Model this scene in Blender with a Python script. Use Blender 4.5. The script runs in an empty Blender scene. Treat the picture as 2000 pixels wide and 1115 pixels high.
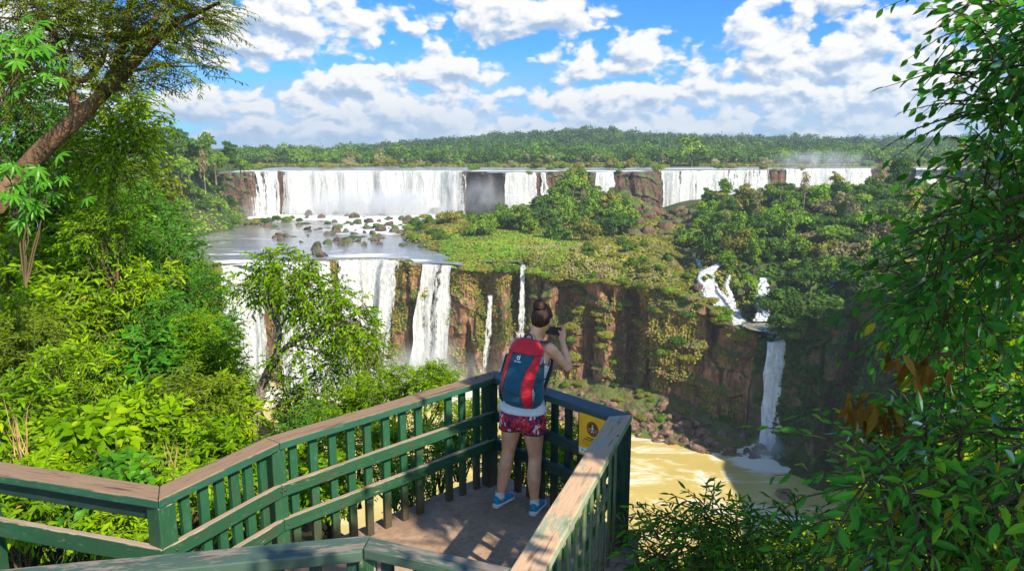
import bpy, bmesh, math, random
import numpy as np
from mathutils import Vector, Matrix
R = math.radians
SC = bpy.context.scene
COL = SC.collection
rng = np.random.default_rng(7)
random.seed(7)

# ------------------------------------------------------------------ camera (the eye is the origin, +Y looks out over the gorge)
F_PX, PITCH, CX, CY = 1430.0, R(10.67), 1000.0, 557.5
cam = bpy.data.cameras.new('camera'); cam_o = bpy.data.objects.new('camera', cam); COL.objects.link(cam_o)
cam.sensor_width = 36.0; cam.lens = 36.0 * F_PX / 2000.0
cam.clip_start = 0.05; cam.clip_end = 20000
cam_o.rotation_euler = (math.pi / 2 - PITCH, 0, 0)
SC.camera = cam_o

def ray(px, py):
    """direction (dx, 1, dz) through a photo pixel"""
    a = (px - CX) / F_PX; b = -(py - CY) / F_PX
    y = math.cos(PITCH) + b * math.sin(PITCH); z = -math.sin(PITCH) + b * math.cos(PITCH)
    return np.array([a / y, 1.0, z / y])
def W(px, py, Y): return ray(px, py) * Y
def WZ(px, py, z):
    r = ray(px, py); return r * (z / r[2])
def rays(px, py):
    px = np.asarray(px, float); py = np.asarray(py, float)
    a = (px - CX) / F_PX; b = -(py - CY) / F_PX
    y = math.cos(PITCH) + b * math.sin(PITCH); z = -math.sin(PITCH) + b * math.cos(PITCH)
    return np.stack([a / y, np.ones_like(a), z / y], -1)

# ------------------------------------------------------------------ numpy value noise
class Noise:
    def __init__(s, seed):
        r = np.random.default_rng(seed); s.p = r.permutation(4096); s.v = r.random(4096) * 2 - 1
    def h(s, i, j, k): return s.v[s.p[(s.p[(s.p[i & 4095] + j) & 4095] + k) & 4095]]
    def __call__(s, P):
        P = np.asarray(P, float); i = np.floor(P).astype(np.int64); f = P - i; f = f * f * (3 - 2 * f)
        x, y, z = i[..., 0], i[..., 1], i[..., 2]; u, v, w = f[..., 0], f[..., 1], f[..., 2]
        L = lambda a, b, t: a + (b - a) * t
        return L(L(L(s.h(x, y, z), s.h(x + 1, y, z), u), L(s.h(x, y + 1, z), s.h(x + 1, y + 1, z), u), v),
                 L(L(s.h(x, y, z + 1), s.h(x + 1, y, z + 1), u), L(s.h(x, y + 1, z + 1), s.h(x + 1, y + 1, z + 1), u), v), w)
    def fbm(s, P, o=4):
        P = np.asarray(P, float); t = 0; a = 1.0
        for k in range(o): t = t + a * s(P * 2 ** k + 17.3 * k); a *= .5
        return t
N1, N2, N3 = Noise(1), Noise(2), Noise(3)

# ------------------------------------------------------------------ mesh collector
class MB:
    def __init__(s): s.V = []; s.F = []; s.n = 0
    def add(s, V, faces, tint=0.5, mat=0, smooth=False):
        V = np.asarray(V, float).reshape(-1, 3)
        t = np.broadcast_to(np.asarray(tint, float), (len(V),))
        s.V.append((V, t))
        for f in faces if isinstance(faces, (list, tuple)) else [faces]:
            f = np.asarray(f, np.int64)
            if f.size: s.F.append((f + s.n, mat, smooth))
        s.n += len(V); return s
    def grid(s, P, tint=.5, mat=0, smooth=True, closed_u=False, closed_v=False):
        P = np.asarray(P, float); a, b = P.shape[:2]
        i = np.arange(a * b).reshape(a, b)
        if closed_u: i = np.concatenate([i, i[:1]], 0)
        if closed_v: i = np.concatenate([i, i[:, :1]], 1)
        f = np.stack([i[:-1, :-1], i[1:, :-1], i[1:, 1:], i[:-1, 1:]], -1).reshape(-1, 4)
        return s.add(P.reshape(-1, 3), f, np.asarray(tint, float).reshape(-1) if np.ndim(tint) else tint, mat, smooth)
    def box(s, M, size, mat=0, tint=.5):
        """box of full size (x, y, z) centred, placed by 4x4 M"""
        c = np.array([[x, y, z] for x in (-.5, .5) for y in (-.5, .5) for z in (-.5, .5)]) * np.array(size)
        M = np.array(M); c = c @ M[:3, :3].T + M[:3, 3]
        return s.add(c, np.array([[0, 1, 3, 2], [4, 6, 7, 5], [0, 4, 5, 1], [2, 3, 7, 6], [0, 2, 6, 4], [1, 5, 7, 3]]), tint, mat)
    def tube(s, pts, rad, n=8, mat=0, tint=.5, cap=True, smooth=True, squash=None):
        pts = np.asarray(pts, float); m = len(pts); rad = np.broadcast_to(np.asarray(rad, float), (m,))
        T = np.gradient(pts, axis=0); T /= np.linalg.norm(T, axis=1)[:, None] + 1e-12
        ref = np.array([0, 0, 1.0]) if abs(T[0][2]) < .9 else np.array([1.0, 0, 0])
        A = []; u = np.cross(ref, T[0]); u /= np.linalg.norm(u)
        for k in range(m):
            u = u - T[k] * np.dot(u, T[k]); u /= np.linalg.norm(u) + 1e-12; A.append((u, np.cross(T[k], u)))
        th = np.arange(n) * 2 * math.pi / n
        P = np.array([[pts[k] + rad[k] * (math.cos(t) * A[k][0] + math.sin(t) * A[k][1]) for t in th] for k in range(m)])
        b = s.n; s.grid(P, tint, mat, smooth, closed_v=True)
        if cap: s.F.append((np.array([list(range(b + n - 1, b - 1, -1)), list(range(b + (m - 1) * n, b + m * n))]), mat, False))
        return s
    def build(s, name, mats, parent=None, attr=True):
        me = bpy.data.meshes.new(name)
        V = np.concatenate([v for v, _ in s.V]); T = np.concatenate([t for _, t in s.V])
        me.vertices.add(len(V)); me.vertices.foreach_set('co', V.astype(np.float32).ravel())
        nl = sum(f.size for f, _, _ in s.F); npoly = sum(len(f) for f, _, _ in s.F)
        me.loops.add(nl); me.polygons.add(npoly)
        me.loops.foreach_set('vertex_index', np.concatenate([f.ravel() for f, _, _ in s.F]).astype(np.int32))
        tot = np.concatenate([np.full(len(f), f.shape[1]) for f, _, _ in s.F])
        me.polygons.foreach_set('loop_start', np.concatenate([[0], np.cumsum(tot)[:-1]]).astype(np.int32))
        me.polygons.foreach_set('material_index', np.concatenate([np.full(len(f), m) for f, m, _ in s.F]).astype(np.int32))
        me.polygons.foreach_set('use_smooth', np.concatenate([np.full(len(f), sm) for f, _, sm in s.F]))
        me.update(calc_edges=True)
        if attr:
            a = me.attributes.new('tint', 'FLOAT', 'POINT'); a.data.foreach_set('value', T.astype(np.float32))
        for m in (mats if isinstance(mats, (list, tuple)) else [mats]): me.materials.append(m)
        o = bpy.data.objects.new(name, me); COL.objects.link(o)
        if parent is not None: o.parent = parent
        return o

def tag(o, label=None, cat=None, group=None, kind=None):
    if label: o['label'] = label
    if cat: o['category'] = cat
    if group: o['group'] = group
    if kind: o['kind'] = kind
    return o
def empty(name, loc, rz=0):
    o = bpy.data.objects.new(name, None); COL.objects.link(o); o.location = Vector([float(c) for c in loc]); o.rotation_euler = (0, 0, rz)
    o.empty_display_size = .2; return o
def copy_tree(o, parent=None):
    c = o.copy(); COL.objects.link(c)
    if parent is not None: c.parent = parent
    for ch in list(o.children): copy_tree(ch, c)
    return c
def mesh_copy(src, name):
    c = src.copy(); c.name = name; COL.objects.link(c); return c
def frame(o, z, x=None):
    """4x4 with local z along z, local x near x"""
    z = Vector([float(c) for c in z]).normalized(); x = Vector([float(c) for c in (x if x is not None else (1, 0, 0))])
    x = (x - z * x.dot(z)).normalized(); y = z.cross(x)
    return Matrix(((x[0], y[0], z[0], o[0]), (x[1], y[1], z[1], o[1]), (x[2], y[2], z[2], o[2]), (0, 0, 0, 1)))

# ------------------------------------------------------------------ materials
def mat_new(name):
    m = bpy.data.materials.new(name); m.use_nodes = True; nt = m.node_tree; nt.nodes.clear()
    out = nt.nodes.new('ShaderNodeOutputMaterial'); return m, nt, out
class NT:
    """short hand for building node trees"""
    def __init__(s, nt): s.nt = nt
    def n(s, typ, ins=None, **kw):
        nd = s.nt.nodes.new(typ)
        for k, v in kw.items(): setattr(nd, k, v)
        for k, v in (ins or {}).items():
            if isinstance(v, bpy.types.NodeSocket): s.nt.links.new(v, nd.inputs[k])
            else: nd.inputs[k].default_value = v
        return nd
    def math(s, op, a, b=0.0, c=0.0, clamp=False):
        nd = s.n('ShaderNodeMath', {0: a, 1: b, 2: c}, operation=op, use_clamp=clamp); return nd.outputs[0]
    def mix(s, f, a, b, blend='MIX'):
        nd = s.n('ShaderNodeMix', data_type='RGBA', blend_type=blend)
        for k, v in ((0, f), (6, a), (7, b)):
            if isinstance(v, bpy.types.NodeSocket): s.nt.links.new(v, nd.inputs[k])
            else: nd.inputs[k].default_value = v if k == 0 else (*v[:3], 1.0)
        return nd.outputs[2]
    def ramp(s, fac, stops, interp='LINEAR'):
        nd = s.n('ShaderNodeValToRGB', {0: fac}); cr = nd.color_ramp; cr.interpolation = interp
        while len(cr.elements) < len(stops): cr.elements.new(.5)
        for e, (p, c) in zip(cr.elements, stops):
            e.position = p; e.color = (*c, 1.0) if len(c) == 3 else c
        return nd.outputs[0]
    def mapr(s, v, a, b, c=0.0, d=1.0, smooth=True):
        nd = s.n('ShaderNodeMapRange', {0: v, 1: a, 2: b, 3: c, 4: d}); nd.interpolation_type = 'SMOOTHSTEP' if smooth else 'LINEAR'; return nd.outputs[0]
    def noise(s, vec, scale, detail=4, rough=.55, dist=0.0, out=0, dims='3D'):
        nd = s.n('ShaderNodeTexNoise', {'Scale': scale, 'Detail': detail, 'Roughness': rough, 'Distortion': dist}, noise_dimensions=dims)
        if vec is not None: s.nt.links.new(vec, nd.inputs['Vector'])
        return nd.outputs[out]
    def mapping(s, vec, scale=(1, 1, 1), loc=(0, 0, 0), rot=(0, 0, 0)):
        return s.n('ShaderNodeMapping', {'Vector': vec, 'Scale': scale, 'Location': loc, 'Rotation': rot}).outputs[0]
    def attr(s, name): return s.n('ShaderNodeAttribute', attribute_name=name).outputs['Fac']
    def link(s, a, b): s.nt.links.new(a, b)
    def obj(s): return s.n('ShaderNodeTexCoord').outputs['Object']
    def pos(s): return s.n('ShaderNodeNewGeometry').outputs['Position']

def leaf_material(name, stops, trans=.45, gloss=.12, rough=.4, hue_var=.35, tr_boost=(1.35, 1.25, .5)):
    """thin leaves: diffuse + translucent with a waxy coat; colour from the per-leaf tint"""
    m, nt, out = mat_new(name); g = NT(nt)
    t = g.attr('tint'); rnd = g.n('ShaderNodeObjectInfo').outputs['Random']
    f = g.math('ADD', t, g.math('MULTIPLY', g.math('SUBTRACT', rnd, .5), hue_var), clamp=True)
    c = g.ramp(f, stops)
    d = g.n('ShaderNodeBsdfDiffuse', {'Color': c})
    tc = g.mix(1.0, c, tr_boost, 'MULTIPLY')
    tr = g.n('ShaderNodeBsdfTranslucent', {'Color': tc})
    a = g.n('ShaderNodeMixShader', {0: trans, 1: d.outputs[0], 2: tr.outputs[0]})
    gl = g.n('ShaderNodeBsdfGlossy', {'Color': (.9, .95, .9, 1), 'Roughness': rough})
    lw = g.n('ShaderNodeLayerWeight', {0: .25}).outputs['Fresnel']
    fac = g.math('MULTIPLY', lw, gloss * 2.2, clamp=True)
    b = g.n('ShaderNodeMixShader', {0: fac, 1: a.outputs[0], 2: gl.outputs[0]})
    g.link(b.outputs[0], out.inputs[0]); return m

def principled(name, color, rough=.6, spec=.4, metallic=0.0):
    m, nt, out = mat_new(name); g = NT(nt)
    p = g.n('ShaderNodeBsdfPrincipled', {'Base Color': (*color, 1) if not isinstance(color, bpy.types.NodeSocket) else color, 'Roughness': rough, 'Specular IOR Level': spec, 'Metallic': metallic})
    g.link(p.outputs[0], out.inputs[0]); return m, g, p
# ------------------------------------------------------------------ sun, sky with cumulus clouds
SUN_EL, SUN_AZ = R(38.5), (0.66, -0.75)       # horizontal direction towards the sun
n_ = math.hypot(*SUN_AZ); SUN_AZ = (SUN_AZ[0] / n_, SUN_AZ[1] / n_)
SUN_DIR = Vector((SUN_AZ[0] * math.cos(SUN_EL), SUN_AZ[1] * math.cos(SUN_EL), math.sin(SUN_EL)))
sun = bpy.data.lights.new('sun', 'SUN'); sun.energy = 5.0; sun.angle = R(.53); sun.color = (1.0, .91, .74)
sun_o = bpy.data.objects.new('sun', sun); COL.objects.link(sun_o)
sun_o.rotation_euler = SUN_DIR.to_track_quat('Z', 'Y').to_euler()
sun_o.location = (30, -20, 40)

def cloud_group():
    """cloud cover at (azimuth, elevation) in degrees: hand placed cumulus banks broken up by noise"""
    ng = bpy.data.node_groups.new('cumulus', 'ShaderNodeTree')
    ng.interface.new_socket('Vector', in_out='INPUT', socket_type='NodeSocketVector')
    ng.interface.new_socket('Macro', in_out='INPUT', socket_type='NodeSocketVector')
    ng.interface.new_socket('Density', in_out='OUTPUT', socket_type='NodeSocketFloat')
    gi = ng.nodes.new('NodeGroupInput'); go = ng.nodes.new('NodeGroupOutput'); g = NT(ng)
    v, p = gi.outputs[0], gi.outputs[1]
    total = None
    for (az, el, ra, re, amp) in CLOUDS:
        q = g.n('ShaderNodeVectorMath', {0: p, 1: (1 / ra, 1 / re, 0), 2: (-az / ra, -el / re, 0)}, operation='MULTIPLY_ADD').outputs[0]
        d = g.n('ShaderNodeVectorMath', {0: q}, operation='LENGTH').outputs['Value']
        k = g.math('MULTIPLY_ADD', d, -amp, amp)
        total = k if total is None else g.n('ShaderNodeMath', {0: total, 1: k, 2: .22}, operation='SMOOTH_MAX').outputs[0]
    vo = g.n('ShaderNodeTexVoronoi', {'Vector': g.mapping(p, (.42, .62, 1)), 'Scale': 1.0, 'Detail': 2.0, 'Roughness': .5}, feature='F1', voronoi_dimensions='2D').outputs['Distance']
    fb = g.noise(g.mapping(v, (.34, .56, 1), (3, 1, 0)), 1.0, 7, .56, 0.0, dims='2D')
    t = g.math('MULTIPLY_ADD', vo, -.5, total)
    t = g.math('MULTIPLY_ADD', fb, 1.15, t)
    g.link(g.math('SUBTRACT', t, .33), go.inputs[0]); return ng

def azel(px, py):
    r = ray(px, py); return math.degrees(math.atan2(r[0], r[1])), math.degrees(math.atan2(r[2], math.hypot(r[0], r[1])))
# pixel centre, half width, half height, weight
CLOUD_PX = [(560, 40, 215, 62, 1.0), (470, 90, 170, 42, .9), (1010, 28, 210, 52, 1.15), (1255, 108, 80, 52, 1.0), (1130, 135, 85, 55, .9),
            (690, 165, 150, 60, 1.0), (870, 140, 110, 55, 1.05), (760, 225, 330, 60, 1.0), (1500, 75, 125, 62, .85), (1680, 100, 90, 90, 1.1), (1840, 30, 100, 60, .8),
            (1560, 165, 240, 80, 1.0), (1780, 190, 260, 90, 1.0), (1200, 205, 230, 60, 1.0), (400, 200, 190, 40, .8),
            (640, 255, 420, 40, .8), (1250, 255, 500, 42, .8), (1800, 250, 300, 45, .8), (805, 55, 28, 20, .6),
            (60, 60, 200, 70, .9), (100, 210, 220, 70, .9), (1980, 110, 130, 110, .9), (1600, 8, 150, 26, .7), (2250, 190, 300, 90, .9), (-250, 160, 300, 90, .9)]
CLOUDS = []
for (x, y, a, b, w) in CLOUD_PX:
    az, el = azel(x, y); CLOUDS.append((az, el, math.degrees(a / F_PX) * 1.1, math.degrees(b / F_PX) * 1.15, w))

world = bpy.data.worlds.new('World'); SC.world = world; world.use_nodes = True
nt = world.node_tree; nt.nodes.clear(); g = NT(nt)
wout = nt.nodes.new('ShaderNodeOutputWorld')
sky = g.n('ShaderNodeTexSky', sky_type='NISHITA', sun_disc=False, sun_elevation=SUN_EL, sun_rotation=math.atan2(SUN_AZ[0], SUN_AZ[1]),
          altitude=200.0, air_density=1.0, dust_density=.3, ozone_density=2.5)
gen = g.n('ShaderNodeTexCoord').outputs['Generated']
sep = g.n('ShaderNodeSeparateXYZ', {0: gen})
az = g.math('MULTIPLY', g.math('ARCTAN2', sep.outputs[0], sep.outputs[1]), 180 / math.pi)
hor = g.math('SQRT', g.math('ADD', g.math('MULTIPLY', sep.outputs[0], sep.outputs[0]), g.math('MULTIPLY', sep.outputs[1], sep.outputs[1])))
el = g.math('MULTIPLY', g.math('ARCTAN2', sep.outputs[2], hor), 180 / math.pi)
ae = g.n('ShaderNodeCombineXYZ', {0: az, 1: el, 2: 0.0}).outputs[0]
CG = cloud_group()
w = g.noise(g.mapping(ae, (.17, .3, 1)), 1.0, 5, .6, 0, out=1, dims='2D')
wv = g.n('ShaderNodeVectorMath', {0: w, 1: (3.6, 2.0, 0), 2: (-1.8, -1.0, 0)}, operation='MULTIPLY_ADD').outputs[0]
pm = g.n('ShaderNodeVectorMath', {0: ae, 1: wv}, operation='ADD').outputs[0]
def dens(off):
    nd = nt.nodes.new('ShaderNodeGroup'); nd.node_tree = CG
    for k, src in enumerate((ae, pm)):
        g.link(g.n('ShaderNodeVectorMath', {0: src, 1: off}, operation='ADD').outputs[0] if any(off) else src, nd.inputs[k])
    return nd.outputs[0]
d0, d1 = dens((0, 0, 0)), dens((.30, .55, 0))
cover = g.mapr(d0, .06, .34)
lit = g.math('SUBTRACT', d0, d1)
shade = g.mapr(lit, -.42, .40)
thick = g.mapr(d0, .25, 1.2)
shade = g.math('MULTIPLY_ADD', thick, -.16, shade, clamp=True)
SKY_STR = .15
EXPO = 1.05
K = 2 ** -EXPO / SKY_STR
ccol = g.ramp(shade, [(0.0, (.38 * K, .52 * K, .74 * K)), (.24, (.58 * K, .70 * K, .86 * K)), (.48, (.84 * K, .89 * K, .95 * K)), (.74, (1.04 * K, 1.03 * K, 1.0 * K))])
# pale veil of distant cloud low over the horizon
veil = g.mapr(el, 8.0, .2, 0.0, .9)
vn = g.noise(g.mapping(ae, (.09, .5, 1)), 1.0, 4, .55, dims='2D')
veil = g.math('MULTIPLY', veil, g.mapr(vn, .2, .5))
vcol = g.mix(g.mapr(vn, .45, .75), (.40 * K, .55 * K, .75 * K), (.66 * K, .76 * K, .88 * K))
skyc = g.mix(1.0, sky.outputs[0], (.085, .30, .62), 'MULTIPLY')
bg0 = g.n('ShaderNodeBackground', {'Color': g.mix(g.mapr(g.math('ABSOLUTE', az), 60.0, 75.0), skyc, g.mix(1.0, sky.outputs[0], (.85, .95, 1.0), 'MULTIPLY')), 'Strength': SKY_STR})
ccol = g.mix(g.mapr(el, 4.5, .3, 0.0, .55), ccol, vcol)
col = g.mix(cover, g.mix(veil, skyc, vcol), ccol)
bg1 = g.n('ShaderNodeBackground', {'Color': col, 'Strength': SKY_STR})
inside = g.math('MULTIPLY', g.mapr(el, 20.0, 13.0), g.mapr(el, -1.5, -.5))
inside = g.math('MULTIPLY', inside, g.mapr(g.math('ABSOLUTE', az), 75.0, 60.0))
ms = g.n('ShaderNodeMixShader', {0: inside, 1: bg0.outputs[0], 2: bg1.outputs[0]})
g.link(ms.outputs[0], wout.inputs[0])

SC.view_settings.view_transform = 'Standard'; SC.view_settings.look = 'None'
SC.view_settings.exposure = EXPO; SC.view_settings.gamma = 1.0
cy = SC.cycles
cy.use_denoising = True
cy.max_bounces = 6; cy.diffuse_bounces = 3; cy.glossy_bounces = 2; cy.transmission_bounces = 3; cy.transparent_max_bounces = 12; cy.volume_bounces = 1
cy.caustics_reflective = False; cy.caustics_refractive = False
cy.sample_clamp_indirect = 6.0
world.cycles.sampling_method = 'MANUAL'; world.cycles.sample_map_resolution = 256
# ------------------------------------------------------------------ viewing platform: concrete floor, wooden railings
ZF, ZC = -2.94, -1.94
A_ = WZ(-330, 862, ZC); B_ = WZ(310, 962, ZC); C_ = WZ(532, 859, ZC); D_ = WZ(966, 730, ZC); E_ = WZ(1212, 810, ZC); F_ = WZ(1028, 1115, ZC)
G_ = WZ(715, 1059, ZC); H_ = WZ(-250, 1150, ZC)
F_ = F_ + (F_ - E_) * .25
J_ = WZ(985, 1118, ZC)                       # where the near rail meets the long side rail

def wood_material(name, wear, wood_a, wood_b, paint, streak=1.0, up_wear=0.0, rough=.62):
    """green paint worn through to grained wood; grain runs along local x"""
    m, nt, out = mat_new(name); g = NT(nt)
    o = g.obj(); ri = g.n('ShaderNodeObjectInfo').outputs['Random']
    off = g.n('ShaderNodeCombineXYZ', {0: g.math('MULTIPLY', ri, 31.0), 1: g.math('MULTIPLY', ri, 17.0), 2: g.math('MULTIPLY', ri, 7.0)}).outputs[0]
    p = g.n('ShaderNodeVectorMath', {0: o, 1: off}, operation='ADD').outputs[0]
    grain = g.noise(g.mapping(p, (2.2, 42, 30)), 1.0, 6, .62, .6)
    fine = g.noise(g.mapping(p, (9, 190, 120)), 1.0, 3, .6, .3)
    wood = g.mix(grain, wood_a, wood_b)
    wood = g.mix(g.mapr(grain, .54, .68), wood, tuple(c * .55 for c in wood_a))
    wood = g.mix(g.math('MULTIPLY', g.mapr(fine, .5, .75), .35), wood, tuple(c * .4 for c in wood_a))
    crack = g.mapr(g.noise(g.mapping(p, (1.3, 34, 20), (5, 2, 1)), 1.0, 3, .5, .8), .70, .74)
    wood = g.mix(g.math('MULTIPLY', crack, .8), wood, (.025, .018, .014))
    patch = g.noise(g.mapping(p, (2.0, 9, 9)), 1.0, 7, .68, .4)
    flake = g.noise(g.mapping(p, (14, 50, 50)), 1.0, 4, .65)
    nz = g.n('ShaderNodeSeparateXYZ', {0: g.n('ShaderNodeNewGeometry').outputs['Normal']}).outputs[2]
    amt = g.math('ADD', g.math('MULTIPLY', g.math('MAXIMUM', nz, 0.0), up_wear), wear)
    edge = g.math('ADD', g.math('ADD', patch, g.math('MULTIPLY', flake, .35)), amt)
    f = g.mapr(edge, .93, 1.02)
    pv = g.noise(g.mapping(p, (3, 12, 12), (9, 3, 4)), 1.0, 4, .6)
    pc = g.mix(pv, tuple(c * .72 for c in paint), tuple(min(1, c * 1.3) for c in paint))
    pc = g.mix(g.math('MULTIPLY', g.mapr(flake, .55, .75), .4), pc, (paint[0] + .10, paint[1] + .12, paint[2] + .09))
    dirt = g.mapr(g.noise(g.mapping(p, (5, 5, 5), (2, 8, 4)), 1.0, 5, .65), .52, .75)
    pc = g.mix(g.math('MULTIPLY', dirt, .55), pc, (.06, .045, .03))
    c = g.mix(f, pc, wood)
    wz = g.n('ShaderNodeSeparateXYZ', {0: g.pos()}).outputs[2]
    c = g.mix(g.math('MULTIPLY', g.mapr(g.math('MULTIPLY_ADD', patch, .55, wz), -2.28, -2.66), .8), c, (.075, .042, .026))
    rg = g.mix(f, (rough - .14,) * 3, (rough + .2,) * 3)
    bmp = g.n('ShaderNodeBump', {'Strength': .45, 'Distance': .004, 'Height': g.math('ADD', g.math('ADD', grain, g.math('MULTIPLY', crack, -1.5)), g.math('MULTIPLY', f, -.6))}).outputs[0]
    pr = g.n('ShaderNodeBsdfPrincipled', {'Base Color': c, 'Roughness': rg, 'Specular IOR Level': .35, 'Normal': bmp})
    g.link(pr.outputs[0], out.inputs[0]); return m
GREEN = (.014, .072, .032)
M_paint = wood_material('green_painted_wood', .03, (.20, .13, .09), (.34, .25, .18), GREEN)
M_paint_worn = wood_material('worn_green_painted_wood', .115, (.20, .135, .09), (.38, .30, .22), (.016, .066, .031), up_wear=.38)
M_paint_pale = wood_material('faded_green_wood', .06, (.22, .16, .09), (.38, .32, .20), (.11, .155, .075))  # pale worn green paint, with sunlight on the slats put into its colour
M_cap = wood_material('weathered_cap_wood', .12, (.12, .070, .038), (.30, .20, .125), (.018, .075, .045), up_wear=.38)
M_cap_pale = wood_material('pale_cap_wood', .10, (.34, .20, .11), (.58, .41, .26), (.24, .28, .18), up_wear=.27)
M_cap_dark = wood_material('dark_cap_wood', -.02, (.08, .07, .07), (.16, .15, .15), (.03, .06, .06), up_wear=.1)  # cap wood copy with the shade of the far run put into its colour
M_dark = wood_material('dark_stained_wood', -.2, (.05, .035, .03), (.10, .07, .05), (.010, .035, .026))  # green wood copy, its colour darkened for boards that lie in shade

def bevel(o, w=.006, seg=2):
    b = o.modifiers.new('bevel', 'BEVEL'); b.width = w; b.segments = seg; b.limit_method = 'ANGLE'; b.angle_limit = R(40); return o
def set_parent(o, root):
    o.parent = root; o.location = o.location - root.location; return o
def plank(name, P0, P1, w, h, mat, root, m0=0.0, m1=0.0, drop=0.0, side=0.0, bev=.007, gap=.0015):
    """board along P0-P1, its top face `drop` below the points, shifted `side` to its left; m0, m1 the mitre slopes of its ends"""
    P0 = Vector([float(c) for c in P0]); P1 = Vector([float(c) for c in P1]); d = P1 - P0; L = d.length
    yaw = math.atan2(d.y, d.x); pit = math.asin(d.z / L)
    o = None; mb = MB(); hl = L / 2 - gap
    ys = np.array([-w / 2, w / 2]); n = max(2, int(L / .25))
    V = []
    for k in range(n + 1):
        for (y, z) in ((-w / 2, -h), (w / 2, -h), (w / 2, 0), (-w / 2, 0)):
            yy = y + side; x = -hl + 2 * hl * k / n
            if k == 0: x += m0 * yy
            if k == n: x += m1 * yy
            V.append((x, yy, z - drop))
    V = np.array(V)
    if n > 2: V[4:-4, 1:] += rng.normal(0, .0012, (len(V) - 8, 2))
    F = [(0, 1, 2, 3), tuple(4 * n + q for q in (3, 2, 1, 0))]
    for k in range(n):
        for q in range(4): F.append((4 * k + q, 4 * k + 4 + q, 4 * k + 4 + (q + 1) % 4, 4 * k + (q + 1) % 4))
    mb.add(V, np.array(F)); o = mb.build(name, mat)
    o.location = (P0 + P1) / 2; o.rotation_euler = (0, -pit, yaw); bevel(o, bev)
    return set_parent(o, root) if root is not None else o
def mitre(P, Q, S):
    """slope of the joint at Q between P-Q and Q-S"""
    a = math.atan2(Q[1] - P[1], Q[0] - P[0]); b = math.atan2(S[1] - Q[1], S[0] - Q[0])
    t = (b - a + math.pi) % (2 * math.pi) - math.pi
    return -math.tan(t / 2)
def upright(name, x, y, z0, z1, w, d, yaw, mat, root, bev=.005, lean=0.0):
    mb = MB(); L = z1 - z0; n = 4; V = []
    for k in range(n + 1):
        for (a, b) in ((-w / 2, -d / 2), (w / 2, -d / 2), (w / 2, d / 2), (-w / 2, d / 2)): V.append((-L / 2 + L * k / n, a, b))
    V = np.array(V); F = [(3, 2, 1, 0), tuple(4 * n + q for q in range(4))]
    for k in range(n):
        for q in range(4): F.append((4 * k + q, 4 * k + (q + 1) % 4, 4 * k + 4 + (q + 1) % 4, 4 * k + 4 + q))
    mb.add(V, np.array(F)); o = mb.build(name, mat)
    # local x is up, local y along the rail
    o.matrix_world = Matrix.Translation((x, y, (z0 + z1) / 2)) @ Matrix.Rotation(yaw, 4, 'Z') @ Matrix(((0, 1, 0, 0), (0, 0, 1, 0), (1, 0, 0, 0), (0, 0, 0, 1))) @ Matrix.Rotation(lean, 4, 'Z')
    bevel(o, bev); return set_parent(o, root) if root is not None else o

rail = empty('wooden_railing', (D_[0], D_[1], ZF))
tag(rail, 'green painted wooden railing with worn cap boards enclosing the concrete lookout platform', 'railing')
path = [A_, B_, C_, D_, E_, F_]
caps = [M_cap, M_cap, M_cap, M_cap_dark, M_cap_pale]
WCAP, HCAP = .155, .055
mit = [0.0] + [mitre(path[i - 1], path[i], path[i + 1]) for i in range(1, 5)] + [0.0]
cap_labels = ['brown cap board of the stair side', 'brown worn cap board by the stair post', 'long brown cap board with peeling paint', 'dark cap board behind the person', 'pale sun bleached cap board with open grain']
for i in range(5):
    o = plank('cap_rail', path[i], path[i + 1], WCAP, HCAP, caps[i], rail, -mit[i] * 1.0 if i else 0, mit[i + 1])
    o['label'] = cap_labels[i]
# which side is the platform: left runs travel clockwise seen from above, platform is to the right (-side)
IN = -.045
def along(P, Q, t): return P + (Q - P) * t
def px_on(P, Q, px, z=None):
    """fraction along P-Q whose picture column is px"""
    lo, hi = 0.0, 1.0
    def col(t):
        X = along(P, Q, t); dep = X[1] * math.cos(PITCH) - X[2] * math.sin(PITCH); return CX + F_PX * X[0] / dep
    s = 1 if col(1) > col(0) else -1
    for _ in range(40):
        m_ = (lo + hi) / 2
        if (col(m_) - px) * s < 0: lo = m_
        else: hi = m_
    return (lo + hi) / 2
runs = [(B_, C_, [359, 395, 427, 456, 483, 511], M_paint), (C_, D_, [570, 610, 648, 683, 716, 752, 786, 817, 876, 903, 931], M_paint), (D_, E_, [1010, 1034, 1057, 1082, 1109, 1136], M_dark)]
for (P, Q, cols, mt) in runs:
    yaw = math.atan2(Q[1] - P[1], Q[0] - P[0])
    for c in cols:
        X = along(P, Q, px_on(P, Q, c)); nrm = np.array([-math.sin(yaw), math.cos(yaw)])
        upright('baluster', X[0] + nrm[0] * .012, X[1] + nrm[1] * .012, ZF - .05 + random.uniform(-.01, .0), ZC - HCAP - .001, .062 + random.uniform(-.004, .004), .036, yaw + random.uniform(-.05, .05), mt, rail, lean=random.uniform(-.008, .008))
yaw = math.atan2(F_[1] - E_[1], F_[0] - E_[0]); Lef = float(np.linalg.norm(F_ - E_))
k = .20
while k < Lef - .05:
    X = along(E_, F_, k / Lef); nrm = np.array([-math.sin(yaw), math.cos(yaw)])
    upright('baluster', X[0] + nrm[0] * .012, X[1] + nrm[1] * .012, ZF - .12, ZC - HCAP - .001,   .050, .017, yaw + random.uniform(-.03, .03), M_paint_pale, rail, lean=random.uniform(-.008, .008)); k += .18
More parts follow.
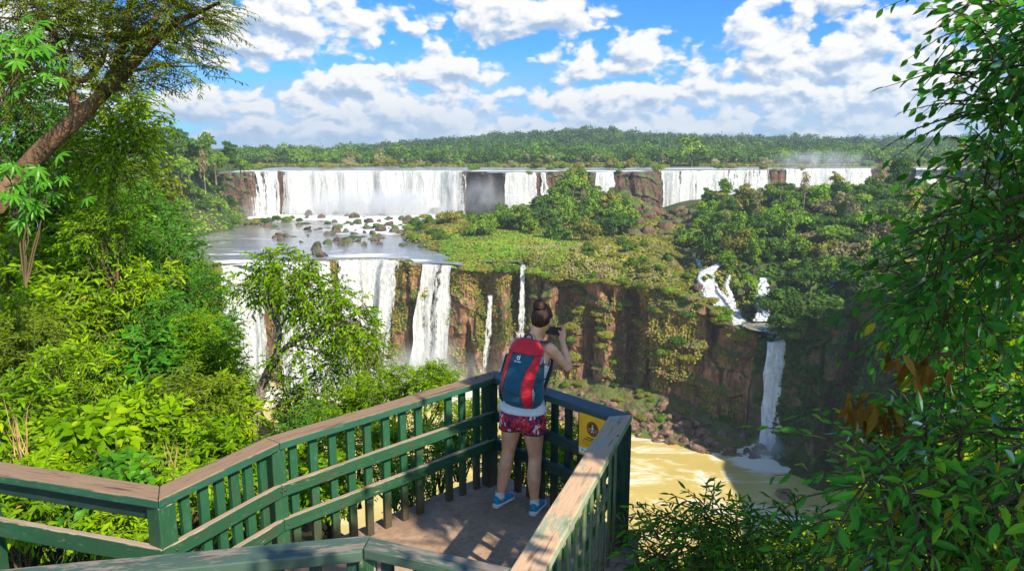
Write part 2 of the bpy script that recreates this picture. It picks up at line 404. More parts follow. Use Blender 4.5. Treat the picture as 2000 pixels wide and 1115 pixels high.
# posts
def post(P, w, mt, yaw, z0=ZF - .2, z1=ZC - HCAP - .002, dx=0, dy=0): return upright('post', P[0] + dx, P[1] + dy, z0, z1, w, w, yaw, mt, rail, bev=.008)
yCD = math.atan2(D_[1] - C_[1], D_[0] - C_[0]); yBC = math.atan2(C_[1] - B_[1], C_[0] - B_[0])
post(B_, .112, M_paint_worn, yBC, dx=.01, dy=-.01)
post(C_, .10, M_paint_worn, yCD, dx=.015, dy=.0)
post(D_, .105, M_dark, yCD, dx=-.045, dy=-.06); 
post(E_, .115, M_dark, yCD, dx=.0, dy=-.04)
post(A_ * .5 + B_ * .5, .10, M_paint, 0.0)
# horizontal boards, two heights, on the platform face of the balusters
for (zt, nm) in ((-2.243, 'middle_rail'), (-2.497, 'lower_rail')):
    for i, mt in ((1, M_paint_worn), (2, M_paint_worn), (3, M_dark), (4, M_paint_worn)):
        if nm == 'lower_rail' and i == 0: continue
        P, Q = path[i].copy(), path[i + 1].copy(); P[2] = Q[2] = zt
        sd = -.058 if i < 4 else -.052
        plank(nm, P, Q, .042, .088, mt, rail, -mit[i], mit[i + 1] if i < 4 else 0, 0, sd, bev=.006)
P, Q = A_.copy(), B_.copy(); P[2] = Q[2] = -2.243
plank('middle_rail', P, Q, .045, .115, M_paint_worn, rail, 0, mit[1], 0, -.055, bev=.007)
P, Q = A_.copy(), B_.copy(); P[2] = Q[2] = ZC - HCAP - .002
plank('beam', P, Q, .05, .105, M_dark, rail, 0, 0, 0, .0)
# bolts in the joints
def bolt(P, nrm, root, k=1.0):
    mb = MB(); M = frame(P, nrm); mb2 = []
    th = np.arange(10) * math.pi / 5
    ring = lambda r, z: np.array([[r * math.cos(t), r * math.sin(t), z] for t in th])
    V = np.concatenate([ring(.009 * k, 0), ring(.009 * k, .004 * k), ring(.005 * k, .007 * k)]); V = V @ np.array(M)[:3, :3].T + np.array(M)[:3, 3]
    F = [(i, (i + 1) % 10, 10 + (i + 1) % 10, 10 + i) for i in range(10)] + [(10 + i, 10 + (i + 1) % 10, 20 + (i + 1) % 10, 20 + i) for i in range(10)]
    mb.add(V - np.array(root.location), np.array(F)); mb.F.append((np.array([range(20, 30)]), 0, False))
    o = mb.build('bolt', M_rust); o.parent = root
M_rust = principled('rusty_steel', (.07, .045, .035), .55, .5, .6)[0]
for (P, Q, t, z) in ((B_, C_, .03, -2.285), (A_, B_, .985, -2.30), (C_, D_, .015, -2.285), (B_, C_, .975, -2.285), (C_, D_, .02, -2.54)):
    X = along(P, Q, t); d = Q - P; nr = np.array([d[1], -d[0], 0]); nr /= np.linalg.norm(nr); X = X + nr * .080; X[2] = z
    bolt(X, nr, rail)
for (P, Q, cols, mt) in runs[:2]:
    for c in cols:
        d = Q - P; nq = np.array([d[1], -d[0], 0]); nq /= np.linalg.norm(nq); X = along(P, Q, px_on(P, Q, c))
        for z in (-2.285, -2.54): Y_ = X + nq * .0795; Y_[2] = z + random.uniform(-.012, .012); bolt(Y_ + d / np.linalg.norm(d) * random.uniform(-.012, .012), nq, rail, .62)
for (px, py) in ((930, 738), (957, 731), (1207, 851)):
    X = WZ(px, py, ZC); mbq = None; bolt(X, (0, 0, 1), rail)

# near rail on the stair side
nr = empty('wooden_railing', (G_[0], G_[1], ZF))
tag(nr, 'low worn stair handrail with greenish cap board nearest the camera, along the bottom edge', 'railing')
pth = [H_, G_, J_]; mm = mitre(H_, G_, J_)
M_cap_near = wood_material('grey_green_cap_wood', .03, (.11, .09, .075), (.23, .20, .16), (.05, .085, .06), up_wear=.26)
plank('cap_rail', H_, G_, .15, .06, M_cap_near, nr, 0, mm); plank('cap_rail', G_, J_, .11, .055, M_cap_near, nr, -mm, .3)
for P, Q in ((H_, G_), (G_, J_)):
    yaw = math.atan2(Q[1] - P[1], Q[0] - P[0]); L = float(np.linalg.norm(Q - P)); k = .12
    for (zt, nm) in ((-2.243, 'middle_rail'), (-2.497, 'lower_rail')):
        P2, Q2 = P.copy(), Q.copy(); P2[2] = Q2[2] = zt; plank(nm, P2, Q2, .042, .088, M_paint_worn, nr, 0 if P is H_ else -mm, mm if P is H_ else 0, 0, .05)
    while k < L - .05:
        X = along(P, Q, k / L); upright('baluster', X[0], X[1], ZF, ZC - .062, .06, .036, yaw, M_dark, nr); k += .18
upright('post', G_[0] + .005, G_[1] + .0, ZF - .1, ZC - .062, .085, .085, 0.1, M_paint_worn, nr)

# concrete floor with a ragged ledge
def concrete_material(name, base, light):
    m, nt, out = mat_new(name); g = NT(nt); p = g.pos()
    a = g.noise(p, 1.4, 6, .62, .3); b = g.noise(p, 26, 5, .7); c_ = g.noise(p, 150, 2, .6); big = g.noise(g.mapping(p, (1, 1, 1), (4, 7, 2)), .8, 5, .6)
    c = g.mix(g.mapr(a, .32, .70), base, light)
    c = g.mix(g.math('MULTIPLY', g.mapr(b, .40, .70), .45), c, tuple(x * .45 for x in base))
    c = g.mix(g.math('MULTIPLY', g.mapr(big, .52, .62), .6), c, (.15, .092, .06))
    c = g.mix(g.math('MULTIPLY', g.mapr(c_, .66, .8), .5), c, (.42, .38, .33))
    bm = g.n('ShaderNodeBump', {'Strength': .55, 'Distance': .008, 'Height': g.math('ADD', b, g.math('MULTIPLY', c_, .5))}).outputs[0]
    pr = g.n('ShaderNodeBsdfPrincipled', {'Base Color': c, 'Roughness': .9, 'Specular IOR Level': .2, 'Normal': bm}); g.link(pr.outputs[0], out.inputs[0]); return m
M_conc = concrete_material('stained_concrete', (.25, .158, .10), (.41, .285, .19))
def slab(name, poly, ztop, zbot, mat, rough=.012, sub=.07):
    """ragged-edged slab"""
    pts = []
    for i in range(len(poly)):
        a, b = np.array(poly[i][:2], float), np.array(poly[(i + 1) % len(poly)][:2], float); n = max(1, int(np.linalg.norm(b - a) / sub))
        for k in range(n): pts.append(a + (b - a) * k / n)
    pts = np.array(pts); n = len(pts); c = pts.mean(0)
    nn = N1(np.c_[pts * 6, np.zeros(n)]) + .5 * N1(np.c_[pts * 17, np.ones(n)])
    out = (pts - c) / np.linalg.norm(pts - c, axis=1)[:, None]
    mb = MB(); rings = []
    for (z, e, j) in ((ztop, 0, 0), (ztop - .02, .022, .6), (ztop - .12, .035, 1), (ztop - .24, .02, 1.4), (zbot, .0, 2)):
        rr = pts + out * (e + rough * 2 * (nn * (1 if j else .6) + (N2(np.c_[pts * 9, np.full(n, j * 3.)]) * j * .8)))[:, None]
        rings.append(np.c_[rr, np.full(n, z) + (0 if j == 0 else .01 * nn)])
    P = np.array(rings); mb.grid(P.transpose(1, 0, 2), smooth=False, closed_u=True)
    mb.F.append((np.array([[k * 5 for k in range(n)]]), 0, False))
    return mb.build(name, mat)
def off(P, dx, dy): return (P[0] + dx, P[1] + dy)
poly = [off(B_, -1.6, .1), off(B_, -.05, .22), off(C_, -.13, .09), off(D_, -.02, .20), off(E_, .17, .05), off(E_, .13, -.15), off(F_, .22, -.35), off(F_, -.6, -.4), off(H_, 0, -.7)]
fl = slab('platform_floor', poly[::-1], ZF, ZF - 1.6, M_conc); tag(fl, kind='structure')
# ledge block below the corner post, the lip that shows past the rail
lp = [off(E_, .20, -.10), off(E_, .24, -.42), off(F_, .36, -.2), off(F_, .16, -.2), off(E_, .02, -.3)]
M_ledge = concrete_material('damp_concrete', (.14, .105, .085), (.22, .17, .14))  # darker concrete tone than the floor slab
lg = slab('concrete_ledge', lp[::-1], ZF - .10, ZF - 1.7, M_ledge, .02); tag(lg, kind='structure')

# ------------------------------------------------------------------ yellow notice plate on the far rail
def plate_text(): pass
sg = empty('warning_sign', (0, 0, 0))
S0, S1 = along(D_, E_, px_on(D_, E_, 1146)), along(D_, E_, px_on(D_, E_, 1205))
d = S1 - S0; ln = float(np.linalg.norm(d)); d = d / ln; nrm = np.array([d[1], -d[0], 0.0]); nrm /= np.linalg.norm(nrm)
if nrm[1] > 0: nrm = -nrm
hS = .335; wS = .27
o0 = S0 + nrm * .084 + np.array([0, 0, -HCAP + .012])
sg.location = Vector([float(c) for c in (o0 + d * wS / 2 + np.array([0, 0, -hS]))])
tag(sg, 'yellow notice plate with a brown round emblem fixed under the dark cap board', 'sign')
Mx = Matrix(((d[0], 0, nrm[0], 0), (d[1], 0, nrm[1], 0), (d[2], 1, nrm[2], 0), (0, 0, 0, 1)))     # local x along, y up, z out
def sign_part(name, mb, mat):
    o = mb.build(name, mat, sg); o.matrix_basis = Mx; return o
M_yel, g, pr = principled('yellow_enamel', (.85, .40, .015), .38, .5)
g.link(g.mix(g.mapr(g.noise(g.obj(), 9, 4, .6), .5, .75), (.88, .43, .016), (.72, .33, .014)), pr.inputs['Base Color'])
M_brown = principled('brown_print', (.13, .035, .015), .5)[0]; M_prn = principled('dark_print', (.10, .05, .01), .5)[0]
M_wht = principled('white_print', (.74, .72, .68), .5)[0]; M_gry = principled('grey_print', (.30, .30, .32), .5)[0]; M_amb = principled('amber_print', (.40, .15, .02), .5)[0]
def disc(mb, cx, cy, r, z, n=40, r0=0.0, t=.5):
    th = np.arange(n) * 2 * math.pi / n
    P = [[(cx + rr * math.cos(a), cy + rr * math.sin(a), z) for rr in (max(r0, 1e-4), r)] for a in th]
    return mb.grid(np.array(P), smooth=False, closed_u=True)
def rect(mb, x0, y0, x1, y1, z): return mb.add([(x0, y0, z), (x1, y0, z), (x1, y1, z), (x0, y1, z)], np.array([[0, 1, 2, 3]]))
mb = MB().box(Matrix.Translation((0, hS / 2, 0)), (wS, hS, .004)); bevel(sign_part('plate', mb, M_yel), .0015)
rect(mb := MB(), -wS / 2 + .004, .018, wS / 2 - .004, .062, .0032); sign_part('white_strip', mb, M_wht)
mb = MB(); rect(mb, -.105, .037, -.085, .052, .0042); rect(mb, -.075, .031, -.01, .046, .0042); rect(mb, .0, .034, .06, .042, .0042); sign_part('logo', mb, M_gry)
disc(mb := MB(), 0, .235, .058, .0032); sign_part('emblem', mb, M_brown)
mb = MB(); disc(mb, 0, .235, .050, .0040, r0=.045); sign_part('ring', mb, M_amb)
mb = MB()                                     # small walking figure inside the emblem
disc(mb, .0, .262, .0065, .0044, 14)
for (a, b, w_) in (((0, .254), (0, .226), .010), ((0, .228), (-.013, .203), .006), ((0, .228), (.012, .203), .006), ((0, .250), (-.016, .232), .005), ((0, .250), (.016, .236), .005)):
    a = np.array(a); b = np.array(b); n_2 = np.array([-(b - a)[1], (b - a)[0]]); n_2 = n_2 / np.linalg.norm(n_2) * w_ / 2
    mb.add([(*(a - n_2), .0044), (*(b - n_2), .0044), (*(b + n_2), .0044), (*(a + n_2), .0044)], np.array([[0, 1, 2, 3]]))
sign_part('figure', mb, M_wht)
mb = MB(); rect(mb, -.043, .212, -.018, .238, .0042); rect(mb, .018, .212, .043, .238, .0042); sign_part('emblem_panel', mb, M_amb)
mb = MB()
for (y, x0, x1, h) in ((.152, -.055, .055, .009), (.134, -.085, .085, .009)): rect(mb, x0, y, x1, y + h, .0032)
sign_part('print_line', mb, M_prn)
mb = MB()
for (y, x0, x1, h) in ((.117, -.105, .10, .006), (.102, -.10, .105, .006), (.087, -.07, .07, .006)):
    x = x0
    while x < x1: l_ = random.uniform(.012, .03); rect(mb, x, y, min(x + l_, x1), y + h, .0032); x += l_ + .006
sign_part('print_line', mb, M_amb)
# ------------------------------------------------------------------ far landscape: gorge, cliffs, two tiers of falls, rivers
Z_UP, Z_MID, Z_LOW = -18.0, -50.0, -105.0
def interp(xs, ys, x): return np.interp(x, xs, ys)
def poly_resample(P, step):
    P = np.asarray(P, float); d = np.r_[0, np.cumsum(np.linalg.norm(np.diff(P[:, :2], axis=0), axis=1))]
    n = max(2, int(d[-1] / step)); s = np.linspace(0, d[-1], n)
    return np.stack([np.interp(s, d, P[:, k]) for k in range(P.shape[1])], 1), s

def rock_material(name, base, dark, light, moss=.55, moss_c=(.045, .085, .015), scale=1.0, wet=.0, strata=True):
    m, nt, out = mat_new(name); g = NT(nt); p = g.pos()
    a = g.noise(g.mapping(p, (.11 * scale, .11 * scale, .16 * scale)), 1.0, 7, .65, .4)
    b = g.noise(g.mapping(p, (.55 * scale, .55 * scale, .16 * scale)), 1.0, 6, .65)
    c_ = g.noise(g.mapping(p, (1.9 * scale,) * 3), 1.0, 4, .7)
    c = g.mix(g.mapr(a, .30, .66), base, light)
    c = g.mix(g.math('MULTIPLY', g.mapr(b, .48, .72), .85), c, dark)
    vc = g.n('ShaderNodeTexVoronoi', {'Vector': g.n('ShaderNodeVectorMath', {0: g.mapping(p, (.42 * scale, .42 * scale, .17 * scale)), 1: g.n('ShaderNodeVectorMath', {0: g.noise(p, .5 * scale, 3, .6, out=1), 1: (.7, .7, .7)}, operation='MULTIPLY').outputs[0]}, operation='ADD').outputs[0], 'Scale': 1.0}, feature='F1').outputs['Color']
    vr = g.n('ShaderNodeSeparateXYZ', {0: vc}).outputs[0]
    c = g.mix(g.mapr(vr, .1, .9, .0, .75, False), c, tuple(x * .42 for x in base))
    if strata:
        vz = g.n('ShaderNodeTexVoronoi', {'Vector': g.mapping(p, (.30 * scale, .30 * scale, .13 * scale)), 'Scale': 1.0, 'Randomness': .9}, feature='DISTANCE_TO_EDGE').outputs[0]
        c = g.mix(g.math('MULTIPLY', g.mapr(vz, .05, .0), .38), c, tuple(x * .3 for x in dark))
    st = g.noise(g.mapping(p, (.9 * scale, .9 * scale, .05 * scale), (11, 3, 0)), 1.0, 4, .6)
    c = g.mix(g.math('MULTIPLY', g.mapr(st, .50, .68), .75), c, tuple(x * .55 for x in dark))
    bd = g.noise(g.mapping(p, (.03 * scale, .03 * scale, .5 * scale), (1, 3, 9)), 1.0, 4, .6)
    c = g.mix(g.math('MULTIPLY', g.mapr(bd, .52, .66), .6), c, tuple(x * .8 for x in dark))
    c = g.mix(g.math('MULTIPLY', g.mapr(c_, .5, .75), .4), c, tuple(x * .5 for x in base))
    nz = g.n('ShaderNodeSeparateXYZ', {0: g.n('ShaderNodeNewGeometry').outputs['Normal']}).outputs[2]
    mo = g.noise(g.mapping(p, (.22 * scale, .22 * scale, .10 * scale), (31, 7, 3)), 1.0, 6, .65)
    mf = g.mapr(g.math('ADD', g.math('MULTIPLY', nz, .42), g.math('ADD', mo, moss - .55)), .56, .72)
    mc = g.mix(g.noise(p, 1.1 * scale, 4, .7), tuple(x * .6 for x in moss_c), tuple(x * 1.8 for x in moss_c))
    c = g.mix(mf, c, mc)
    h = g.math('ADD', g.math('MULTIPLY', b, 2.0), c_)
    bm = g.n('ShaderNodeBump', {'Strength': .8, 'Distance': .7 / scale, 'Height': h}).outputs[0]
    pr = g.n('ShaderNodeBsdfPrincipled', {'Base Color': c, 'Roughness': .85 - wet, 'Specular IOR Level': .25, 'Normal': bm}); g.link(pr.outputs[0], out.inputs[0]); return m
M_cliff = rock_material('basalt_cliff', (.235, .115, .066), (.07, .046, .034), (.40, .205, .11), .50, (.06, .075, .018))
M_cliff_dark = rock_material('mossy_cliff', (.11, .075, .055), (.045, .035, .03), (.19, .125, .085), .62, (.03, .055, .012))  # mossier copy of the cliff rock, shade of the wall put into its colour
M_cliff_far = rock_material('far_cliff', (.10, .055, .038), (.035, .028, .025), (.20, .09, .052), .55, (.045, .075, .02), .9)
M_boulder = rock_material('boulder_rock', (.17, .085, .05), (.06, .036, .026), (.27, .15, .095), .42, (.045, .075, .015), 1.6, .1, False)
M_boulder_dark = rock_material('wet_river_rock', (.10, .065, .05), (.04, .032, .03), (.17, .11, .085), .38, (.05, .09, .018), 1.2, .25, False)

def soil_material(name, cols, scale=.1):
    m, nt, out = mat_new(name); g = NT(nt); p = g.pos()
    a = g.noise(p, scale, 6, .62, .3); b = g.noise(p, scale * 8, 5, .7)
    c = g.ramp(a, [(.28 + .14 * i, c) for i, c in enumerate(cols)])
    c = g.mix(g.math('MULTIPLY', g.mapr(b, .4, .7), .6), c, tuple(x * .45 for x in cols[0]))
    bm = g.n('ShaderNodeBump', {'Strength': 1.0, 'Distance': .6, 'Height': b}).outputs[0]
    pr = g.n('ShaderNodeBsdfPrincipled', {'Base Color': c, 'Roughness': .95, 'Specular IOR Level': .1, 'Normal': bm}); g.link(pr.outputs[0], out.inputs[0]); return m
M_island = soil_material('island_soil', [(.045, .07, .018), (.09, .10, .028), (.07, .105, .025), (.19, .10, .055)], .09)
M_forest_floor = soil_material('forest_floor', [(.02, .04, .010), (.035, .06, .014), (.05, .075, .02), (.09, .06, .035)], .06)

def smooth(a, b, x):
    t = np.clip((x - a) / (b - a), 0, 1); return t * t * (3 - 2 * t)

# ---- lower cliff: (px, py, Y of lip, base push towards us)
LIP = [(-500, 560, 318), (-100, 548, 320), (190, 532, 322), (300, 526, 320), (380, 522, 319), (432, 520, 318), (470, 516, 321), (515, 514, 323), (560, 514, 318), (640, 512, 320), (668, 509, 324), (730, 508, 327), (784, 510, 322),
       (796, 515, 317), (822, 517, 318), (840, 517, 320), (884, 520, 318), (900, 527, 314), (932, 530, 313), (955, 531, 318), (985, 530, 315), (1018, 528, 320), (1040, 534, 313), (1085, 543, 306), (1110, 542, 308), (1150, 549, 301),
       (1185, 552, 294), (1225, 554, 295), (1262, 561, 287), (1300, 568, 283), (1345, 582, 277), (1375, 596, 273), (1420, 628, 268), (1455, 652, 264), (1470, 658, 262), (1484, 666, 256),
       (1512, 668, 253), (1538, 662, 252), (1548, 640, 243), (1600, 620, 233), (1680, 590, 222), (1760, 560, 208), (1900, 520, 190), (2050, 480, 176)]
lipW = np.array([W(*q) for q in LIP])
lip, ls = poly_resample(lipW, .75)
lip_px = CX + F_PX * lip[:, 0] / (lip[:, 1] * math.cos(PITCH) - lip[:, 2] * math.sin(PITCH))
def outward(P):
    T = np.gradient(P[:, :2], axis=0); T /= np.linalg.norm(T, axis=1)[:, None]
    n = np.stack([T[:, 1], -T[:, 0]], 1); k = 9
    n = np.stack([np.convolve(np.pad(n[:, q], k, 'edge'), np.ones(2 * k + 1) / (2 * k + 1), 'valid') for q in (0, 1)], 1)
    return n / np.linalg.norm(n, axis=1)[:, None]
lip_n = outward(lip)
def cliff_push(s, z, zt, zb, amp=1.0, seed=0.0):
    """blocky basalt relief: columns, ledges and overhangs"""
    v = (zt - z) / (zt - zb + 1e-6)
    q = np.stack([s / 16, z / 40 + seed, np.full_like(s, seed)], -1)
    big = N1(q) * 5.0 + 3.4 * N2(np.stack([s / 7.5, z / 34 + seed, np.full_like(s, seed + 1)], -1))
    cr = N3(np.stack([s / 5.0 + 40, z / 45, np.full_like(s, seed + 2)], -1)); big = big - 6.5 * smooth(.16, .46, cr)
    blk = N2(np.stack([np.floor(s / 3.0 + .8 * N3(np.stack([s / 9, z / 9, s * 0], -1))) * .73, np.floor(z / 5.5 + .7 * N1(np.stack([s / 6, z / 8, s * 0 + 5], -1))) * .61, np.full_like(s, seed + 3)], -1)) * 2.0
    fine = N3.fbm(np.stack([s / 2.2, z / 3.0, np.full_like(s, seed + 9)], -1), 3) * .6
    ledge = 2.0 * smooth(.05, .25, np.mod(z / 14.0 + .9 * N1(np.stack([s / 20, s * 0, s * 0], -1)), 1.0))
    return amp * (big + blk + fine - ledge) * np.minimum(1, v * 9 + .06)
def build_cliff(name, P, N, s, zb, mat, slope=4.0, rows=74, amp=1.0, seed=0.0, top_in=6.0, calm=None):
    n = len(P); v = np.r_[-.08, -.03, np.linspace(0, 1, rows)]
    zt = P[:, 2]; out = np.zeros((len(v), n, 3))
    for k, vv in enumerate(v):
        z = zt - max(vv, 0) * (zt - zb)
        push = slope * max(vv, 0) ** .8 + (1 if calm is None else calm) * cliff_push(s, z, zt, np.full(n, zb) if np.ndim(zb) == 0 else zb, amp, seed)
        if vv < 0: push = np.full(n, top_in * vv / .08); z = zt + .15
        out[k, :, :2] = P[:, :2] + N * push[:, None]; out[k, :, 2] = z
    o = MB().grid(out, smooth=False).build(name, mat); tag(o, kind='structure'); return out
def calm_of(px, ranges, v):
    c = np.ones(len(px))
    for a, b in ranges: c = np.minimum(c, np.where((px > a - 3) & (px < b + 3), v, 1.0))
    return np.convolve(np.pad(c, 4, 'edge'), np.ones(9) / 9, 'valid')
calm = calm_of(lip_px, [(430, 532), (548, 645), (655, 786), (822, 886)], .30); calm = np.minimum(calm, calm_of(lip_px, [(1476, 1550)], .06))
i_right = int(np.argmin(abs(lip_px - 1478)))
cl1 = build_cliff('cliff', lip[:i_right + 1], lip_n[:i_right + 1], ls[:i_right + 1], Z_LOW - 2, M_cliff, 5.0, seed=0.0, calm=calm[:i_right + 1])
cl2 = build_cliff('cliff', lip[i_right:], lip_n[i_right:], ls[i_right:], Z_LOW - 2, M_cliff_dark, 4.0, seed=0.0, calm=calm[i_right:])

lipx = lip[:, 0]; front = lip[:, 1]
# ---- the island and river bed behind the lip
PEAKS = [(84, 482, 30, 40, 15), (60, 440, 36, 40, 4), (20, 455, 38, 36, 3), (105, 430, 30, 50, 4), (-2, 400, 40, 40, 2), (70, 350, 60, 40, 2.5), (45, 330, 40, 14, 1.5), (40, 505, 24, 46, 10), (-28, 470, 24, 40, 2)]
def land_mask(x, y):
    """1 on the island, 0 in the river"""
    west = interp([300, 322, 340, 372, 421, 470, 520, 560, 620], [-24, -27, -33, -44, -64, -62, -44, -10, 0], y) + 5 * N1(np.stack([x / 14, y / 14, x * 0], -1))
    return smooth(-5, 4, x - west)
def island_h(x, y):
    m = land_mask(x, y); h = np.zeros_like(x) + 1.2
    for (px, py, rx, ry, hh) in PEAKS: h = h + hh * np.exp(-((x - px) / rx) ** 2 - ((y - py) / ry) ** 2)
    h = h + .9 * N2.fbm(np.stack([x / 9, y / 9, x * 0], -1), 4)
    return Z_MID - 1.6 + m * (1.4 + h)
def right_h(x, y):
    """forest slope on the far side of the plunge pool, and the ridge that closes the gorge beyond the frame"""
    base = interp([200, 240, 310, 370, 410, 460, 560], [-60, -66, -52, -44, -40, -45, -47], y)
    h = base + interp([60, 90, 112, 190, 260], [-9, -3, 1, 11, 14], x)
    chan = np.exp(-((x - interp([240, 262, 300, 330, 420], [88, 84, 76, 80, 96], y)) / 8.5) ** 2)
    h = h - chan * interp([240, 300, 420], [6, 7, 3], y)
    h = h + 2.0 * N3.fbm(np.stack([x / 22, y / 22, x * 0], -1), 4)
    return h
BED = np.array([W(*q) for q in [(1490, 650, 250), (1485, 645, 258), (1450, 638, 268), (1430, 624, 274), (1408, 602, 281), (1392, 577, 288), (1378, 550, 296), (1380, 536, 301), (1400, 526, 305), (1420, 514, 309), (1440, 505, 313), (1400, 490, 330), (1388, 470, 345)]])
def ground_h(x, y):
    w = smooth(62, 92, x - (y - 330) * .10)
    h = island_h(x, y) * (1 - w) + right_h(x, y) * w
    xc, zc = np.interp(y, BED[:, 1], BED[:, 0]), np.interp(y, BED[:, 1], BED[:, 2])
    fy, fz = np.interp(x, lipx, front) - 1.0, np.interp(x, lipx, lip[:, 2]); kl = np.clip(1 - (y - fy) / 14.0, 0, 1); h = h * (1 - kl) + (fz - .5 * kl) * kl
    k = smooth(19, 8, abs(x - xc - 1.5)) * smooth(352, 336, y); return h * (1 - k) + (zc - 1.1 + .5 * N2.fbm(np.stack([x / 3, y / 3, x * 0], -1), 3)) * k
def land_grid(x0, x1, y0, y1, st, f, front_line=True):
    xs = np.arange(x0, x1, st); nrow = int((y1 - y0) / st); G = np.zeros((nrow, len(xs), 3))
    fy = np.interp(xs, lipx, front) - 1.0; fz = np.interp(xs, lipx, lip[:, 2])
    for r_ in range(nrow):
        t = r_ / (nrow - 1); y = fy + (y1 - fy) * t; z = f(xs, y)
        G[r_] = np.stack([xs, y, z], 1)
    return G
isl = land_grid(-48, 84.5, 0, 600, 1.6, lambda x, y: ground_h(x, y)); tag(MB().grid(isl).build('island', M_island), kind='structure')
rgt = land_grid(84.4, 128, 0, 600, 1.6, lambda x, y: ground_h(x, y)); tag(MB().grid(rgt).build('hillside', M_forest_floor), kind='structure')
# the ridge closing the gorge beyond the right edge: carries on from the slope round towards the viewer
def ridge_h(x, y):
    h = interp([-120, 0, 60, 120, 170, 230, 300, 420, 600], [-24, -24, -23, -20, -16, -15, -18, -26, -34], y)
    foot = interp([-120, 40, 120, 190, 240, 600], [60, 92, 112, 128, 134, 128], y)
    t = smooth(0, 26, x - foot); return -106 + (h + 106) * t + 2.5 * N1.fbm(np.stack([x / 25, y / 25, x * 0], -1), 4)
xs = np.r_[np.arange(58, 170, 2.2), np.arange(170, 420, 10)]; ysr = np.arange(-120, 240, 3.0)
X, Yg = np.meshgrid(xs, ysr); tag(MB().grid(np.stack([X, Yg, ridge_h(X, Yg)], -1)).build('hillside', M_forest_floor), kind='structure')
X, Yg = np.meshgrid(np.arange(127.5, 420, 4.0), np.arange(180, 620, 4.0)); tag(MB().grid(np.stack([X, Yg, right_h(X, Yg)], -1)).build('hillside', M_forest_floor), kind='structure')

# ---- far crest
CREST = [(380, 345, 500), (448, 346, 528), (470, 344, 538), (480, 343, 543), (544, 337, 563), (600, 335, 568), (730, 334, 573), (850, 334, 572), (914, 335, 566), (940, 336, 550), (984, 337, 533), (1064, 336, 541), (1075, 335, 556), (1100, 334, 566), (1120, 334, 566), (1140, 335, 553), (1162, 336, 546), (1200, 336, 547),
         (1212, 336, 545), (1250, 335, 550), (1284, 334, 572), (1380, 332, 584), (1500, 331, 592), (1522, 331, 604), (1535, 330, 622), (1700, 329, 640), (1785, 328, 648), (1840, 328, 650), (2100, 328, 656)]
crW = np.array([[W(x, y, Y)[0], Y, Z_UP] for (x, y, Y) in CREST]); crest, cs = poly_resample(crW, 1.0)
crest[:, 1] += 2.2 * N1.fbm(np.stack([cs / 14, cs * 0, cs * 0], -1), 3); crest[:, 2] += np.minimum(0, .55 * N2.fbm(np.stack([cs / 6, cs * 0, cs * 0 + 2], -1), 3)); cr_n = outward(crest)
cr_px = CX + F_PX * crest[:, 0] / (crest[:, 1] * math.cos(PITCH) - crest[:, 2] * math.sin(PITCH))
build_cliff('cliff', crest, cr_n, cs, Z_MID - 2, M_cliff_far, 3.0, 40, .6, 40.0, 8.0, calm_of(cr_px, [(482, 915), (986, 1066), (1163, 1200), (1286, 1500), (1532, 1702), (1786, 1838)], .15))

# ---- waters
def water_material(name, deep, shallow, foam, foam_lo, foam_hi, stretch, scale, rot=0.0, rough=.12, extra=None, foam_c=(.60, .60, .58), bump=.25):
    m, nt, out = mat_new(name); g = NT(nt); p = g.pos()
    q = g.mapping(p, (scale * stretch, scale, scale), rot=(0, 0, rot))
    w_ = g.noise(q, .6, 3, .55, out=1); wv = g.n('ShaderNodeVectorMath', {0: w_, 1: (1.6, 1.6, 0)}, operation='MULTIPLY').outputs[0]
    q2 = g.n('ShaderNodeVectorMath', {0: q, 1: wv}, operation='ADD').outputs[0]
    a = g.noise(q2, 1.0, 6, .62, .8); b = g.noise(q2, 4.5, 5, .68, .5); big = g.noise(q, .22, 3, .5)
    f = g.math('ADD', g.math('MULTIPLY', a, .75), g.math('MULTIPLY', b, .35))
    if extra is not None: f = g.math('ADD', f, extra(g, p))
    ff = g.math('MULTIPLY', g.mapr(f, foam_lo, foam_hi), foam)
    c = g.mix(g.mapr(big, .3, .7), deep, shallow); c = g.mix(g.math('MULTIPLY', g.mapr(a, .35, .65), .5), c, tuple(x * 1.25 for x in shallow))
    c = g.mix(ff, c, foam_c)
    rg = g.mix(ff, (rough,) * 3, (.75,) * 3)
    rp = g.noise(g.mapping(p, (scale * 5, scale * 9, 1), rot=(0, 0, rot)), 1.0, 4, .6, .4)
    bm = g.n('ShaderNodeBump', {'Strength': bump, 'Distance': .35, 'Height': g.math('ADD', rp, f)}).outputs[0]
    pr = g.n('ShaderNodeBsdfPrincipled', {'Base Color': c, 'Roughness': rg, 'Specular IOR Level': .4, 'Normal': bm}); g.link(pr.outputs[0], out.inputs[0]); return m
def bands(lst):
    """foam where the attribute of a place asks for it: list of (x, y, rx, ry, amount)"""
    def f(g, p):
        t = None
        for (x, y, rx, ry, a) in lst:
            q = g.n('ShaderNodeVectorMath', {0: p, 1: (1 / rx, 1 / ry, 0), 2: (-x / rx, -y / ry, 0)}, operation='MULTIPLY_ADD').outputs[0]
            d = g.n('ShaderNodeVectorMath', {0: q}, operation='LENGTH').outputs['Value']
            k = g.math('MULTIPLY', g.mapr(d, 1.0, .2), a); t = k if t is None else g.math('MAXIMUM', t, k)
        return t
    return f
M_low = water_material('muddy_river', (.34, .255, .072), (.45, .35, .11), .95, .58, .74, .34, .085, R(32), .2,
                       bands([(88, 232, 20, 13, .40), (62, 215, 6, 26, .12), (82, 192, 9, 8, .22), (70, 232, 4, 22, .12), (50, 252, 16, 5, .16), (50, 215, 40, 60, .06), (90, 242, 13, 9, .5), (-60, 300, 80, 22, .4)]), (.62, .58, .47))
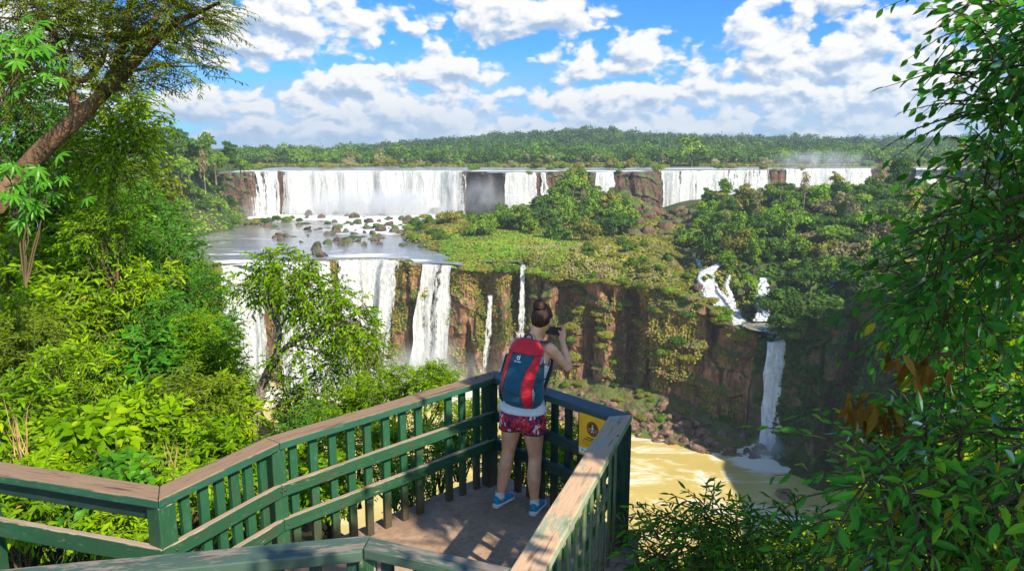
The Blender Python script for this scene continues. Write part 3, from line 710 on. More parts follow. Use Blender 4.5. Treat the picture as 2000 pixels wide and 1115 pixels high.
M_mid = water_material('river_water', (.11, .12, .115), (.18, .18, .165), .95, .60, .76, .34, .085, R(-8), .16,
                       bands([(-75, 470, 62, 62, .30), (-115, 535, 120, 36, .46), (-70, 505, 90, 30, .34), (-40, 430, 46, 20, .20), (-70, 340, 32, 14, .17), (-115, 322, 22, 8, .36), (-56, 326, 30, 7, .34), (-118, 324, 18, 7, .36), (-95, 452, 20, 5, .20), (-140, 345, 26, 4, .22)]))
M_up = water_material('upper_river', (.19, .19, .175), (.27, .265, .24), .95, .62, .76, .30, .05, 0.0, .2, bands([(0, 575, 900, 12, .25), (180, 640, 120, 20, .2)]))
def sheet(name, x0, x1, y0, y1, z, mat, n=2):
    X, Y_ = np.meshgrid(np.linspace(x0, x1, n), np.linspace(y0, y1, n)); o = MB().grid(np.stack([X, Y_, np.full_like(X, z)], -1)).build(name, mat); tag(o, kind='structure'); return o
sheet('lower_river', -420, 420, -150, 330, Z_LOW, M_low)
# middle river: ends exactly at the lip
xs = lip[lip_px < 905][:, 0]; fy = lip[lip_px < 905][:, 1]; 
G = np.stack([np.stack([xs, fy + (620 - fy) * t, np.full_like(xs, Z_MID + .02 - (.35 if t == 0 else 0))], 1) for t in (0, .008, .02, .1, .3, .6, 1)], 0)
tag(MB().grid(G).build('river', M_mid), kind='structure')
sheet('river', lip[lip_px < 905][-1, 0], 60, 322, 620, Z_MID + .02, M_mid)
G = np.stack([np.stack([crest[:, 0], crest[:, 1] + d, np.full(len(crest), Z_UP + (.0 if d > .5 else -.25))], 1) for d in (0, 2, 10, 60, 240, 600, 2200, 9000)], 0)
tag(MB().grid(G).build('upper_river', M_up), kind='structure')

# ---- waterfalls
def fall_material(name, tint_c=(.60, .61, .60), sx=1.0, dirty=(.47, .42, .32), cover=0.0, sz=.045, billow=.35, bd=.9):
    m, nt, out = mat_new(name); g = NT(nt); p = g.pos(); t = g.attr('tint')
    q = g.mapping(p, (1.0 * sx, 1.0 * sx, sz))
    wv = g.noise(g.mapping(p, (.35, .35, .12)), 1.0, 3, .6, out=1)
    q = g.n('ShaderNodeVectorMath', {0: wv, 1: (.9, .9, .25), 2: q}, operation='MULTIPLY_ADD').outputs[0]
    a = g.noise(q, .55, 5, .62); b = g.noise(g.mapping(q, (3.2, 3.2, 2.2)), 1.0, 5, .68); c_ = g.noise(g.mapping(p, (.10 * sx, .10 * sx, .008)), 1.0, 3, .5)
    cl = g.noise(g.mapping(p, (.9, .9, .42)), 1.0, 5, .66)
    f = g.math('ADD', g.math('MULTIPLY', a, .62), g.math('MULTIPLY', b, .38))
    al = g.mapr(g.math('ADD', g.math('ADD', f, g.math('MULTIPLY', g.math('SUBTRACT', cl, .5), billow)), g.math('SUBTRACT', g.math('MULTIPLY', t, .55), .27 - cover)), .46, .60)
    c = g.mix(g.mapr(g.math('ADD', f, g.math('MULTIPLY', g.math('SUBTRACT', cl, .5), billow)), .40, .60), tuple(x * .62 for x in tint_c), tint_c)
    c = g.mix(g.math('MULTIPLY', g.mapr(c_, .58, .72), .55), c, dirty)
    bm = g.n('ShaderNodeBump', {'Strength': .75, 'Distance': bd, 'Height': g.math('ADD', f, g.math('MULTIPLY', cl, .7))}).outputs[0]
    d = g.n('ShaderNodeBsdfDiffuse', {'Color': c, 'Normal': bm}); tr = g.n('ShaderNodeBsdfTranslucent', {'Color': c, 'Normal': bm})
    s = g.n('ShaderNodeMixShader', {0: .25, 1: d.outputs[0], 2: tr.outputs[0]})
    tp = g.n('ShaderNodeBsdfTransparent'); mx = g.n('ShaderNodeMixShader', {0: al, 1: tp.outputs[0], 2: s.outputs[0]})
    g.link(mx.outputs[0], out.inputs[0]); return m
M_casc = fall_material('cascade_water', (.58, .60, .61), 2.6, cover=.0, sz=.16, billow=.8, bd=.3); M_fall = fall_material('white_water'); M_fall_thin = fall_material('thin_white_water', sx=1.5, sz=.07, billow=.6); M_fall_low = fall_material('plunging_white_water', sx=.8, sz=.085, billow=.9); M_fall_shade = fall_material('falling_water', (.74, .81, .87), 1.6, cover=.06)  # the last is a copy with bluish shade put into its colour
def curtain(name, P, N, zb, dens, mat, label, throw=3.2, rows=46, lean=0.0, ridge=1.0, taper=0.0, spread=0.0, run=3.0, seed=0.0, wav=1.0, group='waterfalls'):
    """falling water over the edge P (points on the lip); dens(u, v) is how solid it is"""
    n = len(P); s = np.r_[0, np.cumsum(np.linalg.norm(np.diff(P[:, :2], axis=0), axis=1))]; u = s / s[-1]
    v = np.r_[-.06, -.02, np.linspace(0, 1, rows)]; G = np.zeros((len(v), n, 3)); T = np.zeros((len(v), n)); cen = P[:, :2].mean(0)
    for k, vv in enumerate(v):
        if vv < 0: push = np.full(n, run * vv / .06); z = P[:, 2] + .22
        else:
            z = P[:, 2] + .22 - vv * (P[:, 2] - zb) - .5 * N2(np.stack([s / 3, s * 0, s * 0 + seed], -1)) * min(1, vv * 6)
            rg = N1.fbm(np.stack([s / 3.2, np.full(n, vv * 1.3), np.full(n, seed)], -1), 3) * 1.0 + .5 * N3(np.stack([s / 1.1, np.full(n, vv * 3), np.full(n, seed)], -1))
            push = throw * (vv ** .55) + ridge * rg * (.25 + .75 * min(1, vv * 3)) + 1.0
        q = P[:, :2] + N * push[:, None] + (P[:, :2] - cen) * (spread * max(vv, 0) - taper * max(vv, 0))
        q[:, 0] += lean * max(vv, 0) ** 1.2 + wav * max(0, min(1, vv * 4)) * N2.fbm(np.stack([s / 7, np.full(n, vv * 3.0), np.full(n, seed + 8)], -1), 3)
        G[k, :, :2] = q; G[k, :, 2] = z; T[k] = dens(u, max(vv, 0))
    o = MB().grid(G, T).build(name, mat); tag(o, label, 'waterfall', group); return o
def seg(poly, pxs, N_, a, b, back=0.0, step=None):
    k = (pxs >= a) & (pxs <= b); return poly[k] , N_[k]
def edge(u, w=.06): return np.minimum(1, np.minimum(u, 1 - u) / w)
def lump(u, v, lo, hi, f, seed): return lo + (hi - lo) * np.clip(.5 + 1.3 * N2.fbm(np.stack([u * f, np.full_like(u, v * .6), np.full_like(u, seed)], -1), 3), 0, 1)
far = [(482, 545, .40, .95, 7, 'thin stepped waterfall with dark rock showing, beside the red cliff edge'),
       (545, 915, .80, 1.1, 9, 'wide white curtain waterfall of the upper tier, the broadest of all'),
       (986, 1046, .70, 1.0, 5, 'white upper tier waterfall just past the dark misty rock wall'),
       (1050, 1066, .25, .7, 4, 'slim strand of falling water beside the dark misty wall waterfall'),
       (1163, 1200, .85, 1.1, 4, 'small square white waterfall between reddish rock walls'),
       (1286, 1500, .60, 1.05, 12, 'wide streaky white waterfall behind the brown boulder heap'),
       (1532, 1702, .70, 1.05, 8, 'distant white waterfall partly hidden behind the forested slope'),
       (1786, 1838, .70, 1.0, 5, 'short distant waterfall seen beside the tall ivy covered tree')]
for i, (a, b, lo, hi, fq, lb) in enumerate(far):
    P, N_ = seg(crest, cr_px, cr_n, a, b)
    curtain('waterfall', P, N_, Z_MID - .5, (lambda u, v, lo=lo, hi=hi, fq=fq, i=i: lump(u, v, lo, hi, fq, i * 3.1) * (.35 + .65 * edge(u, .05)) + .22 * v), M_fall, lb, 3.0, 34, 0, .55, seed=i * 5.0)
def lipseg(a, b): return seg(lip, lip_px, lip_n, a, b)
P, N_ = lipseg(430, 532); curtain('waterfall', P, N_, Z_LOW, lambda u, v: 1.0 * (.5 + .5 * edge(u, .12)) + .1, M_fall_low, 'thick white lower tier waterfall plunging behind the slender tree, next to the rust coloured cliff', 8, 56, -1.0, 1.6, seed=31, spread=.05)
P, N_ = lipseg(548, 645); curtain('waterfall', P, N_, Z_LOW, lambda u, v: lump(u, v, .6, 1.0, 6, 71) * (.4 + .6 * edge(u, .1)) + .15 * v, M_fall_low, 'broken white waterfall seen through the branches of the slender tree', 6, 56, 2.0, 1.4, seed=37)
P, N_ = lipseg(655, 786); curtain('waterfall', P, N_, Z_LOW, lambda u, v: lump(u, v, .75, 1.1, 7, 81) * (.45 + .55 * edge(u, .10)) + .12, M_fall_low, 'largest lower tier waterfall, brownish streaked, pouring beside the rocky nose', 9, 60, -2.0, 1.7, seed=43, taper=.04)
P, N_ = lipseg(822, 886); curtain('waterfall', P, N_, Z_LOW, lambda u, v: lump(u, v, .55, 1.0, 5.5, 91) * (.5 + .5 * edge(u, .05)) + .10 * v, M_fall_thin, 'lacy white waterfall split by rock, falling past the brown cliff above the railing', 5, 60, -6.0, 1.3, seed=47, spread=.42)
def strand(name, px, py, Yd, zb, w, label, lean=0.0, mat=None, dens=.8, spread=.7):
    c = W(px, py, Yd); n = 16; P = np.stack([np.linspace(-w / 2, w / 2, n) + c[0], np.full(n, c[1]), np.full(n, c[2])], 1); N_ = np.tile([0, -1.0], (n, 1))
    return curtain(name, P, N_, zb, lambda u, v: dens * (.35 + .65 * edge(u, .3)) * (1 - .35 * v), mat or M_fall_thin, label, 3.0, 50, lean, .5, spread=spread, seed=px * .1)
strand('waterfall', 957, 580, 309, -101, 2.4, 'narrow white thread of water starting half way down the cliff', -3.5)
strand('waterfall', 1022, 520, 315, -101, 2.6, 'thin misty waterfall dropping behind the head of the person', -2.5, dens=.72, spread=1.6)
# plunge fall at the pool
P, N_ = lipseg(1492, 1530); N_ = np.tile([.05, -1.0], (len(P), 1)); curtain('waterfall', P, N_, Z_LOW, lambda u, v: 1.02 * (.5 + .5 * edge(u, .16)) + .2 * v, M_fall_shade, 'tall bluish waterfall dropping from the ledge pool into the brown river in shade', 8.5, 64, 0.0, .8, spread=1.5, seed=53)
# cascade above it: sloping white water over steps
def ribbon(name, pts, label, mat, wob=.22, steps=6, nacross=14, dens=.8, group='cascades'):
    """pts (px, py, Y, half width m)"""
    C_ = np.array([[*W(a, b, Y), w] for (a, b, Y, w) in pts]); C_, s = poly_resample(C_, .7); n = len(C_)
    T = np.gradient(C_[:, :3], axis=0); sd = np.stack([-T[:, 1], T[:, 0]], 1); ln = np.linalg.norm(sd, axis=1); sd = np.where(ln[:, None] > .15, sd / (ln[:, None] + 1e-9), [[1.0, 0]])
    sd[:, 0] = abs(sd[:, 0]) + .35; sd[:, 1] *= .4; sd /= np.linalg.norm(sd, axis=1)[:, None]
    u = np.linspace(-1, 1, nacross); G = np.zeros((n, nacross, 3)); Tn = np.zeros((n, nacross))
    for k in range(n):
        nz = N1.fbm(np.stack([u * 2.5, np.full(nacross, s[k] / 3.0), np.full(nacross, pts[0][0] * .01)], -1), 3)
        G[k, :, :2] = C_[k, :2] + sd[k] * (u * C_[k, 3] * (1 + .3 * N2(np.array([s[k] / 4, 0, 1.0]))))[:, None]; G[k, :, 1] -= .5 + wob * nz
        G[k, :, 2] = C_[k, 2] + .15 * nz + .7 - .5 * u ** 2; Tn[k] = dens * (1 - .85 * abs(u) ** 2.5)
    o = MB().grid(G, Tn).build(name, mat); tag(o, label, 'waterfall', group); return o
ribbon('cascade', [(1428, 506, 312, 1.0), (1414, 511, 309, 1.5), (1396, 522, 305, 2.0), (1380, 532, 301, 3.2), (1378, 548, 296, 4.5), (1394, 575, 288, 5.4), (1410, 600, 281, 5.6), (1432, 622, 274, 5.0), (1450, 636, 268, 4.5)], 'sunlit white cascade sliding down the rock steps to the ledge pool', M_casc, dens=1.05)
ribbon('cascade', [(1368, 533, 302, 1.4), (1366, 548, 298, 1.6), (1374, 570, 291, 1.8), (1386, 590, 285, 1.4)], 'thin white strand at the meadow edge of the sunlit cascade', M_casc, dens=.8)
ribbon('cascade', [(1452, 636, 268, 2.5), (1475, 640, 262, 3.5), (1500, 644, 256, 4), (1520, 655, 252, 3)], 'foaming run of water across the ledge pool', M_casc, dens=.75)
ribbon('cascade', [(1424, 540, 288, .9), (1418, 560, 285, 1.1), (1428, 585, 281, 1.2), (1434, 604, 277, 1.2)], 'small side trickle beside the sunlit cascade', M_casc, dens=.75)
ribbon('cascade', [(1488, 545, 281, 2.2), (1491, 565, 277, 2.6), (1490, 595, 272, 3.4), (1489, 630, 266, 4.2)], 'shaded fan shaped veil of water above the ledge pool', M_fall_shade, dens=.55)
ribbon('cascade', [(1388, 470, 340, 1.2), (1383, 482, 334, 1.4), (1390, 490, 330, 1.2)], 'tiny white rapid between rocks above the cascade', M_casc, dens=.9)
# ledge pool
th = np.linspace(0, 2 * math.pi, 40, endpoint=False); c0 = W(1490, 642, 258); 
P = np.array([[(c0[0] + r * 10 * math.cos(a) + 1.5, c0[1] + r * 9 * math.sin(a) + 1.0, c0[2] + .3) for r in (.01, .45, .75)] for a in th]); M_pool = water_material('pool_water', (.16, .14, .10), (.24, .21, .15), .9, .56, .72, .8, .12, 0, .2)
tag(MB().grid(P, closed_u=True).build('pool', M_pool), kind='structure')
# talus apron below the sunlit cliff
top = np.array([W(*q) for q in [(1010, 735, 312), (1100, 740, 305), (1200, 752, 292), (1300, 772, 280), (1400, 806, 267), (1470, 850, 256), (1500, 880, 248)]])
bot = np.array([WZ(a, b, Z_LOW - .6) for (a, b) in [(960, 800), (1080, 822), (1180, 845), (1300, 872), (1390, 888), (1465, 897), (1500, 898)]])
t_, _ = poly_resample(np.c_[top, bot], .9); rows = 44
G = np.stack([t_[:, :3] + (t_[:, 3:] - t_[:, :3]) * k for k in np.linspace(-.12, 1.03, rows)], 0)
G[..., 2] += 1.3 * N1.fbm(G * np.array([.16, .16, 0]), 5)
M_talus = rock_material('talus_rock', (.14, .07, .045), (.055, .038, .03), (.23, .125, .08), .36, (.075, .10, .02), 1.4, 0, False)
tag(MB().grid(G, smooth=False).build('talus_slope', M_talus), kind='structure')
talus_top, talus_bot = t_[:, :3], t_[:, 3:]
# left bank slope
def left_h(x, y):
    t = smooth(0, 52, -x - interp([300, 330, 390, 470, 500, 540, 570], [188, 184, 176, 166, 176, 194, 200], y))
    return Z_MID - 2 + t * 52 + 2.5 * N2.fbm(np.stack([x / 18, y / 18, x * 0], -1), 4)
X, Yg = np.meshgrid(np.arange(-420, -80, 2.5), np.arange(318, 640, 2.5)); tag(MB().grid(np.stack([X, Yg, left_h(X, Yg)], -1)).build('hillside', M_forest_floor), kind='structure')
# ---- upper plateau: banks and the wooded hill
RIDGE_PX = [0, 300, 480, 600, 750, 900, 1000, 1150, 1250, 1350, 1500, 1700, 1880, 2100]; RIDGE_PY = [312, 314, 313, 310, 297, 284, 272, 263, 271, 277, 281, 284, 279, 278]
def hill_h(x, y):
    """ground height of the far forest"""
    px = CX + F_PX * x / (y * math.cos(PITCH) + 18 * math.sin(PITCH)); ry = np.interp(px, RIDGE_PX, RIDGE_PY)
    zr = rays(px, ry)[..., 2] * 1500 - 6
    t = smooth(720, 1500, y); h = Z_UP + .8 + (zr - Z_UP) * t ** 1.2
    return h - smooth(1500, 2600, y) * 30 + 4 * N1.fbm(np.stack([x / 140, y / 140, x * 0], -1), 3) * smooth(760, 1000, y)
def edge_y(x): return 712 + 26 * N2(np.stack([x / 90, x * 0, x * 0], -1)) + interp([-400, -220, 0, 260, 420, 700], [0, 0, -8, 0, 30, 60], x)
us = np.linspace(-1.1, 1.1, 150); rows = np.r_[np.linspace(0, 1, 60) ** 1.5]
G = []
for t in rows:
    y = 640 + t * 2600; x = us * y; yy = np.full_like(x, y); e = edge_y(x)
    z = hill_h(x, yy); z = np.where(yy < e, Z_UP - 1.2, z); G.append(np.stack([x, yy, z], 1))
tag(MB().grid(np.array(G)).build('hills', M_forest_floor), kind='structure')
# land out to the horizon
tag(MB().grid(np.array([[(-14000, y, z), (14000, y, z)] for y, z in ((2600, -30), (6000, -26), (14000, -24))])).build('land', M_forest_floor), kind='structure')
# ------------------------------------------------------------------ distant vegetation and rocks
def rand_dirs(n, r=rng, up=0.0):
    d = r.normal(size=(n, 3)); d[:, 2] += up; return d / np.linalg.norm(d, axis=1)[:, None]
def cards(pos, nrm, half, tint, r=rng, aspect=.7, jitter=.25):
    """irregular leafy patches: one quad each"""
    n = len(pos); a = np.cross(nrm, r.normal(size=(n, 3))); a /= np.linalg.norm(a, axis=1)[:, None] + 1e-9; b = np.cross(nrm, a)
    half = np.broadcast_to(half, (n,))[:, None]; V = np.zeros((n, 4, 3))
    for k, (u, v) in enumerate(((-1, -.35), (.2, -1), (1, .3), (-.25, 1))):
        V[:, k] = pos + half * (a * (u + r.uniform(-jitter, jitter, (n, 1))) + b * aspect * (v + r.uniform(-jitter, jitter, (n, 1)))) + nrm * half * r.uniform(-.25, .25, (n, 1))
    return V.reshape(-1, 3), np.arange(4 * n).reshape(n, 4), np.repeat(np.broadcast_to(tint, (n,)), 4)
def crown_cards(lobes, n, half, r, squash=.8, rough=.55, base=.5, spread=.16, skirt=-.35):
    L = np.array(lobes); w = L[:, 3] ** 2; k = r.choice(len(L), n, p=w / w.sum())
    d = rand_dirs(n, r, .25); bad = d[:, 2] < skirt; d[bad, 2] *= -.6; d /= np.linalg.norm(d, axis=1)[:, None]
    rad = L[k, 3] * np.where(r.random(n) < .22, r.uniform(.45, .8, n), r.uniform(.80, 1.06, n) + (r.random(n) < .14) * r.uniform(0, .38, n))
    pos = L[k, :3] + d * rad[:, None] * np.array([1, 1, squash])
    nr = d + r.normal(size=(n, 3)) * rough; nr /= np.linalg.norm(nr, axis=1)[:, None]
    lt = r.normal(0, .10, len(L))
    t = np.clip(base + lt[k] + r.normal(0, spread, n), 0, 1)
    return cards(pos, nr, half * r.uniform(.6, 1.35, n), t, r)
SHAPES = {}
def make_lobes(kind, r):
    if kind == 'round':
        L = [(0, 0, .75, .52)] + [(q * math.cos(a), q * math.sin(a), .60 + r.uniform(-.25, .35), r.uniform(.20, .44)) for a, q in zip(r.uniform(0, 6.28, 10), r.uniform(.42, .82, 10))] + [(r.uniform(-.4, .4), r.uniform(-.4, .4), r.uniform(.95, 1.3), r.uniform(.2, .36)) for _ in range(4)]
    elif kind == 'spread':
        L = [(.75 * math.sqrt(r.random()) * math.cos(a), .75 * math.sqrt(r.random()) * math.sin(a), .9 + r.uniform(-.1, .12), r.uniform(.26, .4)) for a in r.uniform(0, 6.28, 12)]
    elif kind == 'tall':
        L = [(r.uniform(-.25, .25), r.uniform(-.25, .25), z, .42 - .12 * abs(z - 1.0)) for z in np.linspace(.35, 1.9, 8)] + [(.4 * math.cos(a), .4 * math.sin(a), r.uniform(.8, 1.7), .3) for a in r.uniform(0, 6.28, 6)]
    elif kind == 'shrub':
        L = [(0, 0, .32, .62)] + [(.5 * math.cos(a), .5 * math.sin(a), .25 + r.uniform(0, .25), r.uniform(.3, .48)) for a in r.uniform(0, 6.28, 8)]
    elif kind == 'column':
        L = [(r.uniform(-.12, .12), r.uniform(-.12, .12), z, w) for z, w in zip(np.linspace(.1, 1.75, 9), (.30, .30, .32, .34, .38, .46, .56, .62, .58))] + [(.35 * math.cos(a), .35 * math.sin(a), r.uniform(1.5, 2.0), .42) for a in r.uniform(0, 6.28, 7)]
    return L
PAL = {'dark': [(0, (.018, .045, .007)), (.5, (.046, .105, .013)), (1, (.11, .21, .024))],
       'mid': [(0, (.036, .075, .007)), (.5, (.10, .19, .016)), (1, (.22, .32, .03))],
       'bright': [(0, (.05, .125, .006)), (.5, (.14, .28, .014)), (1, (.28, .42, .03))],
       'olive': [(0, (.07, .08, .013)), (.5, (.19, .19, .030)), (1, (.34, .31, .06))],
       'dusty': [(0, (.10, .09, .04)), (.5, (.22, .20, .085)), (1, (.34, .31, .15))],
       'blue': [(0, (.016, .040, .012)), (.5, (.042, .092, .026)), (1, (.09, .16, .045))]}
COLN = {'dark': 'dark green', 'mid': 'mid green', 'bright': 'bright green', 'olive': 'olive', 'dusty': 'dusty grey green', 'blue': 'deep green'}
MF = {k: leaf_material('foliage_' + k, v, trans=.25, gloss=.03, rough=.6, hue_var=.30) for k, v in PAL.items()}
M_bark = rock_material('bark', (.11, .075, .05), (.05, .035, .025), (.20, .15, .11), .2, (.05, .06, .03), 5.0, 0, False)
M_bark_pale = rock_material('pale_bark', (.25, .20, .15), (.12, .09, .07), (.36, .30, .25), .1, (.09, .10, .04), 5.0, 0, False)
def crown_mesh(shape, pal, i, n=2200, half=.068):
    key = (shape, pal, i)
    if key not in SHAPES:
        r = np.random.default_rng(hash_int(shape + pal) + i * 7); V, F, T = crown_cards(make_lobes(shape, r), n, half, r, squash={'spread': .5, 'shrub': .75}.get(shape, .85))
        o = MB().add(V, F, T).build('crown', MF[pal]); me = o.data; bpy.data.objects.remove(o); SHAPES[key] = me
    return SHAPES[key]
def hash_int(s): return sum((i + 3) * ord(c) for i, c in enumerate(s))
TR = {}
def trunk_mesh(shape):
    if shape not in TR:
        r = np.random.default_rng(hash_int(shape)); mb = MB(); H = {'tall': 1.6, 'column': 1.6, 'spread': .9}.get(shape, .9)
        mb.tube([(0, 0, -.9), (.02, .01, -.2), (.04, -.02, H * .5), (.0, .03, H)], [.075, .06, .045, .02], 7)
        for a in r.uniform(0, 6.28, 6):
            z0 = H * r.uniform(.25, .6); q = .45 * r.uniform(.7, 1.1); mb.tube([(.03, 0, z0), (q * .45 * math.cos(a), q * .45 * math.sin(a), z0 + .2), (q * math.cos(a), q * math.sin(a), z0 + .42)], [.03, .02, .008], 5)
        o = mb.build('trunk', M_bark); me = o.data; bpy.data.objects.remove(o); TR[shape] = me
    return TR[shape]
def trunk_pale():
    if 'pale' not in TR:
        r_ = np.random.default_rng(77); mb = MB(); mb.tube([(0, 0, -1.2), (.03, .01, .2), (.0, .04, 1.0), (.03, 0, 1.9)], [.05, .042, .034, .012], 7)
        for z0 in (.5, .7, .9, 1.05, 1.2, 1.35, 1.5): a = r_.uniform(0, 6.28); q = r_.uniform(.35, .6); mb.tube([(.01, .02, z0), (q * .5 * math.cos(a), q * .5 * math.sin(a), z0 + .2), (q * math.cos(a), q * math.sin(a), z0 + .34)], [.02, .014, .006], 5)
        o = mb.build('trunk', M_bark_pale); TR['pale'] = o.data; bpy.data.objects.remove(o)
    return TR['pale']
LANDMARKS = []
def world_px(p):
    x, y, z = p; dep = y * math.cos(PITCH) - z * math.sin(PITCH); up = y * math.sin(PITCH) + z * math.cos(PITCH)
    return CX + F_PX * x / dep, CY - F_PX * up / dep
PLACED = []
def obj_of(me, name, parent=None):
    o = bpy.data.objects.new(name, me); COL.objects.link(o); o.parent = parent; return o
def put_tree(p, rad, shape, pal, i, zone, group, name='tree', parts=True, tall=1.0):
    s = (rad, rad * random.uniform(.9, 1.1), rad * random.uniform(.92, 1.12) * tall)
    if parts:
        e = empty(name, p, random.uniform(0, 6.28)); e.scale = s
        obj_of(crown_mesh(shape, pal, i), 'crown', e); obj_of(trunk_mesh(shape), 'trunk', e)
    else:
        e = obj_of(crown_mesh(shape, pal, i), name); e.location = Vector([float(c) for c in p]); e.rotation_euler = (0, 0, random.uniform(0, 6.28)); e.scale = s
    PLACED.append((e, p, rad, shape, pal, zone, group, name)); return e
def scatter(n, xr, yr, f, spacing, accept, tries=40):
    pts = []; cell = {}
    for _ in range(n * tries):
        if len(pts) >= n: break
        x, y = random.uniform(*xr), random.uniform(*yr); z = float(f(np.array([x]), np.array([y]))[0])
        px, py = world_px((x, y, z))
        sp = spacing * accept(x, y, z, px, py)
        if sp <= 0: continue
        k = (int(x // spacing), int(y // spacing)); ok = True
        for a in (-1, 0, 1):
            for b in (-1, 0, 1):
                for q in cell.get((k[0] + a, k[1] + b), ()):
                    if (q[0] - x) ** 2 + (q[1] - y) ** 2 < sp * sp: ok = False
        if ok: cell.setdefault(k, []).append((x, y)); pts.append((x, y, z))
    return pts
def pick(d): return random.choices(list(d), list(d.values()))[0]
# --- forest slope beyond the plunge pool
def acc_r(x, y, z, px, py):
    if not (1365 < px < 1900) or py > 665: return 0
    cxx = interp([240, 262, 300, 330, 420], [88, 84, 76, 80, 96], y)
    if abs(x - cxx) < 9.5 or x < cxx: return 0
    return 1.0
for p in scatter(112, (60, 270), (252, 470), ground_h, 10.8, acc_r):
    px, py = world_px(p); sh = pick({'round': 5, 'spread': 2, 'tall': 1.5, 'shrub': 1}); pal = pick({'dark': 4, 'mid': 4, 'bright': 1.3, 'olive': 1.6, 'dusty': .5})
    put_tree((p[0], p[1], p[2] - .5), random.uniform(5.6, 9.6) * (.8 if sh == 'tall' else 1), sh, pal, random.randint(0, 1), 'slope', 'trees on the forest slope')
# low growth hanging over the shaded rim and the walls round the pool
for k in range(26):
    i = random.randint(0, len(lip) - 1); 
    while not (1500 < lip_px[i] < 1880): i = random.randint(0, len(lip) - 1)
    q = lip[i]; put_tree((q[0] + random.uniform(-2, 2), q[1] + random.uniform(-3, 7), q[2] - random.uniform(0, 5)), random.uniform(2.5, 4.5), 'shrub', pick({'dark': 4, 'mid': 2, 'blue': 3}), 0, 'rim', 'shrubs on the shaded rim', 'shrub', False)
# tall ivy column tree
t = put_tree(W(1755, 392, 345), 7.2, 'column', 'dark', 0, None, None); tag(t, 'tall ivy covered tree with a bushy head standing above the forest slope', 'tree')
c = t.location; t.scale = (6.5, 6.5, 9.0)
t = put_tree(W(1525, 375, 400), 4.4, 'spread', 'dark', 1, None, None); tag(t, 'small flat topped tree in front of the distant white falls', 'tree')
t = put_tree(W(1350, 298 + 22, 700), 19, 'round', 'mid', 1, None, None); tag(t, 'big rounded tree at the forest edge above the wide streaky waterfall', 'tree'); t.scale = (20, 18, 17)
# --- island
for px in np.linspace(1385, 1790, 24): q = W(px + random.uniform(-8, 8), 388 - (px - 1385) * .035 + random.uniform(-6, 6), random.uniform(415, 450)); put_tree((q[0], q[1], q[2] - 4), random.uniform(5, 7), pick({'round': 4, 'spread': 1, 'tall': 1}), pick({'dark': 3, 'mid': 4, 'olive': 1}), random.randint(0, 1), 'slope', 'trees on the forest slope')
for k in range(16): px = random.uniform(1540, 1840); q = W(px, 470 + random.uniform(-70, 60), random.uniform(290, 360)); q[2] = float(ground_h(q[:1], q[1:2])[0]); put_tree((q[0], q[1], q[2] - .5), random.uniform(4, 6.5), 'round', pick({'dark': 3, 'mid': 3, 'bright': 1}), random.randint(0, 1), 'slope', 'trees on the forest slope')
def acc_i(x, y, z, px, py):
    m = float(land_mask(np.array([x]), np.array([y]))[0])
    if m < .9 or z < Z_MID + .6: return 0
    if 862 < px < 1140 and 455 < py < 520: return 0          # grass meadow
    if 1215 < px < 1370 and 372 < py < 472: return 0         # boulder heap
    if px > 1385: return 0
    if py > 470: return 0
    return 1.0
for p in scatter(70, (-70, 130), (345, 545), ground_h, 7.0, acc_i):
    px, py = world_px(p); near = p[0] < -20
    sh = pick({'round': 5, 'spread': 1.5, 'shrub': 2}) if not near else pick({'shrub': 4, 'round': 1}); pal = pick({'mid': 5, 'dark': 2, 'olive': 1.8})
    rr = random.uniform(5.0, 8.2) if not near else random.uniform(3.4, 5.6)
    if py < 385 and 1095 < px < 1320: rr = min(rr, 4.5)
    put_tree((p[0], p[1], p[2] - .4), rr, sh, pal, random.randint(0, 1), 'island', 'trees on the island')
for (px, py, Y, r_, sh, pal) in [(1120, 372, 465, 8, 'round', 'mid'), (1090, 400, 440, 7.5, 'round', 'mid'), (1150, 420, 425, 7.5, 'round', 'mid'), (1055, 425, 420, 7, 'round', 'dark'), (1210, 425, 425, 8, 'round', 'mid'), (1005, 440, 410, 6.5, 'spread', 'dark'), (935, 455, 395, 6, 'round', 'mid'), (1085, 460, 385, 6.5, 'round', 'dark'), (1180, 450, 395, 6, 'shrub', 'mid'), (1345, 470, 375, 5.5, 'round', 'mid'), (875, 425, 460, 6.5, 'shrub', 'olive'), (1125, 350, 500, 7, 'shrub', 'olive'), (900, 478, 372, 5, 'shrub', 'mid'), (1160, 385, 470, 6, 'round', 'mid'), (1190, 400, 455, 6, 'round', 'olive'), (1100, 430, 415, 7, 'round', 'mid'), (1030, 445, 405, 6, 'round', 'mid'), (1140, 455, 392, 6, 'round', 'dark'), (1215, 455, 395, 6, 'round', 'mid'), (1240, 470, 380, 4.5, 'shrub', 'olive'), (960, 440, 412, 5.5, 'round', 'mid'), (1180, 478, 372, 4, 'shrub', 'mid')]:
    q = W(px, py, Y); put_tree((q[0], q[1], q[2] - 4), r_ * 1.38, sh, pal, 1, 'island', 'trees on the island')
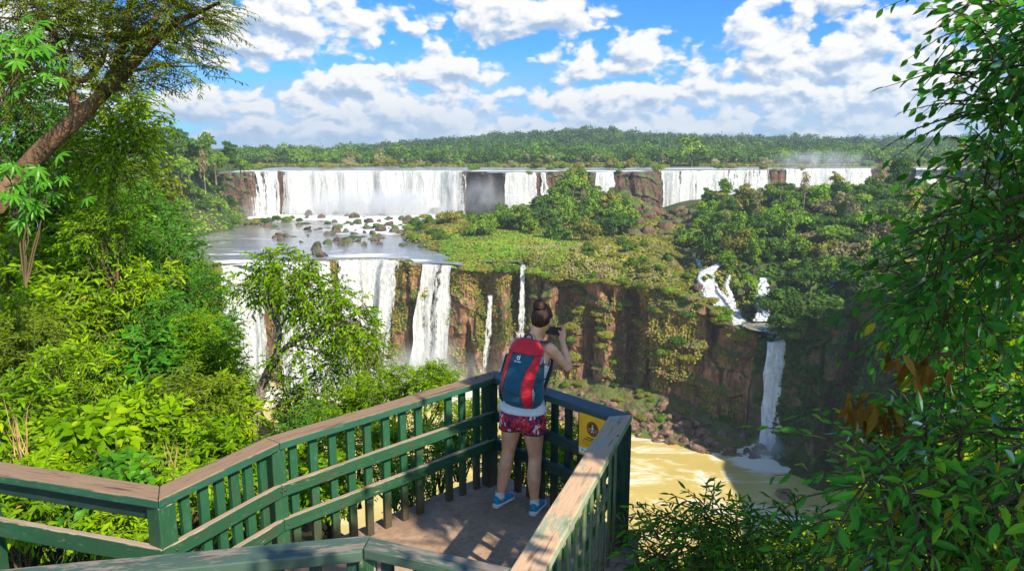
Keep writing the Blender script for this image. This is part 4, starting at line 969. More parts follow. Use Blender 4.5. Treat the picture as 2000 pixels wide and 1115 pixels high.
# --- left bank forest
def acc_l(x, y, z, px, py):
    if not (270 < px < 492) or z < Z_MID + 1 or py < 250: return 0
    return 1.0
for p in scatter(58, (-300, -150), (325, 560), left_h, 8.6, acc_l):
    px, py = world_px(p); low = p[2] < Z_MID + 8
    sh = pick({'round': 5, 'spread': 1.5, 'tall': 2}) if not low else 'shrub'; pal = pick({'mid': 4, 'dark': 4, 'bright': .8, 'olive': .8}) if not low else pick({'mid': 3, 'olive': 2})
    put_tree((p[0], p[1], p[2] - .5), random.uniform(5, 8) if not low else random.uniform(2.5, 4.5), sh, pal, random.randint(0, 1), 'bank', 'trees on the far bank')
for (px, py, Y, r_, sh, pal) in [(338, 300, 430, 8.5, 'tall', 'dark'), (388, 306, 440, 10, 'spread', 'dark'), (448, 318, 470, 8, 'tall', 'dark'), (420, 326, 450, 9, 'round', 'mid'), (366, 312, 440, 10, 'round', 'dark'), (312, 318, 430, 9, 'round', 'mid'), (405, 310, 455, 8, 'tall', 'mid'), (470, 330, 490, 7, 'round', 'mid'), (352, 340, 420, 9, 'round', 'mid')]:
    q = W(px, py, Y); put_tree((q[0], q[1], q[2] - 3), r_, sh, pal, 0, 'bank', 'trees on the far bank')
# --- shrubs along the upper river
for k in range(84):
    px = random.uniform(488, 1860); Y = random.uniform(592, 735)
    if 545 < px < 915 and Y < 640: continue
    if 1500 < px < 1720 and Y < 690: continue
    q = W(px, 320, Y); put_tree((q[0], Y, Z_UP - .3), random.uniform(4.0, 7.2), pick({'shrub': 4, 'round': 2}), pick({'olive': 4, 'mid': 3, 'dusty': 1}), random.randint(0, 1), 'upper', 'bushes along the upper river', 'shrub', False)
# growth on the brink of the upper tier, between the falls
for k in range(44):
    i = random.randint(0, len(crest) - 1); px = cr_px[i]
    if any(a - 2 < px < b + 2 for a, b in ((482, 915), (986, 1066), (1163, 1200), (1286, 1500), (1532, 1702), (1786, 1838))) and random.random() < .8: continue
    if not 440 < px < 1860: continue
    dn = random.choice([0, 1, 4]); put_tree((crest[i, 0] + cr_n[i, 0] * dn * .3, crest[i, 1] + cr_n[i, 1] * dn * .3 + 1, crest[i, 2] - dn - .4), random.uniform(1.8, 3.8), 'shrub', pick({'olive': 3, 'mid': 3, 'dark': 2}), random.randint(0, 1), 'upper', 'bushes along the upper river', 'shrub', False)
# --- low rim shrubs of the island cliff and the cascade slope
for k in range(84):
    px = random.uniform(892, 1400); Y = random.uniform(296, 352); i = int(np.argmin(abs(lip_px - px)))
    yy = lip[i, 1] + random.uniform(-.5, 38) ** 1.0; q = W(px, 500, yy); z = float(ground_h(np.array([q[0]]), np.array([yy]))[0])
    if yy - lip[i, 1] < 12: z = max(z, lip[i, 2] - .4)
    p_ = world_px((q[0], yy, z))
    if 880 < p_[0] < 1135 and p_[1] < 516: continue
    put_tree((q[0], yy, z - .3), random.uniform(1.3, 3.0), 'shrub', pick({'olive': 4, 'mid': 3, 'dark': .7, 'bright': .8}), random.randint(0, 1), 'cliff rim', 'shrubs on the cliff rim', 'shrub', False)
for k in range(60):
    px = random.uniform(890, 1480); i = int(np.argmin(abs(lip_px - px + random.uniform(-2, 2)))); q = lip[i]
    if abs(px - 1022) < 9: continue
    dn = random.choice([0, 0, 0, .5, 1.5]); n_q = lip_n[i] * (1.0 + dn * .10)
    put_tree((q[0] + n_q[0], q[1] + n_q[1], q[2] - dn - .3), random.uniform(1.6, 3.6), 'shrub', pick({'olive': 5, 'mid': 3, 'bright': 1.2, 'dusty': .6}), random.randint(0, 1), 'cliff rim', 'shrubs on the cliff rim', 'shrub', False)
for k in range(34):
    t = random.random(); i = int(t * (len(talus_top) - 1)); u = random.random() ** 1.2 * .72; q = talus_top[i] * (1 - u) + talus_bot[i] * u
    put_tree((q[0], q[1], q[2] - .2), random.uniform(1.5, 3.2), 'shrub', pick({'olive': 3, 'mid': 3, 'dark': 1}), random.randint(0, 1), 'talus', 'bushes on the boulder shore', 'bush', False)

# --- stuff: foliage clinging to the cliffs, meadow grass, undergrowth, the far forest
mb = MB(); r = np.random.default_rng(5)
def cliff_foliage(arr, n, half, thr, s_name):
    rows, cols = arr.shape[:2]; i = r.integers(2, rows - 2, n); j = r.integers(1, cols - 1, n); P = arr[i, j]
    v = (i - 2) / (rows - 2)
    k = N1.fbm(P * np.array([.09, .09, .13]), 4) + (.30 - .35 * v) + .4 * N2(P * np.array([.35, .35, .5])) > thr
    P = P[k]; nn = np.zeros_like(P); d = arr[np.minimum(i + 1, rows - 1), j] - arr[i - 1, j]; e = arr[i, j + 1] - arr[i, j - 1]; nn = np.cross(e, d)[k]; nn /= np.linalg.norm(nn, axis=1)[:, None] + 1e-9
    nn[nn[:, 1] > 0] *= -1
    P = P + nn * r.uniform(.1, .9, (len(P), 1)); nr = nn + np.array([0, 0, .7]) + r.normal(0, .6, P.shape); nr /= np.linalg.norm(nr, axis=1)[:, None]
    return cards(P, nr, half * r.uniform(.5, 1.4, len(P)), np.clip(.5 + .25 * N3(P * .2) + r.normal(0, .15, len(P)), 0, 1), r)
V, F, T = cliff_foliage(cl1, 60000, .50, .23, ''); o = MB().add(V, F, T).build('cliff_foliage', MF['olive']); tag(o, kind='stuff')
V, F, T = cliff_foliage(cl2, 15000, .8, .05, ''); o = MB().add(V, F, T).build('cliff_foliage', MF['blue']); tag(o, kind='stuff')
# falls-side vegetation low on the cliff is brighter, spray fed
M_spray = leaf_material('spray_moss', [(0, (.02, .06, .01)), (.5, (.055, .16, .02)), (1, (.12, .28, .04))], .2, .02)
k = (lip_px[:i_right + 1] > 600) & (lip_px[:i_right + 1] < 1040); V, F, T = cliff_foliage(cl1[16:, k], 6000, .45, .22, ''); tag(MB().add(V, F, T).build('spray_moss', M_spray), kind='stuff')
# meadow
M_grass = leaf_material('meadow_grass', [(0, (.06, .15, .01)), (.5, (.12, .26, .02)), (1, (.20, .35, .035))], .3, .02, .6, .0)
def meadow(n):
    px = r.uniform(850, 1145, n); py = r.uniform(463, 516, n); P = rays(px, py); P = P * (Z_MID / P[:, 2])[:, None]
    z = ground_h(P[:, 0], P[:, 1]); k = (land_mask(P[:, 0], P[:, 1]) > .5) & (N1(np.c_[px / 40, py / 14, px * 0]) + 1.2 * np.minimum(1, np.minimum((px - 850) / 50, (1145 - px) / 60)) + 1.0 * np.minimum(0, (py - 470) / 12) > .15)
    P[:, 2] = z; return P[k]
P = meadow(16000); nr = np.array([0, -.5, 1]) + r.normal(0, .45, P.shape); nr /= np.linalg.norm(nr, axis=1)[:, None]
V, F, T = cards(P + np.array([0, 0, .35]), nr, r.uniform(.35, .9, len(P)), np.clip(.55 + .3 * N2(P * np.array([.12, .05, 0])) + r.normal(0, .12, len(P)), 0, 1), r, .55); tag(MB().add(V, F, T).build('meadow_grass', M_grass), kind='stuff')
# undergrowth on island and slopes
def undergrowth(f, xr, yr, n, half, cond):
    x = r.uniform(*xr, n); y = r.uniform(*yr, n); z = f(x, y); P = np.stack([x, y, z], 1); dep = y * math.cos(PITCH) - z * math.sin(PITCH); px = CX + F_PX * x / dep
    k = cond(x, y, z, px); P = P[k] + np.array([0, 0, .4]); nr = np.array([0, -.3, 1]) + r.normal(0, .55, P.shape); nr /= np.linalg.norm(nr, axis=1)[:, None]
    return cards(P + nr * .3, nr, half * r.uniform(.5, 1.4, len(P)), np.clip(.45 + .3 * N1(P * np.array([.06, .06, 0])) + r.normal(0, .15, len(P)), 0, 1), r)
V, F, T = undergrowth(ground_h, (-66, 100), (262, 545), 80000, .62, lambda x, y, z, px: (land_mask(x, y) > .6) & (y > np.interp(x, lipx, front) + .3) & ~((px > 868) & (px < 1135) & (y > 326) & (y < 402) & (r.random(len(px)) > .22 + .5 * (N1(np.stack([x / 12, y / 12, x * 0], 1)) > .15))) & ~((px > 1225) & (px < 1365) & (y > 385) & (y < 470) & (N2(np.stack([x / 7, y / 7, x * 0], 1)) > .05)))
tag(MB().add(V, F, T).build('undergrowth', MF['olive']), kind='stuff')
V, F, T = undergrowth(ground_h, (0, 90), (262, 350), 22000, .55, lambda x, y, z, px: (y > np.interp(x, lipx, front) + .2) & (px > 1010) & (N3(np.stack([x / 6, y / 6, x * 0], 1)) > .0))
tag(MB().add(V, F, T).build('undergrowth', MF['dusty']), kind='stuff')
V, F, T = undergrowth(ground_h, (66, 250), (246, 470), 26000, 1.1, lambda x, y, z, px: (x > interp([240, 262, 300, 330, 420], [96, 94, 88, 90, 104], y)) & (px < 1950))
tag(MB().add(V, F, T).build('undergrowth', MF['dark']), kind='stuff')
V, F, T = undergrowth(left_h, (-330, -80), (322, 560), 20000, 1.2, lambda x, y, z, px: (z > Z_MID + .8) & (px > 220) & (px < 520))
tag(MB().add(V, F, T).build('undergrowth', MF['mid']), kind='stuff')
V, F, T = undergrowth(hill_h, (-420, 560), (640, 800), 26000, 1.2, lambda x, y, z, px: (y > edge_y(x) - 14 * (1 + N1(np.stack([x / 20, x * 0, x * 0], 1)))) & (px > 440))
tag(MB().add(V, F, T).build('undergrowth', MF['olive']), kind='stuff')
# far forest: crown upon crown
def far_forest(n, y0, y1, cards_per, half, pal, name, rad, px0=440, px1=1960):
    px = r.uniform(px0, px1, n); Y = y0 + (y1 - y0) * r.random(n) ** .8; d = rays(px, np.full(n, 300.)); X = d[:, 0] * Y; Y = np.maximum(Y, edge_y(X) + r.uniform(0, 40, n)); Z = hill_h(X, Y)
    R_ = r.uniform(*rad, n); hgt = R_ * r.uniform(.5, 1.5, n) + 6 * (r.random(n) < .05); ct = r.normal(0, .24, n)
    m = n * cards_per; k = np.repeat(np.arange(n), cards_per); dd = rand_dirs(m, r, .45); dd[dd[:, 2] < -.2, 2] *= -1
    lob = r.normal(0, .33, (m, 3)); P = np.stack([X, Y, Z + hgt], 1)[k] + (dd * np.array([.85, .85, .62]) + lob * .55) * R_[k][:, None]
    nr = dd + r.normal(0, .45, dd.shape); nr /= np.linalg.norm(nr, axis=1)[:, None]
    V, F, T = cards(P, nr, half * r.uniform(.6, 1.3, m), np.clip(.48 + ct[k] + r.normal(0, .13, m), 0, 1), r)
    tag(MB().add(V, F, T).build(name, MF[pal]), kind='stuff')
far_forest(2000, 730, 1050, 130, 1.1, 'dark', 'forest', (4, 8)); far_forest(600, 730, 1000, 130, 1.1, 'mid', 'forest', (4, 7.5))
far_forest(260, 730, 1000, 120, 1.1, 'dusty', 'forest', (4, 7))
far_forest(3000, 900, 1650, 80, 1.5, 'blue', 'forest', (5, 10))
far_forest(1000, 1500, 1700, 80, 1.7, 'blue', 'forest', (6, 10))

# --- rocks
def rock_mesh(seed, mat):
    bm = bmesh.new(); bmesh.ops.create_icosphere(bm, subdivisions=3, radius=1.0); r_ = np.random.default_rng(seed)
    pl = rand_dirs(11, r_); dd = r_.uniform(.42, .85, 11)
    for v in bm.verts:
        c = np.array(v.co)
        for n_, d_ in zip(pl, dd):
            e = c @ n_ - d_
            if e > 0: c = c - n_ * e * .92
        c = c * (1 + .10 * N1.fbm(c * 2.1 + seed, 3)); v.co = Vector(c)
    me = bpy.data.meshes.new('boulder'); bm.to_mesh(me); bm.free(); me.materials.append(mat); return me
RK = [rock_mesh(s, M_boulder) for s in range(5)]; RKD = [rock_mesh(s + 9, M_boulder_dark) for s in range(5)]
M_boulder_shore = rock_material('shore_rock', (.20, .11, .08), (.08, .05, .04), (.31, .19, .14), .26, (.06, .08, .02), 1.4, 0, False)
RKS = [rock_mesh(s + 20, M_boulder_shore) for s in range(5)]
ROCKS = []
def put_rock(p, s, dark, zone, group):
    o = obj_of(random.choice(RKD if dark else (RKS if zone in ('shore', None) else RK)), 'boulder'); o.location = Vector([float(c) for c in p]); o.rotation_euler = (random.uniform(-.4, .4), random.uniform(-.4, .4), random.uniform(0, 6.28))
    o.scale = (s * random.uniform(.85, 1.35), s * random.uniform(.8, 1.2), s * random.uniform(.6, .95)); ROCKS.append((o, p, s, zone, group, dark)); return o
# middle river rapids
hand = [(655, 452, 2.6), (648, 456, 1.8), (742, 450, 2.4), (720, 446, 2.0), (760, 440, 2.0), (640, 476, 2.0), (617, 486, 2.2), (622, 496, 2.4), (632, 500, 1.8), (668, 478, 2.2), (680, 472, 1.7), (700, 470, 1.5), (735, 470, 1.8), (812, 468, 2.2), (830, 482, 3.2), (600, 448, 2.0), (560, 462, 1.6), (545, 460, 1.4), (540, 464, 1.1), (585, 440, 2.0), (575, 494, 1.4), (712, 478, 1.3), (660, 470, 2.0), (770, 452, 2.2), (785, 455, 2.0), (795, 462, 2.0), (690, 425, 2.6), (630, 425, 2.2), (605, 420, 2.2), (720, 434, 2.4), (655, 418, 2.2), (760, 428, 2.2), (800, 432, 2.4)]
for (px, py, s) in hand: put_rock(WZ(px, py, Z_MID + .3), 1.75 * s * random.uniform(.85, 1.15), True, 'rapids', 'rocks in the rapids')
for k in range(62):
    px, py = random.gauss(690, 85), random.uniform(416, 482)
    if px < 520 or px > 860: continue
    q = WZ(px, py, Z_MID + .1)
    if land_mask(q[:1], q[1:2])[0] > .4: continue
    put_rock(q, random.uniform(1.0, 2.8), True, 'rapids', 'rocks in the rapids')
for k in range(26): q = WZ(random.uniform(455, 560), random.uniform(430, 444), Z_MID + .1); put_rock(q, random.uniform(2, 4.6), True, 'far shore', 'rocks along the far shore')
# shrub cushions on river rocks
for (px, py, s) in [(660, 448, 3.6), (540, 432, 4.2), (560, 434, 4.0), (500, 438, 3.5), (655, 420, 3), (700, 436, 3.2), (585, 434, 3.4), (815, 412, 5.5), (880, 404, 6), (850, 416, 5), (830, 428, 4.4), (735, 444, 3.0), (640, 440, 3), (470, 440, 3.8), (445, 448, 3.6), (520, 436, 3.6), (912, 414, 5), (795, 440, 3.4), (770, 446, 2.6), (822, 446, 4.0), (848, 440, 4.6)]:
    q = WZ(px, py, Z_MID + .4); put_tree(q, s, 'shrub', pick({'mid': 3, 'olive': 2, 'dark': 1}), 0, 'rapids', 'bushes on the river rocks', 'bush', False)
# brown boulder heap below the wide streaky waterfall
for k in range(46):
    px, py = random.uniform(1222, 1362), random.uniform(368, 470); Y = float(interp([368, 470], [485, 385], py)); q = W(px, py, Y); z = float(ground_h(q[:1], q[1:2])[0]); z = z + 1.2
    put_rock((q[0], q[1], z), random.uniform(2.4, 5.4), False, 'heap', 'boulders of the brown heap')
for (px, py, Y, s) in [(1205, 378, 480, 3.0), (1395, 390, 520, 6.5), (1290, 372, 490, 5.5), (1325, 378, 490, 5.0), (1340, 400, 470, 5)]: q = W(px, py, Y); q[2] = min(q[2], float(ground_h(q[:1], q[1:2])[0]) + s * .5); put_rock(q, s, False, 'heap', 'boulders of the brown heap')
# dark rocks beside the cascade and the ledge pool
for (px, py, Y, s) in [(1365, 560, 290, 2.2), (1420, 545, 292, 2.0), (1445, 575, 284, 2.6), (1460, 600, 279, 2.2), (1375, 600, 282, 2.0), (1400, 628, 274, 2.0), (1462, 560, 286, 2.4), (1470, 530, 296, 2.0), (1455, 520, 300, 1.6), (1385, 515, 308, 1.6), (1414, 536, 296, 1.4), (1520, 600, 270, 2.2), (1525, 632, 262, 2.0), (1465, 650, 262, 1.6), (1530, 655, 254, 2.0), (1410, 490, 325, 1.8), (1372, 478, 338, 2.0), (1355, 500, 322, 1.6), (1505, 560, 280, 2.0)]: put_rock(W(px, py, Y), s, True, 'casc', 'rocks by the cascade')
# shore boulders
for k in range(150):
    i = random.randint(int(len(talus_top) * .1), len(talus_top) - 1); u = random.choice([random.uniform(.55, 1.0), random.uniform(.15, 1.0)]); q = talus_top[i] * (1 - u) + talus_bot[i] * u
    put_rock((q[0], q[1], q[2] + .3), random.uniform(1.0, 2.7) * (1.5 if random.random() < .15 else 1), False, 'shore', 'boulders on the river shore')
t = put_rock(WZ(1536, 968, Z_LOW + .5), 3.6, False, None, None); t.scale = (4.4, 3.0, 2.6); tag(t, 'lone brown boulder standing in the muddy river with foam round it', 'rock')

# bushes rooted on the ledges of the sunlit cliff and among the rocks of the island rim
for k in range(42):
    px, py = random.uniform(1090, 1475), random.uniform(575, 730); 
    if py > 600 + (1475 - px) * .5 + 60: continue
    i = int(np.argmin(abs(lip_px - px))); i = min(i, cl1.shape[1] - 1); zc_ = W(px, py, lip[i, 1] - 4)[2]; col = cl1[:, i]; kk = int(np.argmin(abs(col[:, 2] - zc_))); q = col[kk] + np.array([lip_n[i][0] * .8, lip_n[i][1] * .8, -1.0])
    put_tree(q, random.uniform(2.2, 4.6), 'shrub', pick({'olive': 5, 'mid': 3, 'dark': 1}), random.randint(0, 1), 'ledge', 'bushes on the cliff ledges', 'bush', False)
for k in range(46):
    px = random.uniform(1010, 1385); i = int(np.argmin(abs(lip_px - px))); yy = lip[i, 1] + random.uniform(1, 48); q = W(px, 500, yy); z = float(ground_h(np.array([q[0]]), np.array([yy]))[0]); P_ = world_px((q[0], yy, z))
    if 868 < P_[0] < 1135 and P_[1] < 512: continue
    if k % 2: put_rock((q[0], yy, z + .2), random.uniform(.8, 2.4), False, 'isle', 'rocks of the island rim')
    else: put_tree((q[0], yy, z - .3), random.uniform(1.8, 3.6), 'round', pick({'olive': 3, 'mid': 4, 'dark': 2, 'dusty': 1}), random.randint(0, 1), 'isle', 'bushes of the island rim', 'bush', False)
# pale bare-stemmed trees that stand above the others
for (px, py, Y, s_) in [(1572, 372, 395, 5.5), (1660, 420, 360, 5), (1480, 400, 400, 5), (1705, 470, 330, 4.5), (1420, 440, 370, 4.5), (1140, 398, 440, 5), (1048, 415, 420, 4.5), (1610, 520, 300, 4.5), (398, 330, 430, 6), (1720, 350, 420, 5.5)]:
    q = W(px, py, Y); e = empty('tree', (q[0], q[1], q[2] - 5), random.uniform(0, 6.28)); e.scale = (s_ * .8, s_ * .8, s_ * 1.35); obj_of(crown_mesh('tall', 'dusty', 3, 520, .075), 'crown', e); tm_ = obj_of(trunk_pale(), 'trunk', e); PLACED.append((e, tuple(q), s_, 'tall', 'dusty', 'bank' if px < 500 else ('island' if px < 1300 else 'slope'), 'pale trees above the canopy', 'tree'))

# --- labels for everything scattered above
def size_word(s, a, b): return 'small ' if s < a else ('large ' if s > b else '')
MARKS = {'slope': [((1400, 430), 'by the brown boulder heap'), ((1450, 500), 'above the sunlit cascade'), ((1540, 600), 'over the ledge pool'), ((1530, 380), 'below the distant white falls'), ((1755, 380), 'round the tall ivy covered tree'), ((1600, 470), 'half way up the forest slope'), ((1650, 560), 'low on the shaded forest slope'), ((1820, 450), 'behind the big leafy branches'), ((1690, 430), 'high on the forest slope')],
         'island': [((1120, 380), 'on top of the island mound'), ((1000, 440), 'beside the misty wall waterfall'), ((870, 440), 'on the river side of the island'), ((1210, 430), 'next to the boulder heap'), ((1000, 470), 'behind the bright green meadow'), ((1330, 470), 'below the boulder heap'), ((1190, 470), 'between the meadow and the boulder heap')],
         'bank': [((360, 300), 'on the skyline of the far bank'), ((440, 330), 'beside the red cliff edge'), ((400, 450), 'by the waterside of the far bank'), ((340, 400), 'half way up the far bank'), ((430, 400), 'below the red cliff edge')],
         'upper': [((600, 318), 'above the broadest waterfall'), ((800, 318), 'above the middle of the broadest waterfall'), ((1000, 318), 'above the misty wall waterfall'), ((1180, 318), 'above the small square waterfall'), ((1380, 318), 'above the wide streaky waterfall'), ((1600, 315), 'above the distant white falls'), ((1800, 315), 'beyond the tall ivy covered tree')],
         'cliff rim': [((930, 520), 'over the lacy waterfall'), ((1030, 530), 'over the thin misty waterfall'), ((1130, 535), 'on the brown cliff rim below the meadow'), ((1260, 530), 'on the brown cliff rim below the boulder heap'), ((1370, 560), 'beside the sunlit cascade')],
         'rim': [((1550, 640), 'overhanging the ledge pool'), ((1650, 600), 'on the shaded cliff rim'), ((1800, 560), 'on the shaded rim behind the leafy branches')],
         'talus': [((1150, 770), 'on the boulder shore beyond the yellow sign'), ((1300, 800), 'among the shore boulders below the cliff'), ((1420, 850), 'on the shore near the tall bluish fall')],
         'rapids': [((660, 445), 'in the middle of the rapids'), ((720, 450), 'in white water near the island'), ((600, 445), 'in the rapids towards the far shore'), ((540, 440), 'near the far shore of the rapids'), ((790, 455), 'where the rapids meet the island'), ((850, 430), 'at the river tip of the island'), ((640, 490), 'just above the lower falls'), ((690, 472), 'in the calm water below the rapids'), ((640, 420), 'in the spray of the broadest waterfall'), ((740, 424), 'at the foot of the broadest waterfall')],
         'casc': [((1380, 560), 'on the meadow side of the sunlit cascade'), ((1450, 570), 'between the sunlit cascade and the shaded veil'), ((1520, 640), 'at the rim of the ledge pool'), ((1400, 485), 'above the top of the sunlit cascade')],
         'ledge': [((1150, 600), 'on a ledge of the brown cliff beside the person'), ((1280, 640), 'on a ledge in the middle of the brown cliff'), ((1420, 650), 'on the cliff bulge below the sunlit cascade')],
         'isle': [((1060, 510), 'by the meadow edge'), ((1180, 520), 'on top of the brown cliff'), ((1300, 520), 'on the island rim towards the sunlit cascade')],
         'far shore': [((460, 440), 'along the rocky far shore'), ((540, 436), 'at the end of the rocky far shore')],
         'heap': [((1250, 390), 'at the top of the boulder heap'), ((1340, 400), 'beside the streaky waterfall on the heap'), ((1300, 450), 'at the foot of the boulder heap')],
         'shore': [((1120, 770), 'on the shore above the dark cap board'), ((1160, 800), 'on the shore straight beyond the yellow sign'), ((1190, 760), 'under the cliff beyond the yellow sign'), ((1225, 800), 'up the shore from the railing corner'), ((1240, 845), 'at the water edge by the railing corner'), ((1280, 815), 'half way up the boulder shore'), ((1290, 862), 'at the edge of the muddy river'), ((1340, 830), 'high on the boulder shore under the cliff bulge'), ((1350, 872), 'at the muddy water half way to the fall'), ((1410, 850), 'under the shaded cliff bulge'), ((1420, 885), 'at the shadow edge of the muddy river'), ((1470, 885), 'near the foot of the tall bluish fall')]}
FORMW = {'round': 'round crowned tree', 'spread': 'spreading flat topped tree', 'tall': 'tall narrow tree', 'shrub': 'low bushy tree', 'column': 'ivy covered tree'}
def near_mark(zone, p):
    q = world_px(p); return min(MARKS[zone], key=lambda m: (m[0][0] - q[0]) ** 2 + 4 * (m[0][1] - q[1]) ** 2)[1]
# what stands wholly behind something else is left out, the rest is told apart by its place
bpy.context.view_layer.update(); dg = bpy.context.evaluated_depsgraph_get(); vr = np.random.default_rng(3)
def seen(e):
    fam = {e.name} | {c.name for c in e.children}; hit = 0
    for o in ([e] if e.type == 'MESH' else list(e.children)[:1]):
        n = len(o.data.vertices); co = np.empty(n * 3, np.float32); o.data.vertices.foreach_get('co', co); co = co.reshape(-1, 3)[vr.integers(0, n, 26)]; M = np.array(o.matrix_world); P = co @ M[:3, :3].T + M[:3, 3]
        for q in P:
            px, py = world_px(q)
            if not (0 < px < 2000 and 0 < py < 1115): continue
            d = Vector([float(v) for v in q]).normalized(); ok, loc, nor, idx, ob, mx = SC.ray_cast(dg, Vector((0, 0, 0)) + d * .2, d)
            if ok and ob.name in fam: hit += 1
            if hit >= 2: return True
    return False
ITEMS = []
def drop(e):
    for c in list(e.children): bpy.data.objects.remove(c)
    bpy.data.objects.remove(e)
VIS = {e.name: seen(e) for e in [q[0] for q in PLACED if q[5]] + [q[0] for q in ROCKS if q[3]]}
gone = {k for k, v in VIS.items() if not v}
for L_ in (PLACED, ROCKS):
    keep_ = [q for q in L_ if q[0].name not in gone]; out_ = [q[0] for q in L_ if q[0].name in gone]; L_[:] = keep_
    for e in out_: drop(e)
for (e, p, rad, shape, pal, zone, group, name) in PLACED:
    if zone is None: continue
    a, b = {'slope': (6.4, 8.4), 'island': (5.4, 8.0), 'bank': (5, 7.4), 'upper': (4.8, 6.6), 'cliff rim': (1.8, 2.6), 'rim': (3, 4), 'talus': (2, 2.8), 'rapids': (3.3, 4.5), 'ledge': (2.9, 3.9), 'isle': (2.3, 3.1)}[zone]
    form = FORMW[shape] if name == 'tree' else 'bush'
    ITEMS.append((e, p, f"{size_word(rad, a, b)}{COLN[pal]} {form} {near_mark(zone, p)}", "tree" if name == "tree" else "bush", group))
for (e, p, s, zone, group, dark) in ROCKS:
    if zone is None: continue
    a, b = {'rapids': (1.8, 3.4), 'far shore': (2.8, 3.8), 'casc': (1.7, 2.3), 'isle': (1.3, 1.9), 'heap': (3.2, 4.5), 'shore': (1.3, 2.1)}[zone]
    col = 'dark mossy' if dark else 'reddish brown'
    ITEMS.append((e, p, f"{size_word(s, a, b)}{col} boulder {near_mark(zone, p)}", "rock", group))

ORD = 'first second third fourth fifth sixth seventh eighth ninth tenth eleventh twelfth thirteenth fourteenth fifteenth sixteenth seventeenth eighteenth nineteenth twentieth'.split()
byl = {}
for it in ITEMS: byl.setdefault(it[2], []).append(it)
for lb, its in byl.items():
    east = np.mean([world_px(i[1])[0] for i in its]) > 1040; its.sort(key=lambda i: world_px(i[1])[0])
    for k, (e, p, _, cat, group) in enumerate(its):
        full = lb
        if len(its) > 1 and k < len(ORD): full = f"{lb}, {ORD[k]} from the {'person' if east else 'leaning tree'}"
        if len(full.split()) > 16: full = full.replace(' from the person', ' from person').replace(' from the leaning tree', ' from leaning tree')
        w_ = full.split(); full = ' '.join(w_[1:]) if len(w_) > 16 and w_[0] in ('small', 'large') else full
        if len(full.split()) > 16: full = lb
        tag(e, full, cat, group)
# ------------------------------------------------------------------ near vegetation
def leaf_template(width=.34, fold=.10, droop=.12, pointy=True):
    """pointed leaf along x, length 1: vertices and triangles"""
    V = [(0, 0, 0)]
    for x, w in ((.22, .72), (.5, 1.0), (.78, .62)):
        z = -droop * x * x; V += [(x, -width / 2 * w, z + fold * w * .5), (x, 0, z), (x, width / 2 * w, z + fold * w * .5)]
    V.append((1, 0, -droop)); F = [(0, 1, 2), (0, 2, 3)]
    for k in (1, 4): F += [(k, k + 3, k + 4), (k, k + 4, k + 1), (k + 1, k + 4, k + 5), (k + 1, k + 5, k + 2)]
    F += [(7, 10, 8), (8, 10, 9)]; return np.array(V, float), np.array(F)
def leaf_simple(width=.42, fold=.12, droop=.10):
    V = [(0, 0, 0), (.45, -width / 2, fold), (1, 0, -droop), (.45, width / 2, fold), (.5, 0, -droop * .25)]
    return np.array(V, float), np.array([(0, 1, 4), (0, 4, 3), (1, 2, 4), (4, 2, 3)])
T_FULL, T_NARROW, T_SIMPLE, T_BROAD = leaf_template(), leaf_template(.24, .08, .18), leaf_simple(), leaf_template(.48, .10, .2); T_WIDE = leaf_template(.62, .12, .28)
def leaves(mb, pos, axis, up, size, tint, tmpl, mat=0):
    """one leaf per row: base position, direction, upper side, length"""
    V, F = tmpl; n = len(pos); X = axis / (np.linalg.norm(axis, axis=1)[:, None] + 1e-9)
    Y_ = np.cross(up, X); Y_ /= np.linalg.norm(Y_, axis=1)[:, None] + 1e-9; Z = np.cross(X, Y_); s = np.broadcast_to(size, (n,))[:, None, None]
    P = pos[:, None] + s * (V[None, :, 0:1] * X[:, None] + V[None, :, 1:2] * Y_[:, None] + V[None, :, 2:3] * Z[:, None])
    f = (F[None] + (np.arange(n) * len(V))[:, None, None]).reshape(-1, 3)
    mb.add(P.reshape(-1, 3), f, np.repeat(np.broadcast_to(tint, (n,)), len(V)), mat); return mb
def rnd(a, b, n): return r.uniform(a, b, n)
